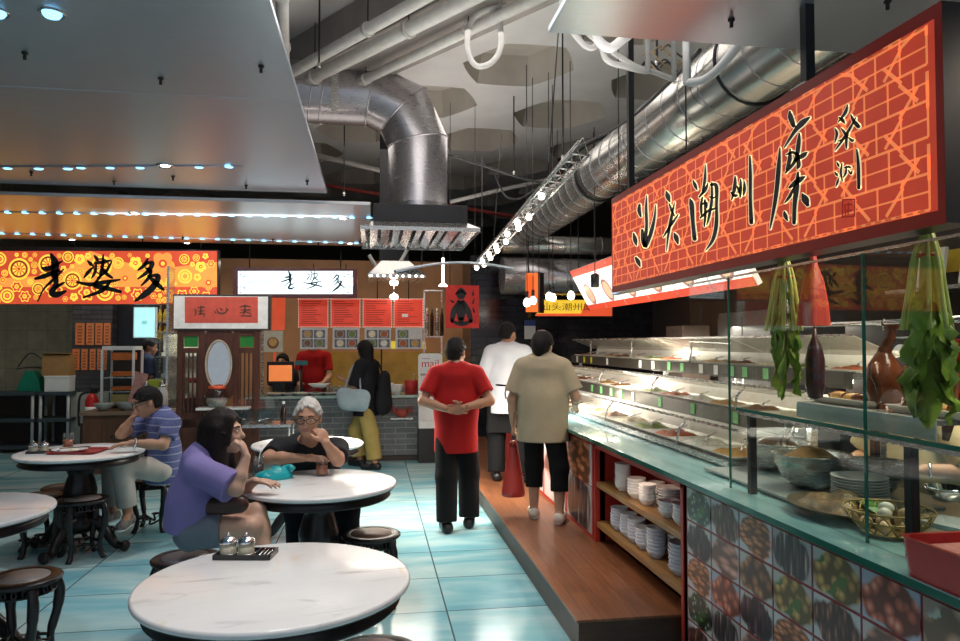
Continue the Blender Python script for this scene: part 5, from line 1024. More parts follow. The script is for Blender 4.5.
# ------------------------------------------------------------------ rear left: rack, boxes, extinguisher, stall
m_rackdk = mat('slate_rack_board', (.05, .07, .085), .5); m_rackpost = mat('pale_rack_post', (.42, .46, .47), .4)
zt = ony(30, 392, 11.3).z
def rack(xa, xb, label):
    a, b = ony(xa, 400, 11.3).x, ony(xb, 400, 11.3).x; t = thing('storage_rack', label, 'rack', ((a + b) / 2, 11.5, 0), 0, 'storage racks'); w = (b - a) / 2
    for z in (zt, zt * .56, zt * .12): MB().bx(-w, w, -.25, .25, z - .05, z).build('shelf', m_rackdk, t, bevel=.004)
    for x in (-w + .03, w - .03):
        for y in (-.22, .22): MB().cyl((x, y, 0), (x, y, zt - .05), .022, None, 10).build('post', m_rackpost, t)
    MB().bx(-w + .02, w - .02, .24, .25, .05, zt - .06).build('back_sheet', m_darkwall, t)
rack(-26, 35.5, 'slate and grey storage rack at the left edge under the green scale'); rack(39, 71, 'slate and grey storage rack under the cardboard box')
gp = ony(32, 393, 11.5); t = thing('green_scale', 'green hanging-pan scale on the left storage rack', 'scale', (gp.x, 11.5, zt)); 
MB().prism([(-.17, 0), (.16, 0), (.12, .2), (.04, .3), (-.06, .3), (-.15, .1)], lambda u, v, d: (u, d, v), -.1, .1).build('body', mat('enamel_green', (.01, .26, .16), .35), t, bevel=.01)
MB().tube(curve([Vector((-.22, 0, .33)), Vector((0, 0, .36)), Vector((.22, 0, .34)), Vector((.1, 0, .5)), Vector((-.05, 0, .56)), Vector((-.2, 0, .36))], 4), .009, 6).build('wire_pan', m_darkmetal, t)
bp = ony(60, 392, 11.4); t = thing('foam_box', 'white foam box under the cardboard box on the rack', 'box', (bp.x, 11.45, zt)); MB().bx(-.17, .17, -.17, .17, 0, .22).build('body', m_white, t, bevel=.008); MB().bx(-.175, .175, -.175, .175, .2, .235).build('lid', m_white, t, bevel=.006)
t = thing('cardboard_box', 'brown cardboard box on top of the white foam box', 'box', (bp.x - .015, 11.45, zt + .236)); MB().bx(-.19, .19, -.17, .17, 0, .3).build('carton', mat('cardboard', (.36, .20, .07), .7), t); 
for s_ in (-1, 1): MB().box((0, s_ * .1, .305), (.37, .2, .006), 0, 0, Matrix.Rotation(s_ * .25, 3, 'X')).build('flap', MATS['cardboard'], t)
k = 0
for xs, ya, yb, rw in (((75, 84.5), (86, 94), (95, 102.5), (103.5, 110.5)), 323, 345, 'upper') , (((72, 79.5), (81, 87.5), (89.5, 95.5), (97, 102.5), (104, 107)), 349, 370, 'lower'):
    for i, (a, b) in enumerate(xs):
        p, q = ony(a, yb, 11.48), ony(b, ya, 11.48); t = thing('menu_strip', f'orange menu strip on the grey pillar, {ordn(i)} from left in the {rw} row', 'menu strip', ((p.x + q.x) / 2, 11.49, p.z), 0, 'orange menu strips on the pillar'); w = (q.x - p.x) / 2; h = q.z - p.z
        MB().bx(-w, w, -.008, 0, 0, h).build('board', mat('orange_strip', (.62, .20, .07), .35, var=.15, vs=20), t); m = MB()
        for e in range(6): m.bx(-w * .5, w * .5, -.0095, -.008, h * (.1 + .14 * e), h * (.17 + .14 * e))
        m.build('characters', mat('strip_brown_ink', (.32, .07, .02), .5), t)
t = thing('fire_extinguisher', 'red fire extinguisher before the pale pillar base', 'fire extinguisher', (ony(89, 415, 11.2).x, 11.3, .42)); MB().lathe([(0, 0), (.085, 0), (.09, .02), (.09, .33), (.06, .40), (.03, .43), (0, .43)], n=24).build('cylinder', mat('extinguisher_red', (.55, .02, .02), .3), t); MB().bx(-.02, .08, -.015, .015, .43, .5).build('valve', m_darkmetal, t); MB().tube(curve([Vector((-.02, 0, .46)), Vector((-.16, 0, .40)), Vector((-.18, 0, .15)), Vector((-.17, 0, -.05))], 5), .018, 8).build('hose', m_cable, t); MB().lathe([(.0905, .1), (.0908, .24)], n=24).build('paper_label', m_white, t); MB().bx(-.12, .12, -.1, .1, -.42, 0).build('stand', m_darkwall, t)
t = thing('glass_cabinet', 'white-framed glass display cabinet left of the cook', 'display cabinet', (ony(120, 400, 9.9).x, 9.95, 0)); w = .19; zc0 = ony(120, 406, 9.9).z; zc1 = ony(120, 350, 9.9).z
for a in (-w, w): 
    for y in (-.15, .2): MB().bx(a - .014, a + .014, y - .012, y + .012, 0, zc1).build('frame_post', m_white, t)
MB().bx(-w, w, -.16, .21, zc1, zc1 + .05).build('top', m_white, t); MB().bx(-w, w, -.16, .21, .0, zc0).build('base', m_darkwall, t); MB().bx(-w + .01, w - .01, .2, .21, zc0, zc1).build('back', m_darkwall, t)
for z in (.25, .5): MB().bx(-w + .01, w - .01, -.13, .19, zc0 + (zc1 - zc0) * z, zc0 + (zc1 - zc0) * z + .012).build('shelf', m_steel, t)
MB().bx(-w, w, -.155, -.15, zc0, zc1).build('glass_front', m_gl, t)
for k, z in enumerate((.02, .28, .53, .82)): MB().bx(-.1, .16, -.1, .1, zc0 + (zc1 - zc0) * z, zc0 + (zc1 - zc0) * z + [.14, .05, .06, .1][k]).build('packet', [mat('straw_packet', (.55, .38, .14), .5), mat('orange_packet', (.75, .16, .02), .5), mat('orange_packet', (.75, .16, .02), .5), mat('orange_packet', (.75, .16, .02), .5)][k], t, bevel=.01)
zk = ony(112, 412, 9.3).z; xa, xb = ony(82, 412, 9.3).x, ony(172, 412, 9.3).x
m_cwood = planks('stall_counter_wood', (.16, .075, .035), (.20, .09, .045), .3, 'Z', .45)
t = thing('stall_counter', 'brown wooden stall counter behind the man in blue', 'counter', ((xa + xb) / 2, 9.35, 0)); w = (xb - xa) / 2; MB().bx(-w, w, -.02, .42, 0, zk - .04).build('cabinet', m_cwood, t); MB().bx(-w - .03, w + .03, -.06, .46, zk - .04, zk).build('top', planks('stall_top_wood', (.30, .19, .12), (.36, .24, .16), .2, 'X', .4), t, bevel=.004)
for k in range(3): d_ = MB().bx(-w + .05 + k * .37, -w + .38 + k * .37, -.03, -.02, .1, zk - .09).build('door', m_cwood, t); MB().ball((-w + .34 + k * .37, -.04, zk * .6), .014, 8).build('knob', m_darkmetal, d_)
m_celadon = mat('celadon_bowl', (.36, .42, .40), .3)
for px, w, lab in ((104, .15, 'wide celadon bowl at the left on the wooden stall counter'), (119, .13, 'celadon bowl in the middle of the wooden stall counter'), (128, .14, 'celadon bowl nearest the man in blue on the stall counter')):
    t = thing('serving_bowl', lab, 'bowl', (ony(px, 410, 9.5).x, 9.5 + (.0 if px != 119 else .18), zk), 0, 'celadon bowls'); s_ = w / .15 * .8; MB().lathe([(0, 0), (.06 * s_, 0), (.10 * s_, .03), (.15 * s_, .09), (.145 * s_, .092), (.09 * s_, .035), (0, .01)], n=28).build('bowl', m_celadon, t)
t = thing('menu_card', 'pink laminated card leaning by the cook', 'card', (ony(137, 388, 9.6).x, 9.62, zk)); MB().box((0, 0, .24), (.15, .01, .46), 0, 0, Matrix.Rotation(.25, 3, 'Y')).build('sheet', mat('pink_card', (.62, .30, .26), .5, var=.2), t); MB().bx(-.05, .05, -.03, .03, 0, .02).build('foot', m_darkmetal, t)
# lit box and bottle shelf over the stall
p, q = ony(133, 338, 10.6), ony(156, 307, 10.6); t = thing('lit_box', 'pale cyan lit box sign hanging above the cook', 'light box', ((p.x + q.x) / 2, 10.6, p.z)); w = (q.x - p.x) / 2; h = q.z - p.z
MB().bx(-w, w, 0, .08, 0, h).build('case', m_white, t); MB().bx(-w + .012, w - .012, -.004, 0, .012, h - .012).build('lit_face', em('lit_cyan_panel', (.42, .82, .84), 1.0), t); MB().box((0, -.005, h * .5), (.07, .002, .05)).build('faint_mark', em('faint_teal', (.25, .62, .60), .8), t); MB().tube([(0, .04, h), (0, .04, 2.93 - p.z)], .01, 8).build('hanger', m_darkmetal, t)
p, q = ony(157, 339, 10.9), ony(171, 303, 10.9); t = thing('bottle_shelf', 'steel wall shelf of yellow bottles above the cook', 'shelf', ((p.x + q.x) / 2, 10.95, p.z)); w = (q.x - p.x) / 2; h = q.z - p.z
for z in (0, h * .48, h): MB().bx(-w, w, -.06, .12, z - .02, z).build('board', m_steel, t)
for a in (-w, w): MB().bx(a - .012, a + .012, .1, .125, -p.z + .0, h).build('upright', m_steel, t)
for r in range(2):
    for c_ in range(3): o = MB().lathe([(0, 0), (.03, 0), (.03, .11), (.012, .15), (.012, .19), (0, .19)], n=12).build('sauce_bottle', mat('mustard_oil', (.55, .38, .03), .15), None, ((p.x + q.x) / 2 - .07 + .07 * c_, 10.95, p.z + h * .48 * r + .0005)); props(o, f'yellow oil bottle, {["left", "middle", "right"][c_]} one on the {["lower", "upper"][r]} stall shelf', 'bottle', 'yellow bottles on the stall shelf')
for px, lab in ((146, 'white spouted sauce jar left of the yellow-green box'), (162, 'white spouted sauce jar right beside the wooden screen')):
    t = thing('sauce_jar', lab, 'jar', (ony(px, 384, 9.62).x, 9.62, zk), 0, 'white sauce jars'); MB().lathe([(0, 0), (.055, 0), (.075, .06), (.075, .2), (.05, .26), (.04, .28), (0, .28)], n=22).build('jar', m_white, t); MB().lathe([(.042, .28), (.045, .30), (.02, .32), (.012, .36), (0, .36)], n=16).build('lid', m_chrome, t)
t = thing('lime_crate', 'yellow-green crate between the two white sauce jars', 'crate', (ony(156, 384, 9.75).x, 9.72, zk)); MB().bx(-.07, .07, -.06, .06, 0, .36).build('body', mat('lime_plastic', (.42, .48, .03), .4), t, bevel=.006); MB().bx(-.075, .075, -.065, .065, .34, .37).build('rim', MATS['lime_plastic'], t)
t = thing('stall_side_panel', 'tall steel-edged side panel between the cook and the wooden screen', 'panel', (ony(172, 380, 9.95).x, 10.0, 0)); MB().bx(-.015, .015, -.3, .3, 0, 2.6).build('sheet', m_steel, t)
t = thing('stall_back_cabinet', 'dark cabinet behind the cook in the left stall', 'cabinet', (ony(149, 380, 11.4).x, 11.4, 0)); MB().bx(-.5, .5, -.2, .25, 0, 1.5).build('carcass', mat('charcoal_cabinet', (.025, .028, .032), .4), t)
for a in (-.25, .25): MB().bx(a - .24, a + .24, -.215, -.2, .1, 1.45).build('door', MATS['charcoal_cabinet'], t)
# glass case with pale trays right of the panel
t = thing('pastry_case', 'narrow lit glass case seen left of the wooden screen', 'display case', (ony(176, 380, 10.5).x, 10.6, 0))
MB().bx(-.25, .6, -.2, .2, 0, .8).build('base', m_darkwall, t); MB().bx(-.25, .6, .18, .2, .8, 1.75).build('back', mat('cream_case_back', (.62, .60, .50), .5), t)
for z in (.81, 1.1, 1.4, 1.74): MB().bx(-.25, .6, -.2, .18, z, z + .015).build('shelf', m_steel, t)
MB().bx(-.25, .6, -.205, -.2, .8, 1.75).build('glass_front', m_gl, t)
for z in (.83, 1.12, 1.42): MB().bx(-.2, .5, -.1, .1, z, z + .05).build('tray', m_tray, t)
lamp('AREA', 'case_light', (ony(176, 380, 10.5).x + .17, 10.5, 1.72), 3, (1, .95, .8), .7, .1)
# ------------------------------------------------------------------ carved wooden screen with the oval mirror
m_maho = mat('dark_mahogany', (.085, .028, .014), .4, var=.3, vs=6, stretch=(4, 4, 1)); SYY = 8.4
xl, xr = ony(180, 380, SYY).x, ony(257, 380, SYY).x; zt_ = ony(220, 331, SYY).z; w = (xr - xl) / 2; cx = (xl + xr) / 2
t = thing('wooden_screen', 'carved dark wooden screen stand with an oval mirror and green panels', 'screen', (cx, SYY, 0))
for a in (-w, -.19, .19, w): MB().bx(a - .03, a + .03, -.03, .03, 0, zt_).build('post', m_maho, t, bevel=.004)
for a, b in ((-w, -.19), (.19, w)):
    for z in (.62, .78, zt_ - .22, zt_ - .03): MB().bx(a, b, -.02, .02, z - .03, z + .03).build('rail', m_maho, t)
    m = MB()
    for k in range(4): x = a + (b - a) * (k + 1) / 5; m.bx(x - .008, x + .008, -.008, .008, .81, zt_ - .25)
    m.build('spindle', m_maho, t); MB().bx(a + .04, b - .04, -.006, .006, zt_ - .18, zt_ - .05).build('green_panel', mat('jade_panel', (.02, .22, .03), .3), t)
    MB().bx(a, b, -.012, .012, .05, .6).build('lower_panel', m_maho, t)
ov = [(.138 * math.cos(q), .27 * math.sin(q)) for q in [2 * math.pi * i / 40 for i in range(40)]]; zo = zt_ - .38
G = lambda u, v, d: (u, -d, zo + v)
m = MB(); out = [(-.17, -.36), (.17, -.36), (.17, .35), (-.17, .35)]; big = []
for i in range(40):
    a = 2 * math.pi * i / 40; c_, s_ = math.cos(a), math.sin(a); sc_ = min(.165 / max(abs(c_), 1e-6), .38 / max(abs(s_), 1e-6)); big.append((c_ * sc_, s_ * sc_))
for d in (.02, -.02): m.add([G(u, v, d) for u, v in big] + [G(u, v, d) for u, v in ov], [(i, (i + 1) % 40, 40 + (i + 1) % 40, 40 + i) for i in range(40)])
m.build('mirror_surround', m_maho, t); MB().tube([G(u * 1.0, v * 1.0, .022) for u, v in ov], .012, 8, closed=True).build('oval_frame', mat('pale_gilt', (.50, .42, .33), .4), t)
MB().flat(ov, G, 0, .004).build('mirror', mat('mirror_glass', (.72, .70, .66), .04, 1., var=.03), t)
MB().bx(-.19, .19, -.02, .02, .1, .72).build('lower_panel', m_maho, t)
t2 = MB().bx(-.2, .36, -.2, -.02, .86, .885).build('marble_shelf', m_marble, t)
for a in (-.15, .3): MB().prism([(-.02, .86), (-.18, .86), (-.02, .70)], lambda u, v, d, a=a: (a + d, u, v), -.01, .01).build('shelf_bracket', m_maho, t)
MB().bx(-w - .05, w + .05, -.12, .12, 0, .06).build('plinth', m_maho, t, bevel=.006); MB().bx(-w - .05, w + .05, -.04, .04, zt_ - .0, zt_ + .02).build('cornice', m_maho, t)
jx = ony(217, 402, SYY - .11).x; t = thing('glass_jar', 'round glass jar with an orange lid on the marble shelf', 'jar', (jx, SYY - .115, .886)); MB().lathe([(0, 0), (.09, 0), (.125, .05), (.13, .11), (.10, .19), (.085, .205), (.082, .205), (.095, .185), (.124, .11), (.118, .05), (.085, .008), (0, .008)], n=30).build('jar', m_glassw, t); MB().lathe([(0, .206), (.088, .206), (.09, .21), (.09, .235), (0, .24)], n=28).build('lid', mat('orange_lid', (.75, .10, .03), .35), t); MB().lathe([(0, .01), (.08, .012), (.115, .06), (.11, .1), (0, .1)], n=24).build('contents', mat('grey_sweets', (.32, .29, .26), .6, var=.4, vs=60, bump=.5), t)
t = thing('red_figure_jar', 'red-capped jar seen through the left bars of the wooden screen', 'jar', (ony(194, 400, 8.9).x, 8.9, .95)); MB().lathe([(0, 0), (.07, 0), (.075, .18), (0, .18)], n=20).build('jar', m_cream_, t); MB().lathe([(0, .18), (.08, .18), (.08, .23), (0, .235)], n=20).build('lid', m_rplas, t); MB().bx(-.18, .18, -.1, .1, -.05, 0).build('stand_top', m_maho, t); MB().bx(-.03, .03, -.03, .03, -.95, -.05).build('stand_leg', m_maho, t)
# trolley with clear boxes
tx = ony(256, 430, 7.6); t = thing('steel_trolley', 'steel trolley holding clear plastic boxes before the wooden screen', 'trolley', (tx.x, 7.7, 0)); zz = ony(250, 424, 7.6).z
MB().bx(-.3, .36, -.2, .2, zz - .03, zz).build('deck', m_steel, t); MB().bx(-.28, .34, -.18, .18, .2, .22).build('lower_deck', m_steel, t)
for a in (-.28, .34):
    for y in (-.18, .18): MB().cyl((a, y, .0), (a, y, zz), .014, None, 10).build('leg', m_steel, t)
m_acry = glass('clear_acrylic', (.88, .92, .92), .3)
for k, (x_, lab) in enumerate([(-.16, 'clear plastic cutlery box, left on the trolley'), (.07, 'clear plastic cutlery box, right on the trolley')]):
    t = thing('cutlery_box', lab, 'box', (tx.x + x_, 7.7, zz + .001), 0, 'clear boxes on the trolley'); tray(.2, .3, .13).build('box', m_acry, t); MB().tube([(-.05, -.1, .03), (.05, .1, .03)], .008, 6).tube([(-.05, .1, .045), (.05, -.1, .045)], .008, 6).build('cutlery', m_chrome, t); MB().box((0, .05, .17), (.2, .25, .006), 0, 0, Matrix.Rotation(.5, 3, 'X')).build('lid', m_acry, t)
t = thing('sauce_bottle', 'dark sauce bottle with white cap at the right end of the trolley', 'bottle', (tx.x + .27, 7.62, zz + .001)); MB().lathe([(0, 0), (.03, 0), (.03, .13), (.014, .17), (.014, .2), (0, .2)], n=16).build('bottle', m_cola, t); MB().lathe([(0, .2), (.016, .2), (.016, .225), (0, .23)], n=14).build('cap', m_white, t)
# ------------------------------------------------------------------ rear counter, menus and stand
BYC = 9.75; xa, xb = ony(246, 400, BYC).x, ony(419, 400, BYC).x; zb = ony(330, 398, BYC).z
m_cbrick = bricks('grey_counter_brick', (.11, .12, .125), (.17, .18, .185), (.30, .32, .31), .28, .075, .006, .3, 'XZ', .5, .6)
t = thing('rear_counter', 'grey brick serving counter at the back with a pale glass ledge', 'counter', (xa, BYC, 0)); ww = xb - xa
MB().bx(0, ww, 0, .5, .08, zb).build('brick_front', m_cbrick, t); MB().bx(0, ww, .03, .5, 0, .08).build('kick', m_darkwall, t); MB().bx(-.03, ww + .02, -.06, .55, zb, zb + .03).build('glass_ledge', mat('pale_glass_ledge', (.42, .52, .48), .08, var=.12), t); MB().bx(.02, ww * .62, .06, .4, zb + .03, zb + .12).build('food_case', m_gl, t); MB().bx(.02, ww * .62, .05, .41, zb + .12, zb + .13).build('case_top', m_glassw, t)
ZL = zb + .0305
for k, (px, wd) in enumerate([(275, .12), (288, .10), (301, .12), (316, .11), (330, .1)]): 
    t = thing('food_dish', f'white dish of food in the rear counter case, {ordn(k)} from left', 'dish', (ony(px, 390, 9.98).x, 9.98, ZL), 0, 'dishes in the rear case'); MB().lathe([(0, 0), (wd * .6, 0), (wd, .03), (wd * .95, .032), (wd * .55, .008), (0, .006)], n=22).build('dish', m_bowl, t); pile(wd * 1.2, wd * 1.2, .035, 6, k).build('food', FOODM[k % 6], t, (0, 0, .008))
t = thing('order_screen', 'cash screen with an orange back standing on the rear counter', 'screen', (ony(280, 385, 10.1).x, 10.15, ZL + .1)); MB().box((0, 0, .2), (.36, .03, .30)).build('casing', m_darkmetal, t, bevel=.006); MB().bx(-.155, .155, -.018, -.016, .08, .30).build('orange_back', em('orange_screen', (.80, .22, .06), .7), t); MB().bx(-.06, .06, -.06, .06, -.1, .06).build('stand', m_darkmetal, t); MB().bx(.2, .36, -.05, .05, .3, .36).build('customer_display', mat('teal_display', (.03, .16, .17), .3), t); MB().cyl((.28, 0, -.1), (.28, 0, .3), .015, None, 8).build('display_pole', m_darkmetal, t)
t = thing('serving_dish', 'white boat-shaped dish on the rear counter case', 'dish', (ony(319, 386, 9.95).x, 9.95, zb + .132)); MB().lathe([(0, 0), (.06, 0), (.12, .05), (.115, .052), (.05, .01), (0, .01)], n=24, sx=1.3, sy=.7).build('dish', m_bowl, t)
random.seed(21)
for px, n, w in ((388, 5, 'left stack beside the woman in black'), (397, 4, 'right stack beside the woman in black')): stack(ony(px, 390, 10).x, 10.02, ZL, n, .085, .06, .022, m_bowl, w, 'bowl', 'bowls on the rear counter')
t = thing('red_canister', 'red canister at the right end of the rear counter', 'canister', (ony(411, 390, 10).x, 9.95, ZL)); MB().lathe([(0, 0), (.09, 0), (.095, .19), (.085, .19), (.08, .02), (0, .02)], n=24).build('canister', m_rplas, t); MB().tube([(.02, 0, .02), (.04, 0, .28)], .007, 6).build('ladle_handle', m_steel, t)
t = thing('crab_display', 'red crab-like ornament in the right of the rear counter', 'ornament', (ony(402, 412, 9.6).x, 9.66, zb - .27)); MB().bx(-.15, .15, -.03, .08, -.02, 0).build('ledge', m_steel, t); MB().ball((0, .01, .06), (.08, .03, .06), 14).build('body', mat('crab_red', (.32, .04, .025), .5), t)
for s_ in (-1, 1):
    for q in range(3): MB().tube([(.06 * s_, 0, .05 + .02 * q), (.12 * s_, 0, .10 + .03 * q), (.14 * s_, 0, .05 + .03 * q)], .01, 6).build('leg', MATS['crab_red'], t)
# menu boards
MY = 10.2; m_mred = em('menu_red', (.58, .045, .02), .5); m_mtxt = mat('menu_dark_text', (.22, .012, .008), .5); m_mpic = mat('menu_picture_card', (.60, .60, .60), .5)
def mfn(o, y): return lambda u, v, d: tuple(ony(u, v, y) - o + Vector((0, -d, 0)))
for k, (a, b) in enumerate([(298.5, 328), (331, 360), (363, 391.5), (394, 423)]):
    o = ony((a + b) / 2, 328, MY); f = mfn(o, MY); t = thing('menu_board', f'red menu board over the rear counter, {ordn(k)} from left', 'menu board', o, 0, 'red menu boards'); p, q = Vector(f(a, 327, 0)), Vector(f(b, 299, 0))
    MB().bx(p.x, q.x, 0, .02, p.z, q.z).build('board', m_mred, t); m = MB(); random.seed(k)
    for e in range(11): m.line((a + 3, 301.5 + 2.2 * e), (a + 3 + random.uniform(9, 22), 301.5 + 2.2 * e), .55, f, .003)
    m.build('text_lines', m_mtxt, t); m = MB()
    for e in range(14):
        u = a + (b - a) * e / 13
        for v in (299, 327): m.disc(u, v, .55, f, .004, 0, 6)
    for e in range(12):
        v = 299 + 28 * e / 11
        for u in (a, b): m.disc(u, v, .55, f, .004, 0, 6)
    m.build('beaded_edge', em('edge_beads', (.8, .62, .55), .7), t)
    if k == 3: MB().flat([(402, 314), (408, 314), (408, 317), (402, 317)], f, 0, .005).build('price_sticker', m_white, t)
    MB().tube([(0, .01, q.z), (0, .01, q.z + .5)], .008, 6).build('hanger', m_darkmetal, t)
    o = ony((a + b) / 2, 349, MY); f = mfn(o, MY); t = thing('picture_board', f'grey board of four dish photos, {ordn(k)} from left under the red menus', 'picture board', o, 0, 'dish photo boards'); p, q = Vector(f(a + 1.5, 349, 0)), Vector(f(b - .5, 328, 0))
    MB().bx(p.x, q.x, 0, .02, p.z, q.z).build('board', m_mpic, t)
    for r in range(2):
        for c_ in range(2):
            if k == 3 and r == 0 and c_ == 1: continue
            u, v = a + 9 + 12 * c_, 334 + 9.2 * r; m = MB(); m.flat([(u - 5.4, v - 4), (u + 5.4, v - 4), (u + 5.4, v + 4), (u - 5.4, v + 4)], f, 0, .002); m.disc(u, v, 4.2, f, .003, 1, 18); m.disc(u, v, 3.2, f, .004, 2, 18); m.build('dish_photo', [mat('photo_grey', (.13, .12, .13), .4), mat('photo_plate_grey', (.32, .32, .33), .4), FOODM[(k + r + 2 * c_) % 6]], t)
    MB().tube([(-.15, .01, q.z - .01), (-.15, .01, q.z + .09)], .004, 6).build('link', m_steel, t)
# side details at the rear
p, q = ony(272, 330, 11.0), ony(285, 288, 11.0); o = MB().bx(0, q.x - p.x, 0, .05, 0, q.z - p.z).bx(.02, .05, .01, .04, -p.z, 0).build('red_pillar_panel', em('orange_red_panel', (.62, .08, .03), .4), None, p); props(o, 'orange-red panel behind the framed signboard', 'panel')  # unlit wall piece brightened by emission in its colour
o = ony(273, 352, 9.9); f = mfn(o, 9.9); t = thing('dish_poster', 'small framed dish photo left of the menu boards', 'poster', o); p, q = Vector(f(263.5, 352, 0)), Vector(f(283, 331, 0)); MB().bx(p.x, q.x, 0, .015, p.z, q.z).build('card', mat('poster_beige', (.52, .46, .36), .5), t); m = MB(); m.disc(273, 343, 6, f, .002, 0, 20); m.disc(273, 342, 4, f, .003, 1, 20); m.build('dish_photo', [mat('claypot_brown', (.22, .09, .04), .4), FOODM[0]], t); MB().bx(p.x - .03, p.x, 0, .03, p.z - o.z * 0 - 1.45, q.z + .4).build('pole', m_steel, t)
p, q = ony(424, 336, 10.6), ony(443, 290, 10.6); t = thing('canister_shelf', 'steel shelf of dark bottles beside the red poster', 'shelf', (p.x, 10.6, p.z)); w = q.x - p.x; h = q.z - p.z
for z in (0, h): MB().bx(0, w, 0, .25, z - .02, z).build('board', m_steel, t)
for a in (.01, w - .01): MB().bx(a - .012, a + .012, .1, .125, -p.z, h).build('upright', m_steel, t)
for k in range(4): o = MB().lathe([(0, 0), (.028, 0), (.028, .3), (.012, .36), (.012, .42), (0, .42)], n=12).build('bottle', [m_steel, m_cola][k % 2], None, (p.x + .05 + .075 * k, 10.68, p.z + .0005)); props(o, f'slim bottle on the shelf beside the red poster, {ordn(k)} from left', 'bottle', 'bottles beside the red poster')
t = thing('wok_range', 'dark cooking range under the yellow-lit wall behind the newspaper stand', 'range', (ony(405, 380, 11.7).x, 11.8, 0)); MB().bx(-1.2, .8, -.3, .3, 0, .9).build('range_body', m_steel, t); MB().bx(-1.2, .8, .28, .35, .9, 1.45).build('splashback', mat('ochre_tile', (.35, .22, .04), .3, var=.2, vs=6), t); MB().lathe([(0, 0), (.1, .02), (.22, .1), (.21, .1), (.09, .03), (0, .015)], (-.6, 0, .9), 24).build('wok', m_darkmetal, t)
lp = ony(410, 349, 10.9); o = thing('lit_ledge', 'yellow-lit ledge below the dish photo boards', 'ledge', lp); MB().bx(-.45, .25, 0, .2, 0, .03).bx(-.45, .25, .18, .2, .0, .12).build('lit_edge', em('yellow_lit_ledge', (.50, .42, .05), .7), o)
for a in (-.43, .22): MB().bx(a - .012, a + .012, .1, .13, -lp.z, 0).build('upright', m_darkmetal, o)
# rear hood and its bulbs
hc = ony(394, 270, 9.9); t = thing('rear_hood', 'round-cornered metal hood with small lights above the red menus', 'extractor hood', hc); a = ony(368, 275, 9.9).x - hc.x; b = ony(424, 275, 9.9).x - hc.x
m = MB(); r0 = [(a * .5, -.1, .12), (b * .5, -.1, .12), (b * .5, .4, .12), (a * .5, .4, .12)]; r1 = [(a, -.25, -.08), (b, -.25, -.08), (b, .5, -.08), (a, .5, -.08)]; r2 = [(p_[0], p_[1], -.13) for p_ in r1]
m.add(r0 + r1 + r2, [(0, 1, 2, 3), (11, 10, 9, 8)] + [(i + 4 * j, (i + 1) % 4 + 4 * j, (i + 1) % 4 + 4 + 4 * j, i + 4 + 4 * j) for j in range(2) for i in range(4)]).build('canopy', m_steel, t, bevel=.008); MB().bx(-.2, .2, -.0, .3, .12, 2.2).build('chimney', m_darkmetal, t)
for k in range(9): MB().ball((a + (b - a) * (k + .5) / 9, -.255, -.105), .016, 10).build('rim_light', m_bulb, t)
for px, py, lab in ((394, 283, 'bright halogen lamp hanging just under the rear hood'), (394, 297, 'bright lamp clipped above the third and fourth red menus')):
    p = ony(px, py, 9.85 if py < 290 else 10.0); t = thing('spot_lamp', lab, 'spotlight', p); MB().lathe([(0, -.04), (.045, -.03), (.06, .0), (.05, .03), (0, .05)], n=18).build('lens', m_bulb, t); MB().tube([(0, 0, .05), (0, .05, .22)], .012, 8).build('arm', m_chrome, t)
p = ony(443, 284, 9.5); t = thing('tube_lamp', 'slim bright tube lamp left of the red poster', 'lamp', p); MB().cyl((0, 0, -.02), (0, 0, .35), .018, None, 10).build('tube', em('lit_tube', (1, .9, .75), 5), t); MB().lathe([(0, -.03), (.06, -.03), (.04, 0), (0, .01)], n=16).build('lens', m_bulb, t); MB().tube([(0, 0, .35), (0, 0, 1.2)], .006, 6).build('cord', m_cable, t)
p = ony(453, 276, 9.2); t = thing('dark_canopy', 'dark curved metal canopy above the red poster', 'canopy', p); m = MB(); vs = []
for i in range(12):
    q = i / 11; vs += [(-.75 + 1.5 * q, -.3, .1 * math.sin(q * 3) + .05 * q), (-.75 + 1.5 * q, .6, .1 * math.sin(q * 3) + .05 * q + .1)]
vs += [(x, y, z + .03) for x, y, z in vs]; n = 24
m.add(vs, [(2 * i, 2 * i + 1, 2 * i + 3, 2 * i + 2) for i in range(11)] + [(n + 2 * i, n + 2 * i + 2, n + 2 * i + 3, n + 2 * i + 1) for i in range(11)] + [(2 * i, 2 * i + 2, n + 2 * i + 2, n + 2 * i) for i in range(11)] + [(2 * i + 1, n + 2 * i + 1, n + 2 * i + 3, 2 * i + 3) for i in range(11)], 0, True).build('sheet', m_panel, t)
for x_ in (-.4, .4): MB().tube([(x_, .1, .1), (x_, .1, 1.6)], .008, 6).build('hanger', m_darkmetal, t)
# newspaper stand
ns = onz(430, 461, 0); t = thing('newspaper_stand', 'white newspaper stand with red mail lettering on a black base', 'newspaper stand', (ns.x, ns.y, 0)); h0, h1 = ony(430, 427, ns.y).z, ony(430, 353.5, ns.y).z; w = .165
G = lambda u, v, d: (u, -d, v)
MB().prism(rrect(2 * w, h1 - h0, .05), lambda u, v, d: (u, -d, v + (h0 + h1) / 2), -.03, .01).build('back_panel', m_white, t, bevel=.003)
MB().bx(-w, -w + .02, -.14, 0, h0, h1 - .28).bx(w - .02, w, -.14, 0, h0, h1 - .28).bx(-w, w, -.15, -.13, h0, h0 + .1).bx(-w, w, -.14, 0, h0, h0 + .02).build('pocket', m_white, t); MB().bx(-w, w, -.15, .12, 0, h0).build('base', mat('black_stand_base', (.012, .012, .013), .4), t, bevel=.004)
MB().bx(-w + .025, w - .025, -.125, -.02, h0 + .021, h0 + .09).build('paper_stack', MATS['newsprint'], t); MB().bx(-w + .03, w - .03, -.0125, -.0105, h1 - .30, h1 - .27).build('grey_band', mat('band_grey', (.35, .35, .36), .5), t)
m_mailred = mat('mail_red', (.62, .02, .03), .5)
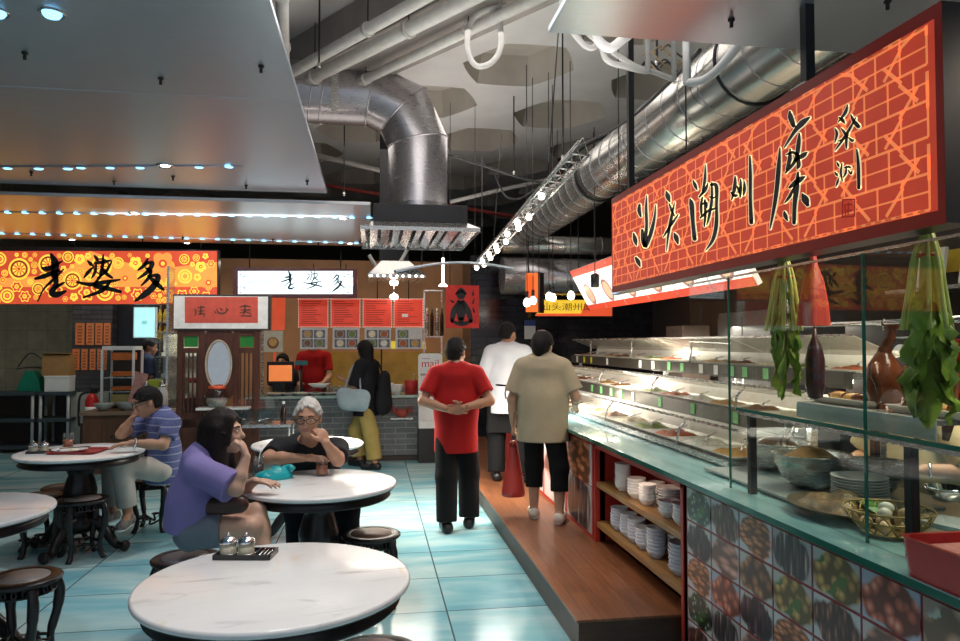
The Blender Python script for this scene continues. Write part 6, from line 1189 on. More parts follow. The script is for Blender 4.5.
text('mail', .15, m_mailred, t, face_cam(0, -.0108, h1 - .14), sx=1.0); text('FREE', .05, m_mailred, t, face_cam(0, -.0108, h1 - .335)); text('your copy', .03, m_mailred, t, face_cam(0, -.0108, h1 - .385)); m = MB(); m.bx(-.12, .0, -.0108, -.0104, h1 - .075, h1 - .065); m.build('header_rule', MATS['band_grey'], t)
# notice by the tiled wall
p = ony(530, 329, 11.15); t = thing('wall_notice', 'small white notice with a blue top on the black tiles', 'notice', p); MB().bx(-.09, .09, 0, .01, -.16, .05).build('sheet', m_white, t); MB().bx(-.09, .09, -.002, .01, .05, .14).build('blue_header', mat('notice_blue', (.03, .08, .3), .5), t)
# ------------------------------------------------------------------ people: blended bodies meshed as one surface each
def V3(a): return np.array(a, dtype=float)
def unit(a): a = V3(a); return a / (np.linalg.norm(a) or 1)
class Blend:
    def __init__(s): s.p = []
    def cap(s, a, b, ra, rb, k=.02, cuts=(), fwd=None, q=1.): s.p.append(('c', V3(a), V3(b), ra, rb, k, cuts, None if fwd is None else unit(fwd), q)); return s
    def ell(s, c, r, R=None, k=.02, cuts=()): s.p.append(('e', V3(c), V3(r), np.eye(3) if R is None else np.array(R), k, cuts)); return s
    def mesh(s, res, gcuts=()):
        lo = np.full(3, 9e9); hi = -lo
        for p in s.p:
            if p[0] == 'c': r = max(p[3], p[4]); a, b = np.minimum(p[1], p[2]) - r, np.maximum(p[1], p[2]) + r
            else: r = max(p[2]); a, b = p[1] - r, p[1] + r
            lo = np.minimum(lo, a); hi = np.maximum(hi, b)
        lo -= .03; n = np.ceil((hi + .03 - lo) / res).astype(int) + 1; F = np.full(n, .5, np.float32); ax = [lo[i] + res * np.arange(n[i]) for i in range(3)]
        for p in s.p:
            if p[0] == 'c': r = max(p[3], p[4]); a, b = np.minimum(p[1], p[2]) - r, np.maximum(p[1], p[2]) + r; k, cuts = p[5], p[6]
            else: r = max(p[2]); a, b = p[1] - r, p[1] + r; k, cuts = p[4], p[5]
            i0 = np.maximum(((a - k - .02 - lo) / res).astype(int), 0); i1 = np.minimum(((b + k + .02 - lo) / res).astype(int) + 2, n)
            X, Y_, Z_ = np.meshgrid(*[ax[i][i0[i]:i1[i]] for i in range(3)], indexing='ij'); P = np.stack([X, Y_, Z_], -1)
            if p[0] == 'c':
                _, A, B, ra, rb, k, cuts, fw, q = p; D = P - A; ba = B - A
                if fw is not None:
                    D = D + (D @ fw)[..., None] * fw * (1 / q - 1); ba = ba + (ba @ fw) * fw * (1 / q - 1)
                L = ba @ ba; t = np.clip((D @ ba) / (L or 1), 0, 1); d = np.linalg.norm(D - t[..., None] * ba, axis=-1) - (ra + (rb - ra) * t)
                if fw is not None: d = d * (.5 + .5 * q)
            else:
                _, c, rr, R, k, cuts = p; D = (P - c) @ R; k0 = np.linalg.norm(D / rr, axis=-1); k1 = np.linalg.norm(D / rr ** 2, axis=-1) + 1e-9; d = k0 * (k0 - 1) / k1
            for pt, nn in cuts: d = np.maximum(d, (P - V3(pt)) @ unit(nn))
            G = F[i0[0]:i1[0], i0[1]:i1[1], i0[2]:i1[2]]; h = np.maximum(k - np.abs(G - d), 0) / k; F[i0[0]:i1[0], i0[1]:i1[1], i0[2]:i1[2]] = np.minimum(G, d) - h * h * k * .25
        if gcuts:
            X, Y_, Z_ = np.meshgrid(*ax, indexing='ij'); P = np.stack([X, Y_, Z_], -1)
            for g in gcuts: F = np.maximum(F, g(P).astype(np.float32))
        S_ = F < 0; c8 = [(i, j, k) for i in (0, 1) for j in (0, 1) for k in (0, 1)]; m_ = [v - 1 for v in F.shape]
        cnt = sum(S_[i:i + m_[0], j:j + m_[1], k:k + m_[2]].astype(np.int8) for i, j, k in c8); I = np.argwhere((cnt > 0) & (cnt < 8))
        val = np.stack([F[I[:, 0] + i, I[:, 1] + j, I[:, 2] + k] for i, j, k in c8], 1); pos = np.array(c8, float); acc = np.zeros((len(I), 3)); num = np.zeros(len(I))
        for a in range(8):
            for b in range(a + 1, 8):
                if np.abs(pos[a] - pos[b]).sum() == 1:
                    va, vb = val[:, a], val[:, b]; x = (va < 0) != (vb < 0); t = np.where(x, va / np.where(va - vb == 0, 1, va - vb), 0); acc += np.where(x[:, None], pos[a] + t[:, None] * (pos[b] - pos[a]), 0); num += x
        vs = (I + acc / num[:, None]) * res + lo; idx = -np.ones(m_, int); idx[I[:, 0], I[:, 1], I[:, 2]] = np.arange(len(I)); fs = []
        for axx in range(3):
            o1, o2 = [(1, 2), (2, 0), (0, 1)][axx]; sl0 = [slice(None)] * 3; sl1 = [slice(None)] * 3; sl0[axx] = slice(0, -1); sl1[axx] = slice(1, None)
            E_ = np.argwhere(S_[tuple(sl0)] != S_[tuple(sl1)]); E_ = E_[(E_[:, o1] > 0) & (E_[:, o2] > 0) & (E_[:, o1] < m_[o1]) & (E_[:, o2] < m_[o2])]
            e1 = np.zeros(3, int); e1[o1] = 1; e2 = np.zeros(3, int); e2[o2] = 1
            q = np.stack([idx[tuple((E_ - d).T)] for d in (e1 + e2, e2, 0 * e1, e1)], 1); flip = ~S_[tuple(E_.T)]; q[flip] = q[flip][:, ::-1]; fs.append(q)
        return vs, np.concatenate(fs)
    def build(s, name, mats, parent, org=(0, 0, 0), res=.008, gcuts=(), mfn=None):
        vs, fs = s.mesh(res, gcuts); fs = fs[(fs >= 0).all(1)]; me = bpy.data.meshes.new(name); v = vs - V3(org); me.from_pydata(v.tolist(), [], fs.tolist())
        for m_ in (mats if isinstance(mats, list) else [mats]): me.materials.append(m_)
        me.polygons.foreach_set('use_smooth', [True] * len(fs))
        if mfn is not None: me.polygons.foreach_set('material_index', mfn(vs[fs].mean(1)).astype(int).tolist())
        me.update(); o = bpy.data.objects.new(name, me); COL.objects.link(o); o.parent = parent; return o
def frame(f, u):
    f = unit(f); r = unit(np.cross(f, u)); u = np.cross(r, f); return r, f, u
def add_hand(B, wr, d, n, t, sc=1., curl=(.5, 1.1)):
    d, n = unit(d), V3(n); n = unit(n - d * (n @ d)); t = V3(t); t = unit(t - d * (t @ d) - n * (t @ n)); wr = V3(wr); R = np.stack([t, d, n], 1)
    B.ell(wr + d * .048 * sc, (.041 * sc, .052 * sc, .017 * sc), R, .012)
    for i, L in enumerate((.068, .077, .071, .055)):
        b = wr + (d * (.088 - .004 * abs(i - 1)) + t * (.031 - .0205 * i)) * sc; c1, c2 = curl[0] + .06 * i, curl[1] + .08 * i
        m_ = b + (d * math.cos(c1) + n * math.sin(c1)) * L * .52 * sc; e = m_ + (d * math.cos(c2) + n * math.sin(c2)) * L * .48 * sc
        B.cap(b - d * .02, m_, .0092 * sc, .0086 * sc, .004); B.cap(m_, e, .0086 * sc, .0072 * sc, .004)
    b = wr + (d * .03 + t * .028) * sc; m_ = b + unit(t * .8 + d * .7 + n * .25) * .04 * sc; e = m_ + unit(d + t * .25 + n * .45) * .032 * sc; B.cap(b, m_, .013 * sc, .011 * sc, .008); B.cap(m_, e, .011 * sc, .0085 * sc, .005)
def human(root, J, skin, org=(0, 0, 0), sc=1., res=.008, wide=1., hidden_legs=False, bare_feet=False):
    B = Blend(); pe, ch, ne, hd = map(V3, (J['pelvis'], J['chest'], J['neck'], J['head'])); r, f, u = frame(J['fwd'], ch - pe); J['_t'] = (r, f, u); J['_sc'] = sc; J['_w'] = wide
    B.cap(pe, pe + (ch - pe) * .45, .150 * sc * wide, .135 * sc * wide, .04, (), f, .68); B.cap(pe + (ch - pe) * .4, ch + u * .06 * sc, .135 * sc * wide, .155 * sc * wide, .05, (), f, .62)
    (sr, er, wr), (sl, el, wl) = [list(map(V3, J[k][:3])) for k in ('R', 'L')]
    B.cap(sr + (sl - sr) * .15, sl + (sr - sl) * .15, .056 * sc, .056 * sc, .04); B.cap((ch + ne) / 2 + u * .03, ne, .085 * sc, .058 * sc, .05)
    hr, hf, hu = frame(J['face'], J.get('hup', (0, 0, 1))); J['_h'] = (hr, hf, hu); HR = np.stack([hr, hf, hu], 1)
    B.cap(ne - u * .02, hd - hu * .05 - hf * .015, .056 * sc, .052 * sc, .03)
    B.ell(hd + hu * .022 - hf * .012, (.074 * sc, .094 * sc, .096 * sc), HR, .01).ell(hd + hf * .022 - hu * .04, (.060 * sc, .070 * sc, .074 * sc), HR, .03).ell(hd + hf * .060 - hu * .093, (.026, .022, .02), HR, .03)
    B.cap(hd + hf * .082 + hu * .008, hd + hf * .101 - hu * .026, .008, .0135, .012).ell(hd + hf * .074 + hu * .026, (.045, .014, .01), HR, .02)
    for s_ in (-1, 1):
        B.ell(hd + hr * .077 * s_ * sc - hf * .006 - hu * .008, (.009, .021, .032), HR, .006).ell(hd + hr * .034 * s_ + hf * .070 - hu * .03, (.018, .016, .018), HR, .025)
    B.ell(hd + hf * .083 - hu * .058, (.024, .010, .007), HR, .006).ell(hd + hf * .081 - hu * .069, (.020, .010, .007), HR, .006)
    for k, (s_, e, w) in (('R', (sr, er, wr)), ('L', (sl, el, wl))):
        B.cap(s_, e, .050 * sc, .039 * sc, .03).cap(e, e + (w - e) * .4, .040 * sc, .038 * sc, .02).cap(e + (w - e) * .4, w, .038 * sc, .026 * sc, .02)
        h = J[k][3]; add_hand(B, w, h[0], h[1], h[2], sc, h[3] if len(h) > 3 else (.5, 1.1))
    for k in ('RL', 'LL'):
        hp, kn, an, to = map(V3, J[k]); B.cap(hp, kn, .086 * sc, .056 * sc, .04).cap(kn, kn + (an - kn) * .4, .055 * sc, .054 * sc, .02).cap(kn + (an - kn) * .3, an, .054 * sc, .036 * sc, .03)
        bk = unit(V3(an) - to) ; B.cap(an + V3((0, 0, -.02)) + bk * .02, to, .036 * sc, .030 * sc, .02)
    eh = hd - hu * .0615
    lip = lambda C: ((np.abs((C - eh) @ hr) < .024) & (np.abs((C - eh) @ hu) < .011) & ((C - eh) @ hf > .072)) * 1
    B.build('body', [skin, M_LIP], root, org, res, (), lip); return B
def eyes(root, J, org=(0, 0, 0), glasses=None):
    hr, hf, hu = J['_h']; hd = V3(J['head'])
    for s_ in (-1, 1):
        c = hd + hr * .031 * s_ + hf * .083 + hu * .003 - V3(org); R = Matrix([[hr[i], hf[i], hu[i]] for i in range(3)])
        e = MB().ball(c, (.012, .006, .006), 10, 0, R).build('eye', M_EYE, root); MB().ball(c + hf * .0035, (.0058, .003, .0055), 8, 0, R).build('iris', M_IRIS, e)
        p = hd + hf * .0905 + hu * .024 - V3(org); MB().tube(curve([Vector(p + hr * s_ * .014), Vector(p + hr * s_ * .03 + hu * .005 - hf * .004), Vector(p + hr * s_ * .047 - hf * .016)], 3), [.003, .0042, .004, .004, .0035, .003, .002], 6).build('eyebrow', M_HAIR, root)
        if glasses:
            q = hd + hr * .034 * s_ + hf * .106 + hu * .0 - V3(org)
            MB().tube([q + hr * .026 * math.cos(a) * (1 + .1 * abs(math.cos(a))) + hu * .018 * math.sin(a) - hf * .006 * s_ * math.cos(a) for a in [2 * math.pi * i / 20 for i in range(20)]], .0028, 6, closed=True).build('glasses_rim', glasses, root)
            MB().tube([q + hr * .028 * s_, q + hr * .044 * s_ - hf * .03, q + hr * .048 * s_ - hf * .105 + hu * .008], .0024, 6).build('glasses_temple', glasses, root)
    if glasses: q = hd + hf * .109 + hu * .004 - V3(org); MB().tube([q - hr * .009, q + hu * .003, q + hr * .009], .0026, 6).build('glasses_bridge', glasses, root)
def shirt(root, J, m_, hem, org=(0, 0, 0), sleeve=.62, e=.014, res=.008, name='shirt', flare=1.05, neck=.0, hemn=None, loose=1., collar=None):
    B = Blend(); sc, wd = J['_sc'], J['_w']; pe, ch, ne = map(V3, (J['pelvis'], J['chest'], J['neck'])); r, f, u = J['_t']
    low = pe + (pe - ch) * (hem / np.linalg.norm(pe - ch)); hn = V3(hemn) if hemn is not None else -u; cut = [(low, hn)]
    B.cap(low + (low - pe) * .3, pe + (ch - pe) * .45, (.170 * sc * wd + e) * flare, .142 * sc * wd * loose + e, .05, cut, f, .80); B.cap(pe + (ch - pe) * .4, ch + u * .06 * sc, .142 * sc * wd * loose + e, .155 * sc * wd + e, .05, cut, f, .66)
    sr, sl = V3(J['R'][0]), V3(J['L'][0]); nk = [(ne + u * (.0 + neck), u * .9 - f * .15)]
    B.cap(sr + (sl - sr) * .12, sl + (sr - sl) * .12, .058 * sc + e, .058 * sc + e, .04); B.cap((ch + ne) / 2 + u * .03, ne, .090 * sc + e, .062 * sc + e * .6, .05, nk)
    for k in ('R', 'L'):
        s_, el, w = map(V3, J[k][:3])
        if sleeve <= 1: c = s_ + (el - s_) * sleeve; B.cap(s_, el, .054 * sc + e, (.047 * sc + e) * loose, .03, [(c, el - s_)])
        else: c = el + (w - el) * (sleeve - 1); B.cap(s_, el, .054 * sc + e, .046 * sc + e, .03); B.cap(el, w, .046 * sc + e, .036 * sc + e, .02, [(c, w - el)])
    o = B.build(name, m_, root, org, res)
    if collar:
        nb = ne + u * neck * .6 - u * .012; MB().tube([nb - V3(org) + r * (.066 * sc) * math.cos(a) + f * (.064 * sc) * math.sin(a) + u * (-.018 * math.sin(a)) for a in [2 * math.pi * i / 24 for i in range(24)]], .014 * sc, 8, closed=True).build('collar', collar, o)
    return o
def trousers(root, J, m_, org=(0, 0, 0), leg=.97, e=.016, res=.009, waist=.1, wide=1., name='trousers'):
    B = Blend(); sc, wd = J['_sc'], J['_w']; pe, ch = V3(J['pelvis']), V3(J['chest']); r, f, u = J['_t']; waist = min(waist, .0) if waist == .1 else waist; top = [(pe + u * waist, u)]
    B.cap(pe - u * .02, pe + u * (waist + .05), .148 * sc * wd + e * .4, .140 * sc * wd + e * .3, .04, top, f, .66)
    for k in ('RL', 'LL'):
        hp, kn, an, to = map(V3, J[k])
        if leg <= .5: c = hp + (kn - hp) * leg * 2; B.cap(hp, kn, .090 * sc + e, .062 * sc + e * 1.6, .04, [(c, kn - hp)])
        else:
            f_ = (leg - .5) * 2; c = kn + (an - kn) * f_; B.cap(hp, kn, .086 * sc + e * .7, .062 * sc + e * wide, .03, top if hp[2] - kn[2] > .3 else ()); B.cap(kn, an + (an - kn) * .1, .060 * sc + e * wide, .045 * sc + e * 1.3 * wide, .03, [(c, an - kn)])
    return B.build(name, m_, root, org, res)
def shoes(root, J, m_, org=(0, 0, 0), sole=None, sc=1.):
    for k in ('RL', 'LL'):
        an, to = V3(J[k][2]), V3(J[k][3]); d = unit(to - an); dh = unit((d[0], d[1], 0)); heel = V3((an[0], an[1], to[2])) - dh * .035; zf = to[2] - .035
        B = Blend().cap(heel + V3((0, 0, .008)), to, .042 * sc, .040 * sc, .02, [((0, 0, zf), (0, 0, -1))]).cap(heel + V3((0, 0, .01)), an - V3((0, 0, .02)), .042 * sc, .044 * sc, .03)
        o = B.build('shoe', m_, root, org, .007)
        if sole: Blend().cap(heel - dh * .005, to + dh * .008, .045 * sc, .043 * sc, .02, [((0, 0, zf + .018), (0, 0, 1)), ((0, 0, zf - .001), (0, 0, -1))]).build('sole', sole, o, org, .006)
def hair(root, J, m_, org=(0, 0, 0), e=.014, line=.035, nape=.075, res=.007, extra=None, sc=1., ears=True, tuft=90, spike=.012):
    hr, hf, hu = J['_h']; hd = V3(J['head']); HR = np.stack([hr, hf, hu], 1); B = Blend()
    face = (hd + hf * (line + .02) + hu * .055, hf * .88 - hu * .47); low = (hd - hu * nape, -hu)
    B.ell(hd + hu * .024 - hf * .014, (.074 * sc + e, .094 * sc + e, .096 * sc + e), HR, .01, [face, low]).cap(hd - hf * .05 + hu * .0, hd - hf * .055 - hu * nape, .062 * sc + e * .4, .05 * sc, .03, [low])
    if extra: extra(B, hd, hr, hf, hu)
    rg = np.random.RandomState(len(root.name) * 7 + int(abs(hd[0]) * 1000)); sk = V3((.074 * sc + e * .7, .094 * sc + e * .7, .096 * sc + e * .7)); c0 = hd + hu * .024 - hf * .014
    for _ in range(tuft):
        w = rg.normal(size=3); w /= np.linalg.norm(w); w[2] = abs(w[2]) * 1.2 - .25; p = c0 + HR @ (w * sk); n_ = unit(HR @ (w / sk)); q_ = p + n_ * spike + unit(hf * .6 - hu * .5 + hr * rg.uniform(-.5, .5)) * .022
        if (p - face[0]) @ unit(face[1]) < -.004: B.cap(p - n_ * .004, q_, .012, .005, .008, [low])
    gc = [lambda Q: -np.maximum(((Q - hd) @ hu) - .018, -.038 - ((Q - hd) @ hf))] if ears else []
    return B.build('hair', m_, root, org, res, gc)
def skin(name, c): return mat(name, c, .5, var=.06, vs=20)
SK1 = skin('warm_skin', (.50, .27, .17)); SK2 = skin('tan_skin', (.40, .20, .12)); SK3 = skin('fair_skin', (.58, .35, .25)); SK4 = skin('brown_skin', (.20, .09, .055))
M_LIP = mat('lips', (.42, .16, .13), .45); M_EYE = mat('eye_white', (.75, .73, .70), .3); M_IRIS = mat('dark_iris', (.02, .012, .01), .2)
M_HAIR = mat('black_hair', (.007, .006, .006), .6, var=.4, vs=30, bump=.5, bs=50, stretch=(6, 6, 1), spec=.2); M_GREY = mat('silver_hair', (.50, .48, .45), .55, var=.25, vs=40, bump=.6, bs=90); M_BROWNH = mat('dark_brown_hair', (.014, .008, .007), .5, var=.5, vs=26, bump=.6, bs=40, stretch=(7, 7, .7), spec=.25)
def cloth(name, c, var=.12, bump=.35, bs=14): return mat(name, c, .85, var=var, vs=7, bump=bump, bs=bs, spec=.2)
P = lambda x, y, yy: np.array(ony(x, y, yy))
def standing(H, hands=None, feet=((.10, .02), (-.10, -.04)), lean=0.):
    s = H / 1.70; z = lambda v: v * s
    J = dict(pelvis=(0, 0, z(.94)), chest=(0, lean, z(1.27)), neck=(0, lean * 1.3 - .005, z(1.445)), head=(0, .035 + lean * 1.6, z(1.58)), fwd=(0, 1, 0), face=(0, 1, 0))
    for k, sg in (('R', 1), ('L', -1)):
        sh = (.185 * s * sg, lean * 1.2, z(1.385)); J[k] = [sh, (.235 * s * sg, -.02, z(1.09)), (.245 * s * sg, .05, z(.84)), ((0, .12, -1), (-sg, 0, 0), (0, 1, 0), (.35, .8))]
    for k, sg, (fx, fy) in (('RL', 1, feet[0]), ('LL', -1, feet[1])):
        J[k] = [(.088 * s * sg, 0, z(.89)), (fx * 1.0, fy + .03, z(.48)), (fx, fy - .03, z(.085)), (fx + .025 * sg, fy + .12, .035)]
    return J
# --- woman in the purple top
org = (at(186, 556).x, at(186, 556).y, 0); t = thing('person', 'person in a purple top with long dark hair, seated in profile, chin on hand', 'person', org)
J = dict(pelvis=P(193, 522, 4.05), chest=P(200, 478, 4.05), neck=P(209, 455, 4.05), head=P(224, 432, 4.04), fwd=(1, -.1, -.1), face=(1, -.12, .05),
         R=[P(198, 470, 3.90), P(236, 489, 3.82), P(246, 457, 3.88), ((-.35, .3, 1), (-1, .2, 0), (.2, .9, .3), (.9, 1.9))], L=[P(212, 467, 4.21), P(240, 491, 4.24), P(255, 481, 4.12), ((1, -.4, .0), (0, 0, -1), (.3, 1, 0), (.2, .5))],
         RL=[P(194, 529, 3.96), P(252, 527, 3.96), P(249, 578, 4.02), P(262, 590, 4.0)], LL=[P(194, 527, 4.13), P(257, 512, 4.06), P(266, 560, 3.93), P(280, 572, 3.93)])
human(t, J, SK3, org, .93, .0065, .92); eyes(t, J, org)
m_pur = cloth('lavender_knit', (.24, .20, .44), .08); shirt(t, J, m_pur, .03, org, .9, .022, .007, 'purple_top', 1.05, .01, None, 1.35)
trousers(t, J, cloth('grey_denim', (.16, .19, .23)), org, .24, .022, .008, .03, 1, 'shorts'); shoes(t, J, m_white, org, None, .9)
Bq = Blend(); pe = V3(J['pelvis']); Bq.cap(pe + V3((-.0, 0, .05)), pe + V3((-.01, 0, -.05)), .150, .158, .03, [(pe + V3((0, 0, -.075)), (-.5, 0, -1)), (pe + V3((0, 0, .06)), (0, 0, 1)), (pe + V3((.04, 0, 0)), (1, 0, 0))], (1, 0, 0), .95).build('white_vest_hem', cloth('pale_hem', (.42, .46, .50)), t, org, .008)
def long_(B, hd, hr, hf, hu):
    B.cap(hd - hf * .045, hd - hf * .10 - hu * .22, .085, .095, .04).cap(hd - hf * .10 - hu * .2, hd - hf * .11 - hu * .36, .09, .05, .04).cap(hd - hf * .01 + hr * .065 + hu * .02, hd - hf * .0 + hr * .10 - hu * .24, .035, .045, .03).cap(hd + hr * .10 - hu * .22, hd + hf * .06 + hr * .11 - hu * .36, .042, .02, .03).cap(hd - hf * .01 - hr * .07, hd - hr * .09 - hu * .2, .03, .035, .03)
    B.cap(hd + hf * .05 + hr * .05 + hu * .075, hd + hf * .04 + hr * .078 - hu * .05, .022, .02, .02)
hair(t, J, M_BROWNH, org, .016, .05, .09, .007, long_, 1., False, 30)
q = P(222, 507, 3.93); bg = thing('shoulder_bag', 'dark brown bag on the lap of the woman in purple', 'bag', q); Blend().cap((-.09, 0, 0), (.09, 0, .01), .05, .046, .02, (), (0, 1, 0), .75).build('bag_body', mat('brown_leather', (.06, .025, .018), .45, var=.2, bump=.2), bg, (0, 0, 0), .008); MB().tube(curve([Vector((-.12, 0, .04)), Vector((-.05, .0, .075)), Vector((.06, 0, .078)), Vector((.13, 0, .04))], 4), .007, 8).build('strap', MATS['brown_leather'], bg)
# --- man in the blue polo
sp = at(153, 478); org = (sp.x, sp.y, 0); t = thing('person', 'person in a blue polo shirt and pale trousers, hand on cheek at the left table', 'person', org)
J = dict(pelvis=P(163, 465, 6.27), chest=P(164, 433, 6.22), neck=P(157, 414, 6.18), head=P(147, 402, 6.14), fwd=(-.92, -.38, -.12), face=(-.86, -.42, -.25),
         L=[P(172, 423, 6.03), P(163, 445, 5.92), P(131, 443, 5.82), ((-1, -.1, -.1), (0, 0, -1), (.0, 1, 0), (.15, .4))], R=[P(149, 421, 6.36), P(121, 434, 6.16), P(131, 420, 6.12), ((.55, -.1, 1), (.9, .2, -.1), (0, -1, 0), (.9, 1.7))],
         LL=[P(160, 470, 6.14), P(122, 465, 5.98), P(128, 514, 6.02), P(121, 527, 5.86)], RL=[P(160, 467, 6.38), P(112, 464, 6.24), P(112, 512, 6.3), P(104, 520, 6.2)])
human(t, J, SK1, org, 1., .0075, 1.); eyes(t, J, org, mat('thin_glasses', (.10, .09, .09), .3, .6))
def striped():
    m, nt, p = base('blue_striped_polo'); v = coord(nt); w = nd(nt, 'ShaderNodeTexWave', bands_direction='Z'); w.inputs['Scale'].default_value = 5.2; w.inputs['Distortion'].default_value = .6; nt.links.new(v, w.inputs['Vector'])
    n = noise(nt, v, 60, 3); mx = nd(nt, 'ShaderNodeMix', data_type='RGBA'); nt.links.new(ramp(nt, w.outputs['Fac'], [(.93, (0, 0, 0)), (.97, (1, 1, 1))]), mx.inputs[0]); nt.links.new(ramp(nt, n, [(.3, (.075, .09, .23)), (.7, (.12, .14, .32))]), mx.inputs[6]); mx.inputs[7].default_value = (.32, .35, .48, 1)
    nt.links.new(mx.outputs[2], p.inputs['Base Color']); p.inputs['Roughness'].default_value = .85; bumpit(nt, p, noise(nt, v, 14, 3), .35); MATS['polo'] = m; return m
m_polo = striped(); shirt(t, J, m_polo, .10, org, .68, .018, .008, 'polo_shirt', 1.05, .012, None, 1.1, m_polo); trousers(t, J, cloth('stone_chinos', (.50, .48, .43)), org, .92, .02, .008, .02); shoes(t, J, mat('grey_trainers', (.20, .18, .17), .6, var=.4, vs=30), org, m_white)
hair(t, J, M_HAIR, org, .012, .052, .06); w_ = V3(J['L'][2]) + (V3(J['L'][1]) - V3(J['L'][2])) * .12 - V3(org); ad = unit(V3(J['L'][1]) - V3(J['L'][2])); a1 = unit(np.cross(ad, (0, 0, 1))); a2 = np.cross(ad, a1)
MB().tube([w_ + a1 * .036 * math.cos(a) + a2 * .034 * math.sin(a) for a in [2 * math.pi * i / 20 for i in range(20)]], .008, 8, closed=True).build('wristwatch', m_chrome, t)
# --- grey-haired man
org = (-.30, 5.14, 0); t = thing('person', 'person with short grey hair, glasses and black T-shirt, chin on hand at the table', 'person', org)
J = dict(pelvis=(-.32, 5.14, .55), chest=P(308, 463, 5.0), neck=P(309, 440, 4.84), head=P(308, 417, 4.68), fwd=(-.02, -1, -.25), face=(-.06, -1, -.16), hup=(0, -.1, 1),
         R=[P(278, 448, 4.90), P(268, 458, 4.74), P(303, 458, 4.66), ((1, .1, -.05), (0, .3, -1), (0, 1, .3), (.15, .4))], L=[P(339, 448, 4.90), P(338, 460, 4.66), P(326, 443, 4.58), ((-.45, .25, 1), (-.5, .6, -.2), (-.3, -1, .1), (.9, 1.9))],
         RL=[(-.42, 5.08, .52), (-.47, 4.70, .52), (-.46, 4.72, .09), (-.48, 4.58, .035)], LL=[(-.22, 5.08, .52), (-.15, 4.70, .52), (-.13, 4.76, .09), (-.12, 4.62, .035)])
human(t, J, SK1, org, 1., .0058, 1.0); eyes(t, J, org, mat('black_glasses', (.012, .012, .012), .25))
m_blkT = cloth('black_jersey', (.022, .022, .025)); shirt(t, J, m_blkT, .10, org, .72, .014, .007, 't_shirt', 1.0, .0); trousers(t, J, cloth('black_denim', (.018, .018, .022)), org, .95, .015, .009); shoes(t, J, m_darkmetal, org)
hair(t, J, M_GREY, org, .008, .03, .05, .0055, None, 1., True, 260, .007)
cc = (V3(J['chest']) + V3(J['neck'])) / 2 - V3(org); text('FREE', .05, mat('grey_print', (.30, .28, .27), .7), t, Matrix.Translation(V3(ony(309, 463, 4.80)) - V3(org)) @ Matrix.Rotation(-.25, 4, 'X') @ FACE_CAM, 'shirt_print', .001, sx=1.3) if False else None
m = MB()
for i, L_ in enumerate((.020, .014, .018, .012, .02)): 
    p_ = V3(ony(297 + 5 * i, 460.5, 4.845)) - V3(org)
    m.bx(p_[0] - .012, p_[0] + .012, p_[1] - .002, p_[1] + .002, p_[2] - .008, p_[2] + .008)
# --- woman in black at the rear counter
fp_ = onz(366, 468, 0); org = (0, 0, 0); t = thing('person', 'person in a black top and yellow trousers with a pale bag, at the rear counter', 'person', (fp_.x, fp_.y, 0), math.radians(62))
J = standing(1.62, feet=((.08, .16), (-.08, -.14))); J['face'] = (.25, 1, -.05); J['R'] = [J['R'][0], (.24, .0, 1.06), (.17, .22, 1.07), ((-.3, 1, .3), (0, 0, 1), (1, 0, 0), (.6, 1.3))]; J['L'] = [J['L'][0], (-.22, .06, 1.05), (-.10, .26, 1.12), ((.3, 1, .3), (0, 0, 1), (-1, 0, 0), (.6, 1.3))]
human(t, J, SK2, org, .95, .009); shirt(t, J, cloth('black_blouse', (.012, .012, .016)), .22, org, .98, .02, .009, 'blouse', 1.1, 0, None, 1.2); trousers(t, J, cloth('mustard_trousers', (.36, .27, .085)), org, .93, .026, .009, .1, 1.6); shoes(t, J, m_darkmetal, org)
def bob(B, hd, hr, hf, hu): B.cap(hd - hf * .03 + hu * .01, hd - hf * .05 - hu * .14, .092, .085, .03, [(hd + hf * .035, hf)])
hair(t, J, M_HAIR, org, .018, .045, .12, .008, bob, 1., False, 30); eyes(t, J, org)
rz_ = Matrix.Rotation(math.radians(62), 3, 'Z'); lw = lambda v: Vector((fp_.x, fp_.y, 0)) + rz_ @ Vector(v)
bg = thing('shoulder_bag', 'pale grey-blue shoulder bag of the woman in black', 'bag', lw((-.20, .06, .92)), math.radians(62)); Blend().cap((-.03, -.14, -.0), (-.03, .14, .02), .10, .10, .03, [((0, 0, -.13), (0, 0, -1))], (1, 0, 0), .6).cap((-.03, -.12, -.08), (-.03, .12, -.07), .10, .10, .03, [], (1, 0, 0), .6).build('bag_body', cloth('pale_bag_cloth', (.36, .43, .47), .1, .4, 20), bg, (0, 0, 0), .009); MB().tube(curve([Vector((-.02, -.1, .07)), Vector((-.02, -.08, .3)), Vector((.03, -.06, .455)), Vector((.0, .04, .36)), Vector((-.03, .13, .08))], 5), .012, 8).build('strap', MATS['pale_bag_cloth'], bg)
bg = thing('backpack', 'black backpack hanging behind the woman in black', 'bag', lw((.02, -.24, .93)), math.radians(62)); Blend().cap((0, 0, -.10), (0, -.01, .22), .15, .10, .04, [], (0, 1, 0), .65).build('bag_body', cloth('black_nylon', (.014, .014, .016)), bg, (0, 0, 0), .01); MB().tube(curve([Vector((.1, .05, .2)), Vector((.12, .15, .42)), Vector((.12, .25, .40))], 5), .014, 8).build('strap', MATS['black_nylon'], bg)
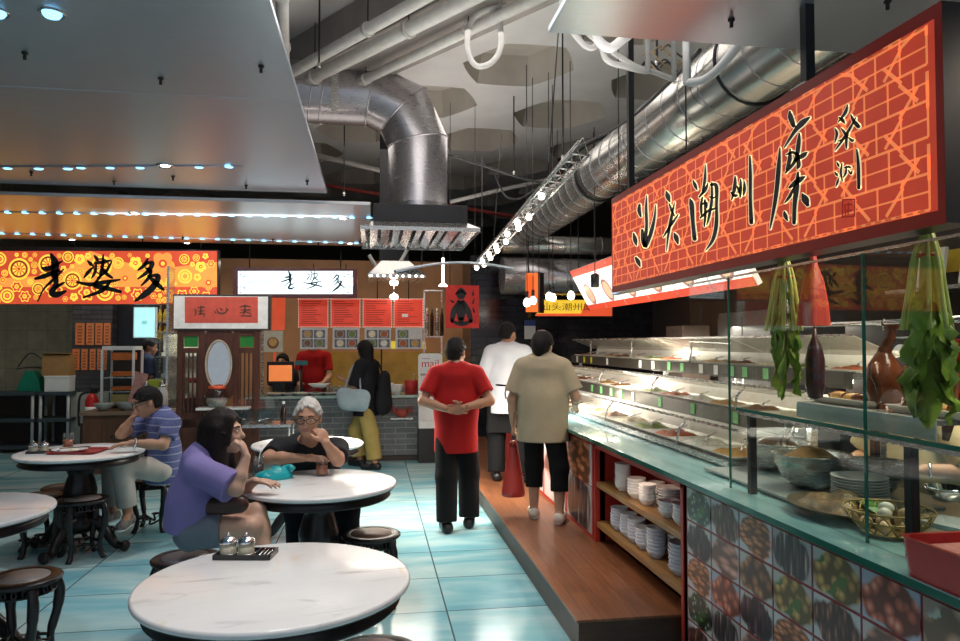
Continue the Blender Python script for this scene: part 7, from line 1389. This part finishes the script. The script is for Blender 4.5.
# --- man in the red polo, hands behind the back
fp_ = onz(456, 528, 0); t = thing('person', 'person in a red polo and black trousers, seen from behind, hands clasped behind', 'person', (fp_.x, fp_.y, 0), math.radians(-4))
J = standing(1.635, feet=((.115, .05), (-.085, -.10))); J['face'] = (.55, 1, -.12); J['R'] = [J['R'][0], (.29, -.075, 1.10), (.05, -.20, 1.055), ((-1, -.05, -.08), (0, -1, 0), (0, 0, 1), (.3, .9))]; J['L'] = [J['L'][0], (-.29, -.075, 1.10), (-.04, -.19, 1.03), ((1, -.08, .12), (0, -1, 0), (0, 0, 1), (.3, .8))]
human(t, J, SK2, org, 1., .0065, 1.02); m_redp = cloth('red_polo_cotton', (.36, .012, .012), .08); shirt(t, J, m_redp, .245, org, .70, .018, .0075, 'polo_shirt', 1.0, .01, None, 1.15, m_redp); trousers(t, J, cloth('black_trousers', (.006, .006, .007)), org, .99, .022, .008, .1, 1.5); shoes(t, J, m_darkmetal, org); hair(t, J, M_HAIR, org, .014, .05, .065); eyes(t, J, org)
# --- man in the white chef shirt
fp_ = onz(508, 481, .17); t = thing('person', 'person in a white chef shirt with a black apron, seen from behind on the walkway', 'person', (fp_.x, fp_.y, .17), math.radians(-10))
J = standing(1.64, feet=((.14, -.02), (-.12, .06))); J['face'] = (.7, 1, -.1); J['R'] = [J['R'][0], (.26, .02, 1.05), (.20, .24, .98), ((-.3, 1, 0), (0, 0, -1), (-1, 0, 0), (.3, .8))]; J['L'] = [J['L'][0], (-.27, .0, 1.05), (-.2, .2, .95), ((.3, 1, 0), (0, 0, -1), (1, 0, 0), (.3, .8))]
human(t, J, SK2, org, 1., .0085); shirt(t, J, cloth('white_chef_cotton', (.50, .51, .55), .06, .5, 9), .20, org, 1.25, .02, .0085, 'chef_shirt', 1.0, .01, None, 1.15, MATS['white_chef_cotton']); trousers(t, J, MATS['black_trousers'], org, .99, .022, .009, .1, 1.5); shoes(t, J, m_darkmetal, org); hair(t, J, M_HAIR, org, .010, .05, .05); eyes(t, J, org)
B = Blend(); B.cap((0, .012, 1.06), (0, .012, .50), .205, .225, .02, [((0, 0, 1.04), (0, 0, 1)), ((0, 0, .5), (0, 0, -1)), ((0, -.055, 0), (0, -1, -.0))], (0, 1, 0), .82); ap = B.build('apron', MATS['black_trousers'], t, org, .009); MB().tube(curve([Vector((-.185, -.02, 1.0)), Vector((-.1, -.125, 1.0)), Vector((0, -.14, .995)), Vector((.1, -.125, 1.0)), Vector((.185, -.02, 1.0))], 5), .010, 8).build('apron_string', MATS['black_trousers'], ap); MB().tube(curve([Vector((0, -.15, .995)), Vector((-.03, -.155, .93)), Vector((-.02, -.15, .86))], 4), .006, 6).build('string_end', MATS['black_trousers'], ap)
# --- woman in the beige shirt
fp_ = onz(543, 519, .17); t = thing('person', 'person in a beige shirt and cropped black trousers facing the trays, seen from behind', 'person', (fp_.x, fp_.y, .17), math.radians(-16))
J = standing(1.51, feet=((.135, -.09), (-.075, .06))); J['face'] = (.30, 1, -.16); s_ = 1.51 / 1.7; J['R'] = [J['R'][0], (.27, -.02, .99), (.26, .17, .90), ((.05, 1, -.25), (-.3, 0, -1), (-1, 0, .2), (.3, .7))]; J['L'] = [J['L'][0], (-.25, -.02, .97), (-.245, .06, .755), ((0, .25, -1), (1, 0, 0), (0, 1, 0), (.9, 1.8))]
human(t, J, SK1, org, .95, .0075, 1.08); shirt(t, J, cloth('beige_linen', (.38, .31, .21), .06, .5, 10), .20, org, .80, .026, .008, 'shirt', 1.08, .012, None, 1.2, MATS['beige_linen'] if 'beige_linen' in MATS else None); trousers(t, J, MATS['black_trousers'], org, .76, .018, .008, .1, 1.0); shoes(t, J, mat('cream_trainers', (.68, .60, .50), .6, var=.15), org, m_white, .9)
def bun(B, hd, hr, hf, hu): B.ell(hd - hf * .085 - hu * .01, (.055, .045, .065), np.stack([hr, hf, hu], 1), .03).cap(hd - hf * .08 - hu * .03, hd - hf * .075 - hu * .10, .05, .03, .02)
hh = hair(t, J, M_HAIR, org, .016, .05, .06, .007, bun); hr, hf, hu = J['_h']; q = V3(J['head']) + hu * .115 - hf * .04; MB().tube([q + hr * .03 * math.cos(a) + hf * .022 * math.sin(a) for a in [2 * math.pi * i / 14 for i in range(14)]], .010, 8, closed=True).build('hair_tie', mat('pink_hair_tie', (.55, .25, .27), .6), hh); eyes(t, J, org)
rz_ = Matrix.Rotation(math.radians(-16), 3, 'Z'); q = Vector((fp_.x, fp_.y, .17)) + rz_ @ Vector((-.25, .10, .645)); bg = thing('red_carrier_bag', 'red patterned carrier bag held by the woman in beige', 'bag', q)
Blend().cap((0, 0, -.06), (.0, 0, -.45), .035, .10, .03, [((0, 0, -.49), (0, 0, -1))], (0, 1, 0), .7).build('bag_body', food_photo('red_bag_print', (.42, .04, .03), (.42, .03, .02), (.6, .22, .08), 26), bg, (0, 0, 0), .008); MB().tube(curve([Vector((-.02, 0, -.06)), Vector((-.01, 0, .04)), Vector((.02, 0, .035)), Vector((.02, 0, -.06))], 5), .006, 6).build('handle', m_rplas, bg)
# --- staff behind the stalls
fp_ = Vector((ony(147, 370, 10.6).x, 10.6, 0)); t = thing('person', 'person in a dark blue shirt and small cap, the cook in the left stall', 'person', fp_, math.radians(-70))
J = standing(1.66); J['face'] = (.25, 1, -.25); J['R'] = [J['R'][0], (.25, .04, 1.06), (.18, .26, 1.02), ((-.2, 1, 0), (0, 0, -1), (-1, 0, 0))]; human(t, J, SK4, org, 1., .0095); shirt(t, J, cloth('navy_cotton', (.03, .045, .09)), .2, org, .7, .018, .01); trousers(t, J, MATS['black_trousers'], org); hair(t, J, M_HAIR, org, .012, .05, .06); eyes(t, J, org)
hr, hf, hu = J['_h']; Blend().ell(V3(J['head']) + hu * .06, (.088, .10, .075), np.stack([hr, hf, hu], 1), .01, [(V3(J['head']) + hu * .065, -hu)]).build('cap', mat('dark_cap', (.02, .02, .025), .7), t, org, .009)
fp_ = Vector((ony(314, 380, 10.9).x, 10.9, 0)); t = thing('person', 'person in a red shirt standing behind the rear counter below the menus', 'person', fp_, math.radians(175))
J = standing(1.72); J['R'] = [J['R'][0], (.24, .06, 1.10), (.17, .24, 1.02), ((-.2, 1, 0), (0, 0, -1), (-1, 0, 0))]; J['L'] = [J['L'][0], (-.24, .06, 1.10), (-.17, .24, 1.02), ((.2, 1, 0), (0, 0, -1), (1, 0, 0))]; human(t, J, SK1, org, 1., .0095); shirt(t, J, MATS['red_polo_cotton'], .2, org, .7, .018, .01, 'shirt', 1, .01); trousers(t, J, MATS['black_trousers'], org); hair(t, J, M_HAIR, org, .012); eyes(t, J, org)
fp_ = Vector((ony(284, 380, 10.75).x, 10.75, 0)); t = thing('person', 'person with black hair bending behind the orange-backed cash screen', 'person', fp_, math.radians(170))
J = standing(1.42, lean=.03); human(t, J, SK1, org, .92, .0095); shirt(t, J, cloth('dark_work_shirt', (.03, .03, .035)), .2, org, .7, .016, .01); trousers(t, J, MATS['black_trousers'], org); hair(t, J, M_HAIR, org, .016, .04, .07); eyes(t, J, org)
# --- cook bending behind the near case
t = thing('person', 'person in a cream shirt working at the dishes behind the near glass case', 'person', (2.78, 3.26, 0), math.radians(98))
J = standing(1.50, lean=.05); J['face'] = (0, 1, -.5); J['R'] = [J['R'][0], (.27, .10, .98), (.18, .26, 1.0), ((-.3, 1, -.1), (0, 0, -1), (-1, 0, 0))]; J['L'] = [J['L'][0], (-.37, .06, 1.0), (-.20, .22, 1.0), ((.7, .7, -.1), (0, 0, -1), (.7, -.7, 0))]
human(t, J, SK1, org, 1., .0075, 1.1); shirt(t, J, cloth('cream_cotton', (.58, .47, .28), .06, .5, 10), .2, org, .8, .03, .008, 'shirt', 1.05, .01, None, 1.35, None); trousers(t, J, MATS['black_trousers'], org); shoes(t, J, m_darkmetal, org); hair(t, J, M_HAIR, org, .013); eyes(t, J, org)
w_ = V3(J['L'][2]) + (V3(J['L'][1]) - V3(J['L'][2])) * .1; ad = unit(V3(J['L'][1]) - V3(J['L'][2])); a1 = unit(np.cross(ad, (0, 0, 1))); a2 = np.cross(ad, a1); MB().tube([w_ + a1 * .036 * math.cos(a) + a2 * .034 * math.sin(a) for a in [2 * math.pi * i / 20 for i in range(20)]], .008, 8, closed=True).build('wristwatch', m_chrome, t)
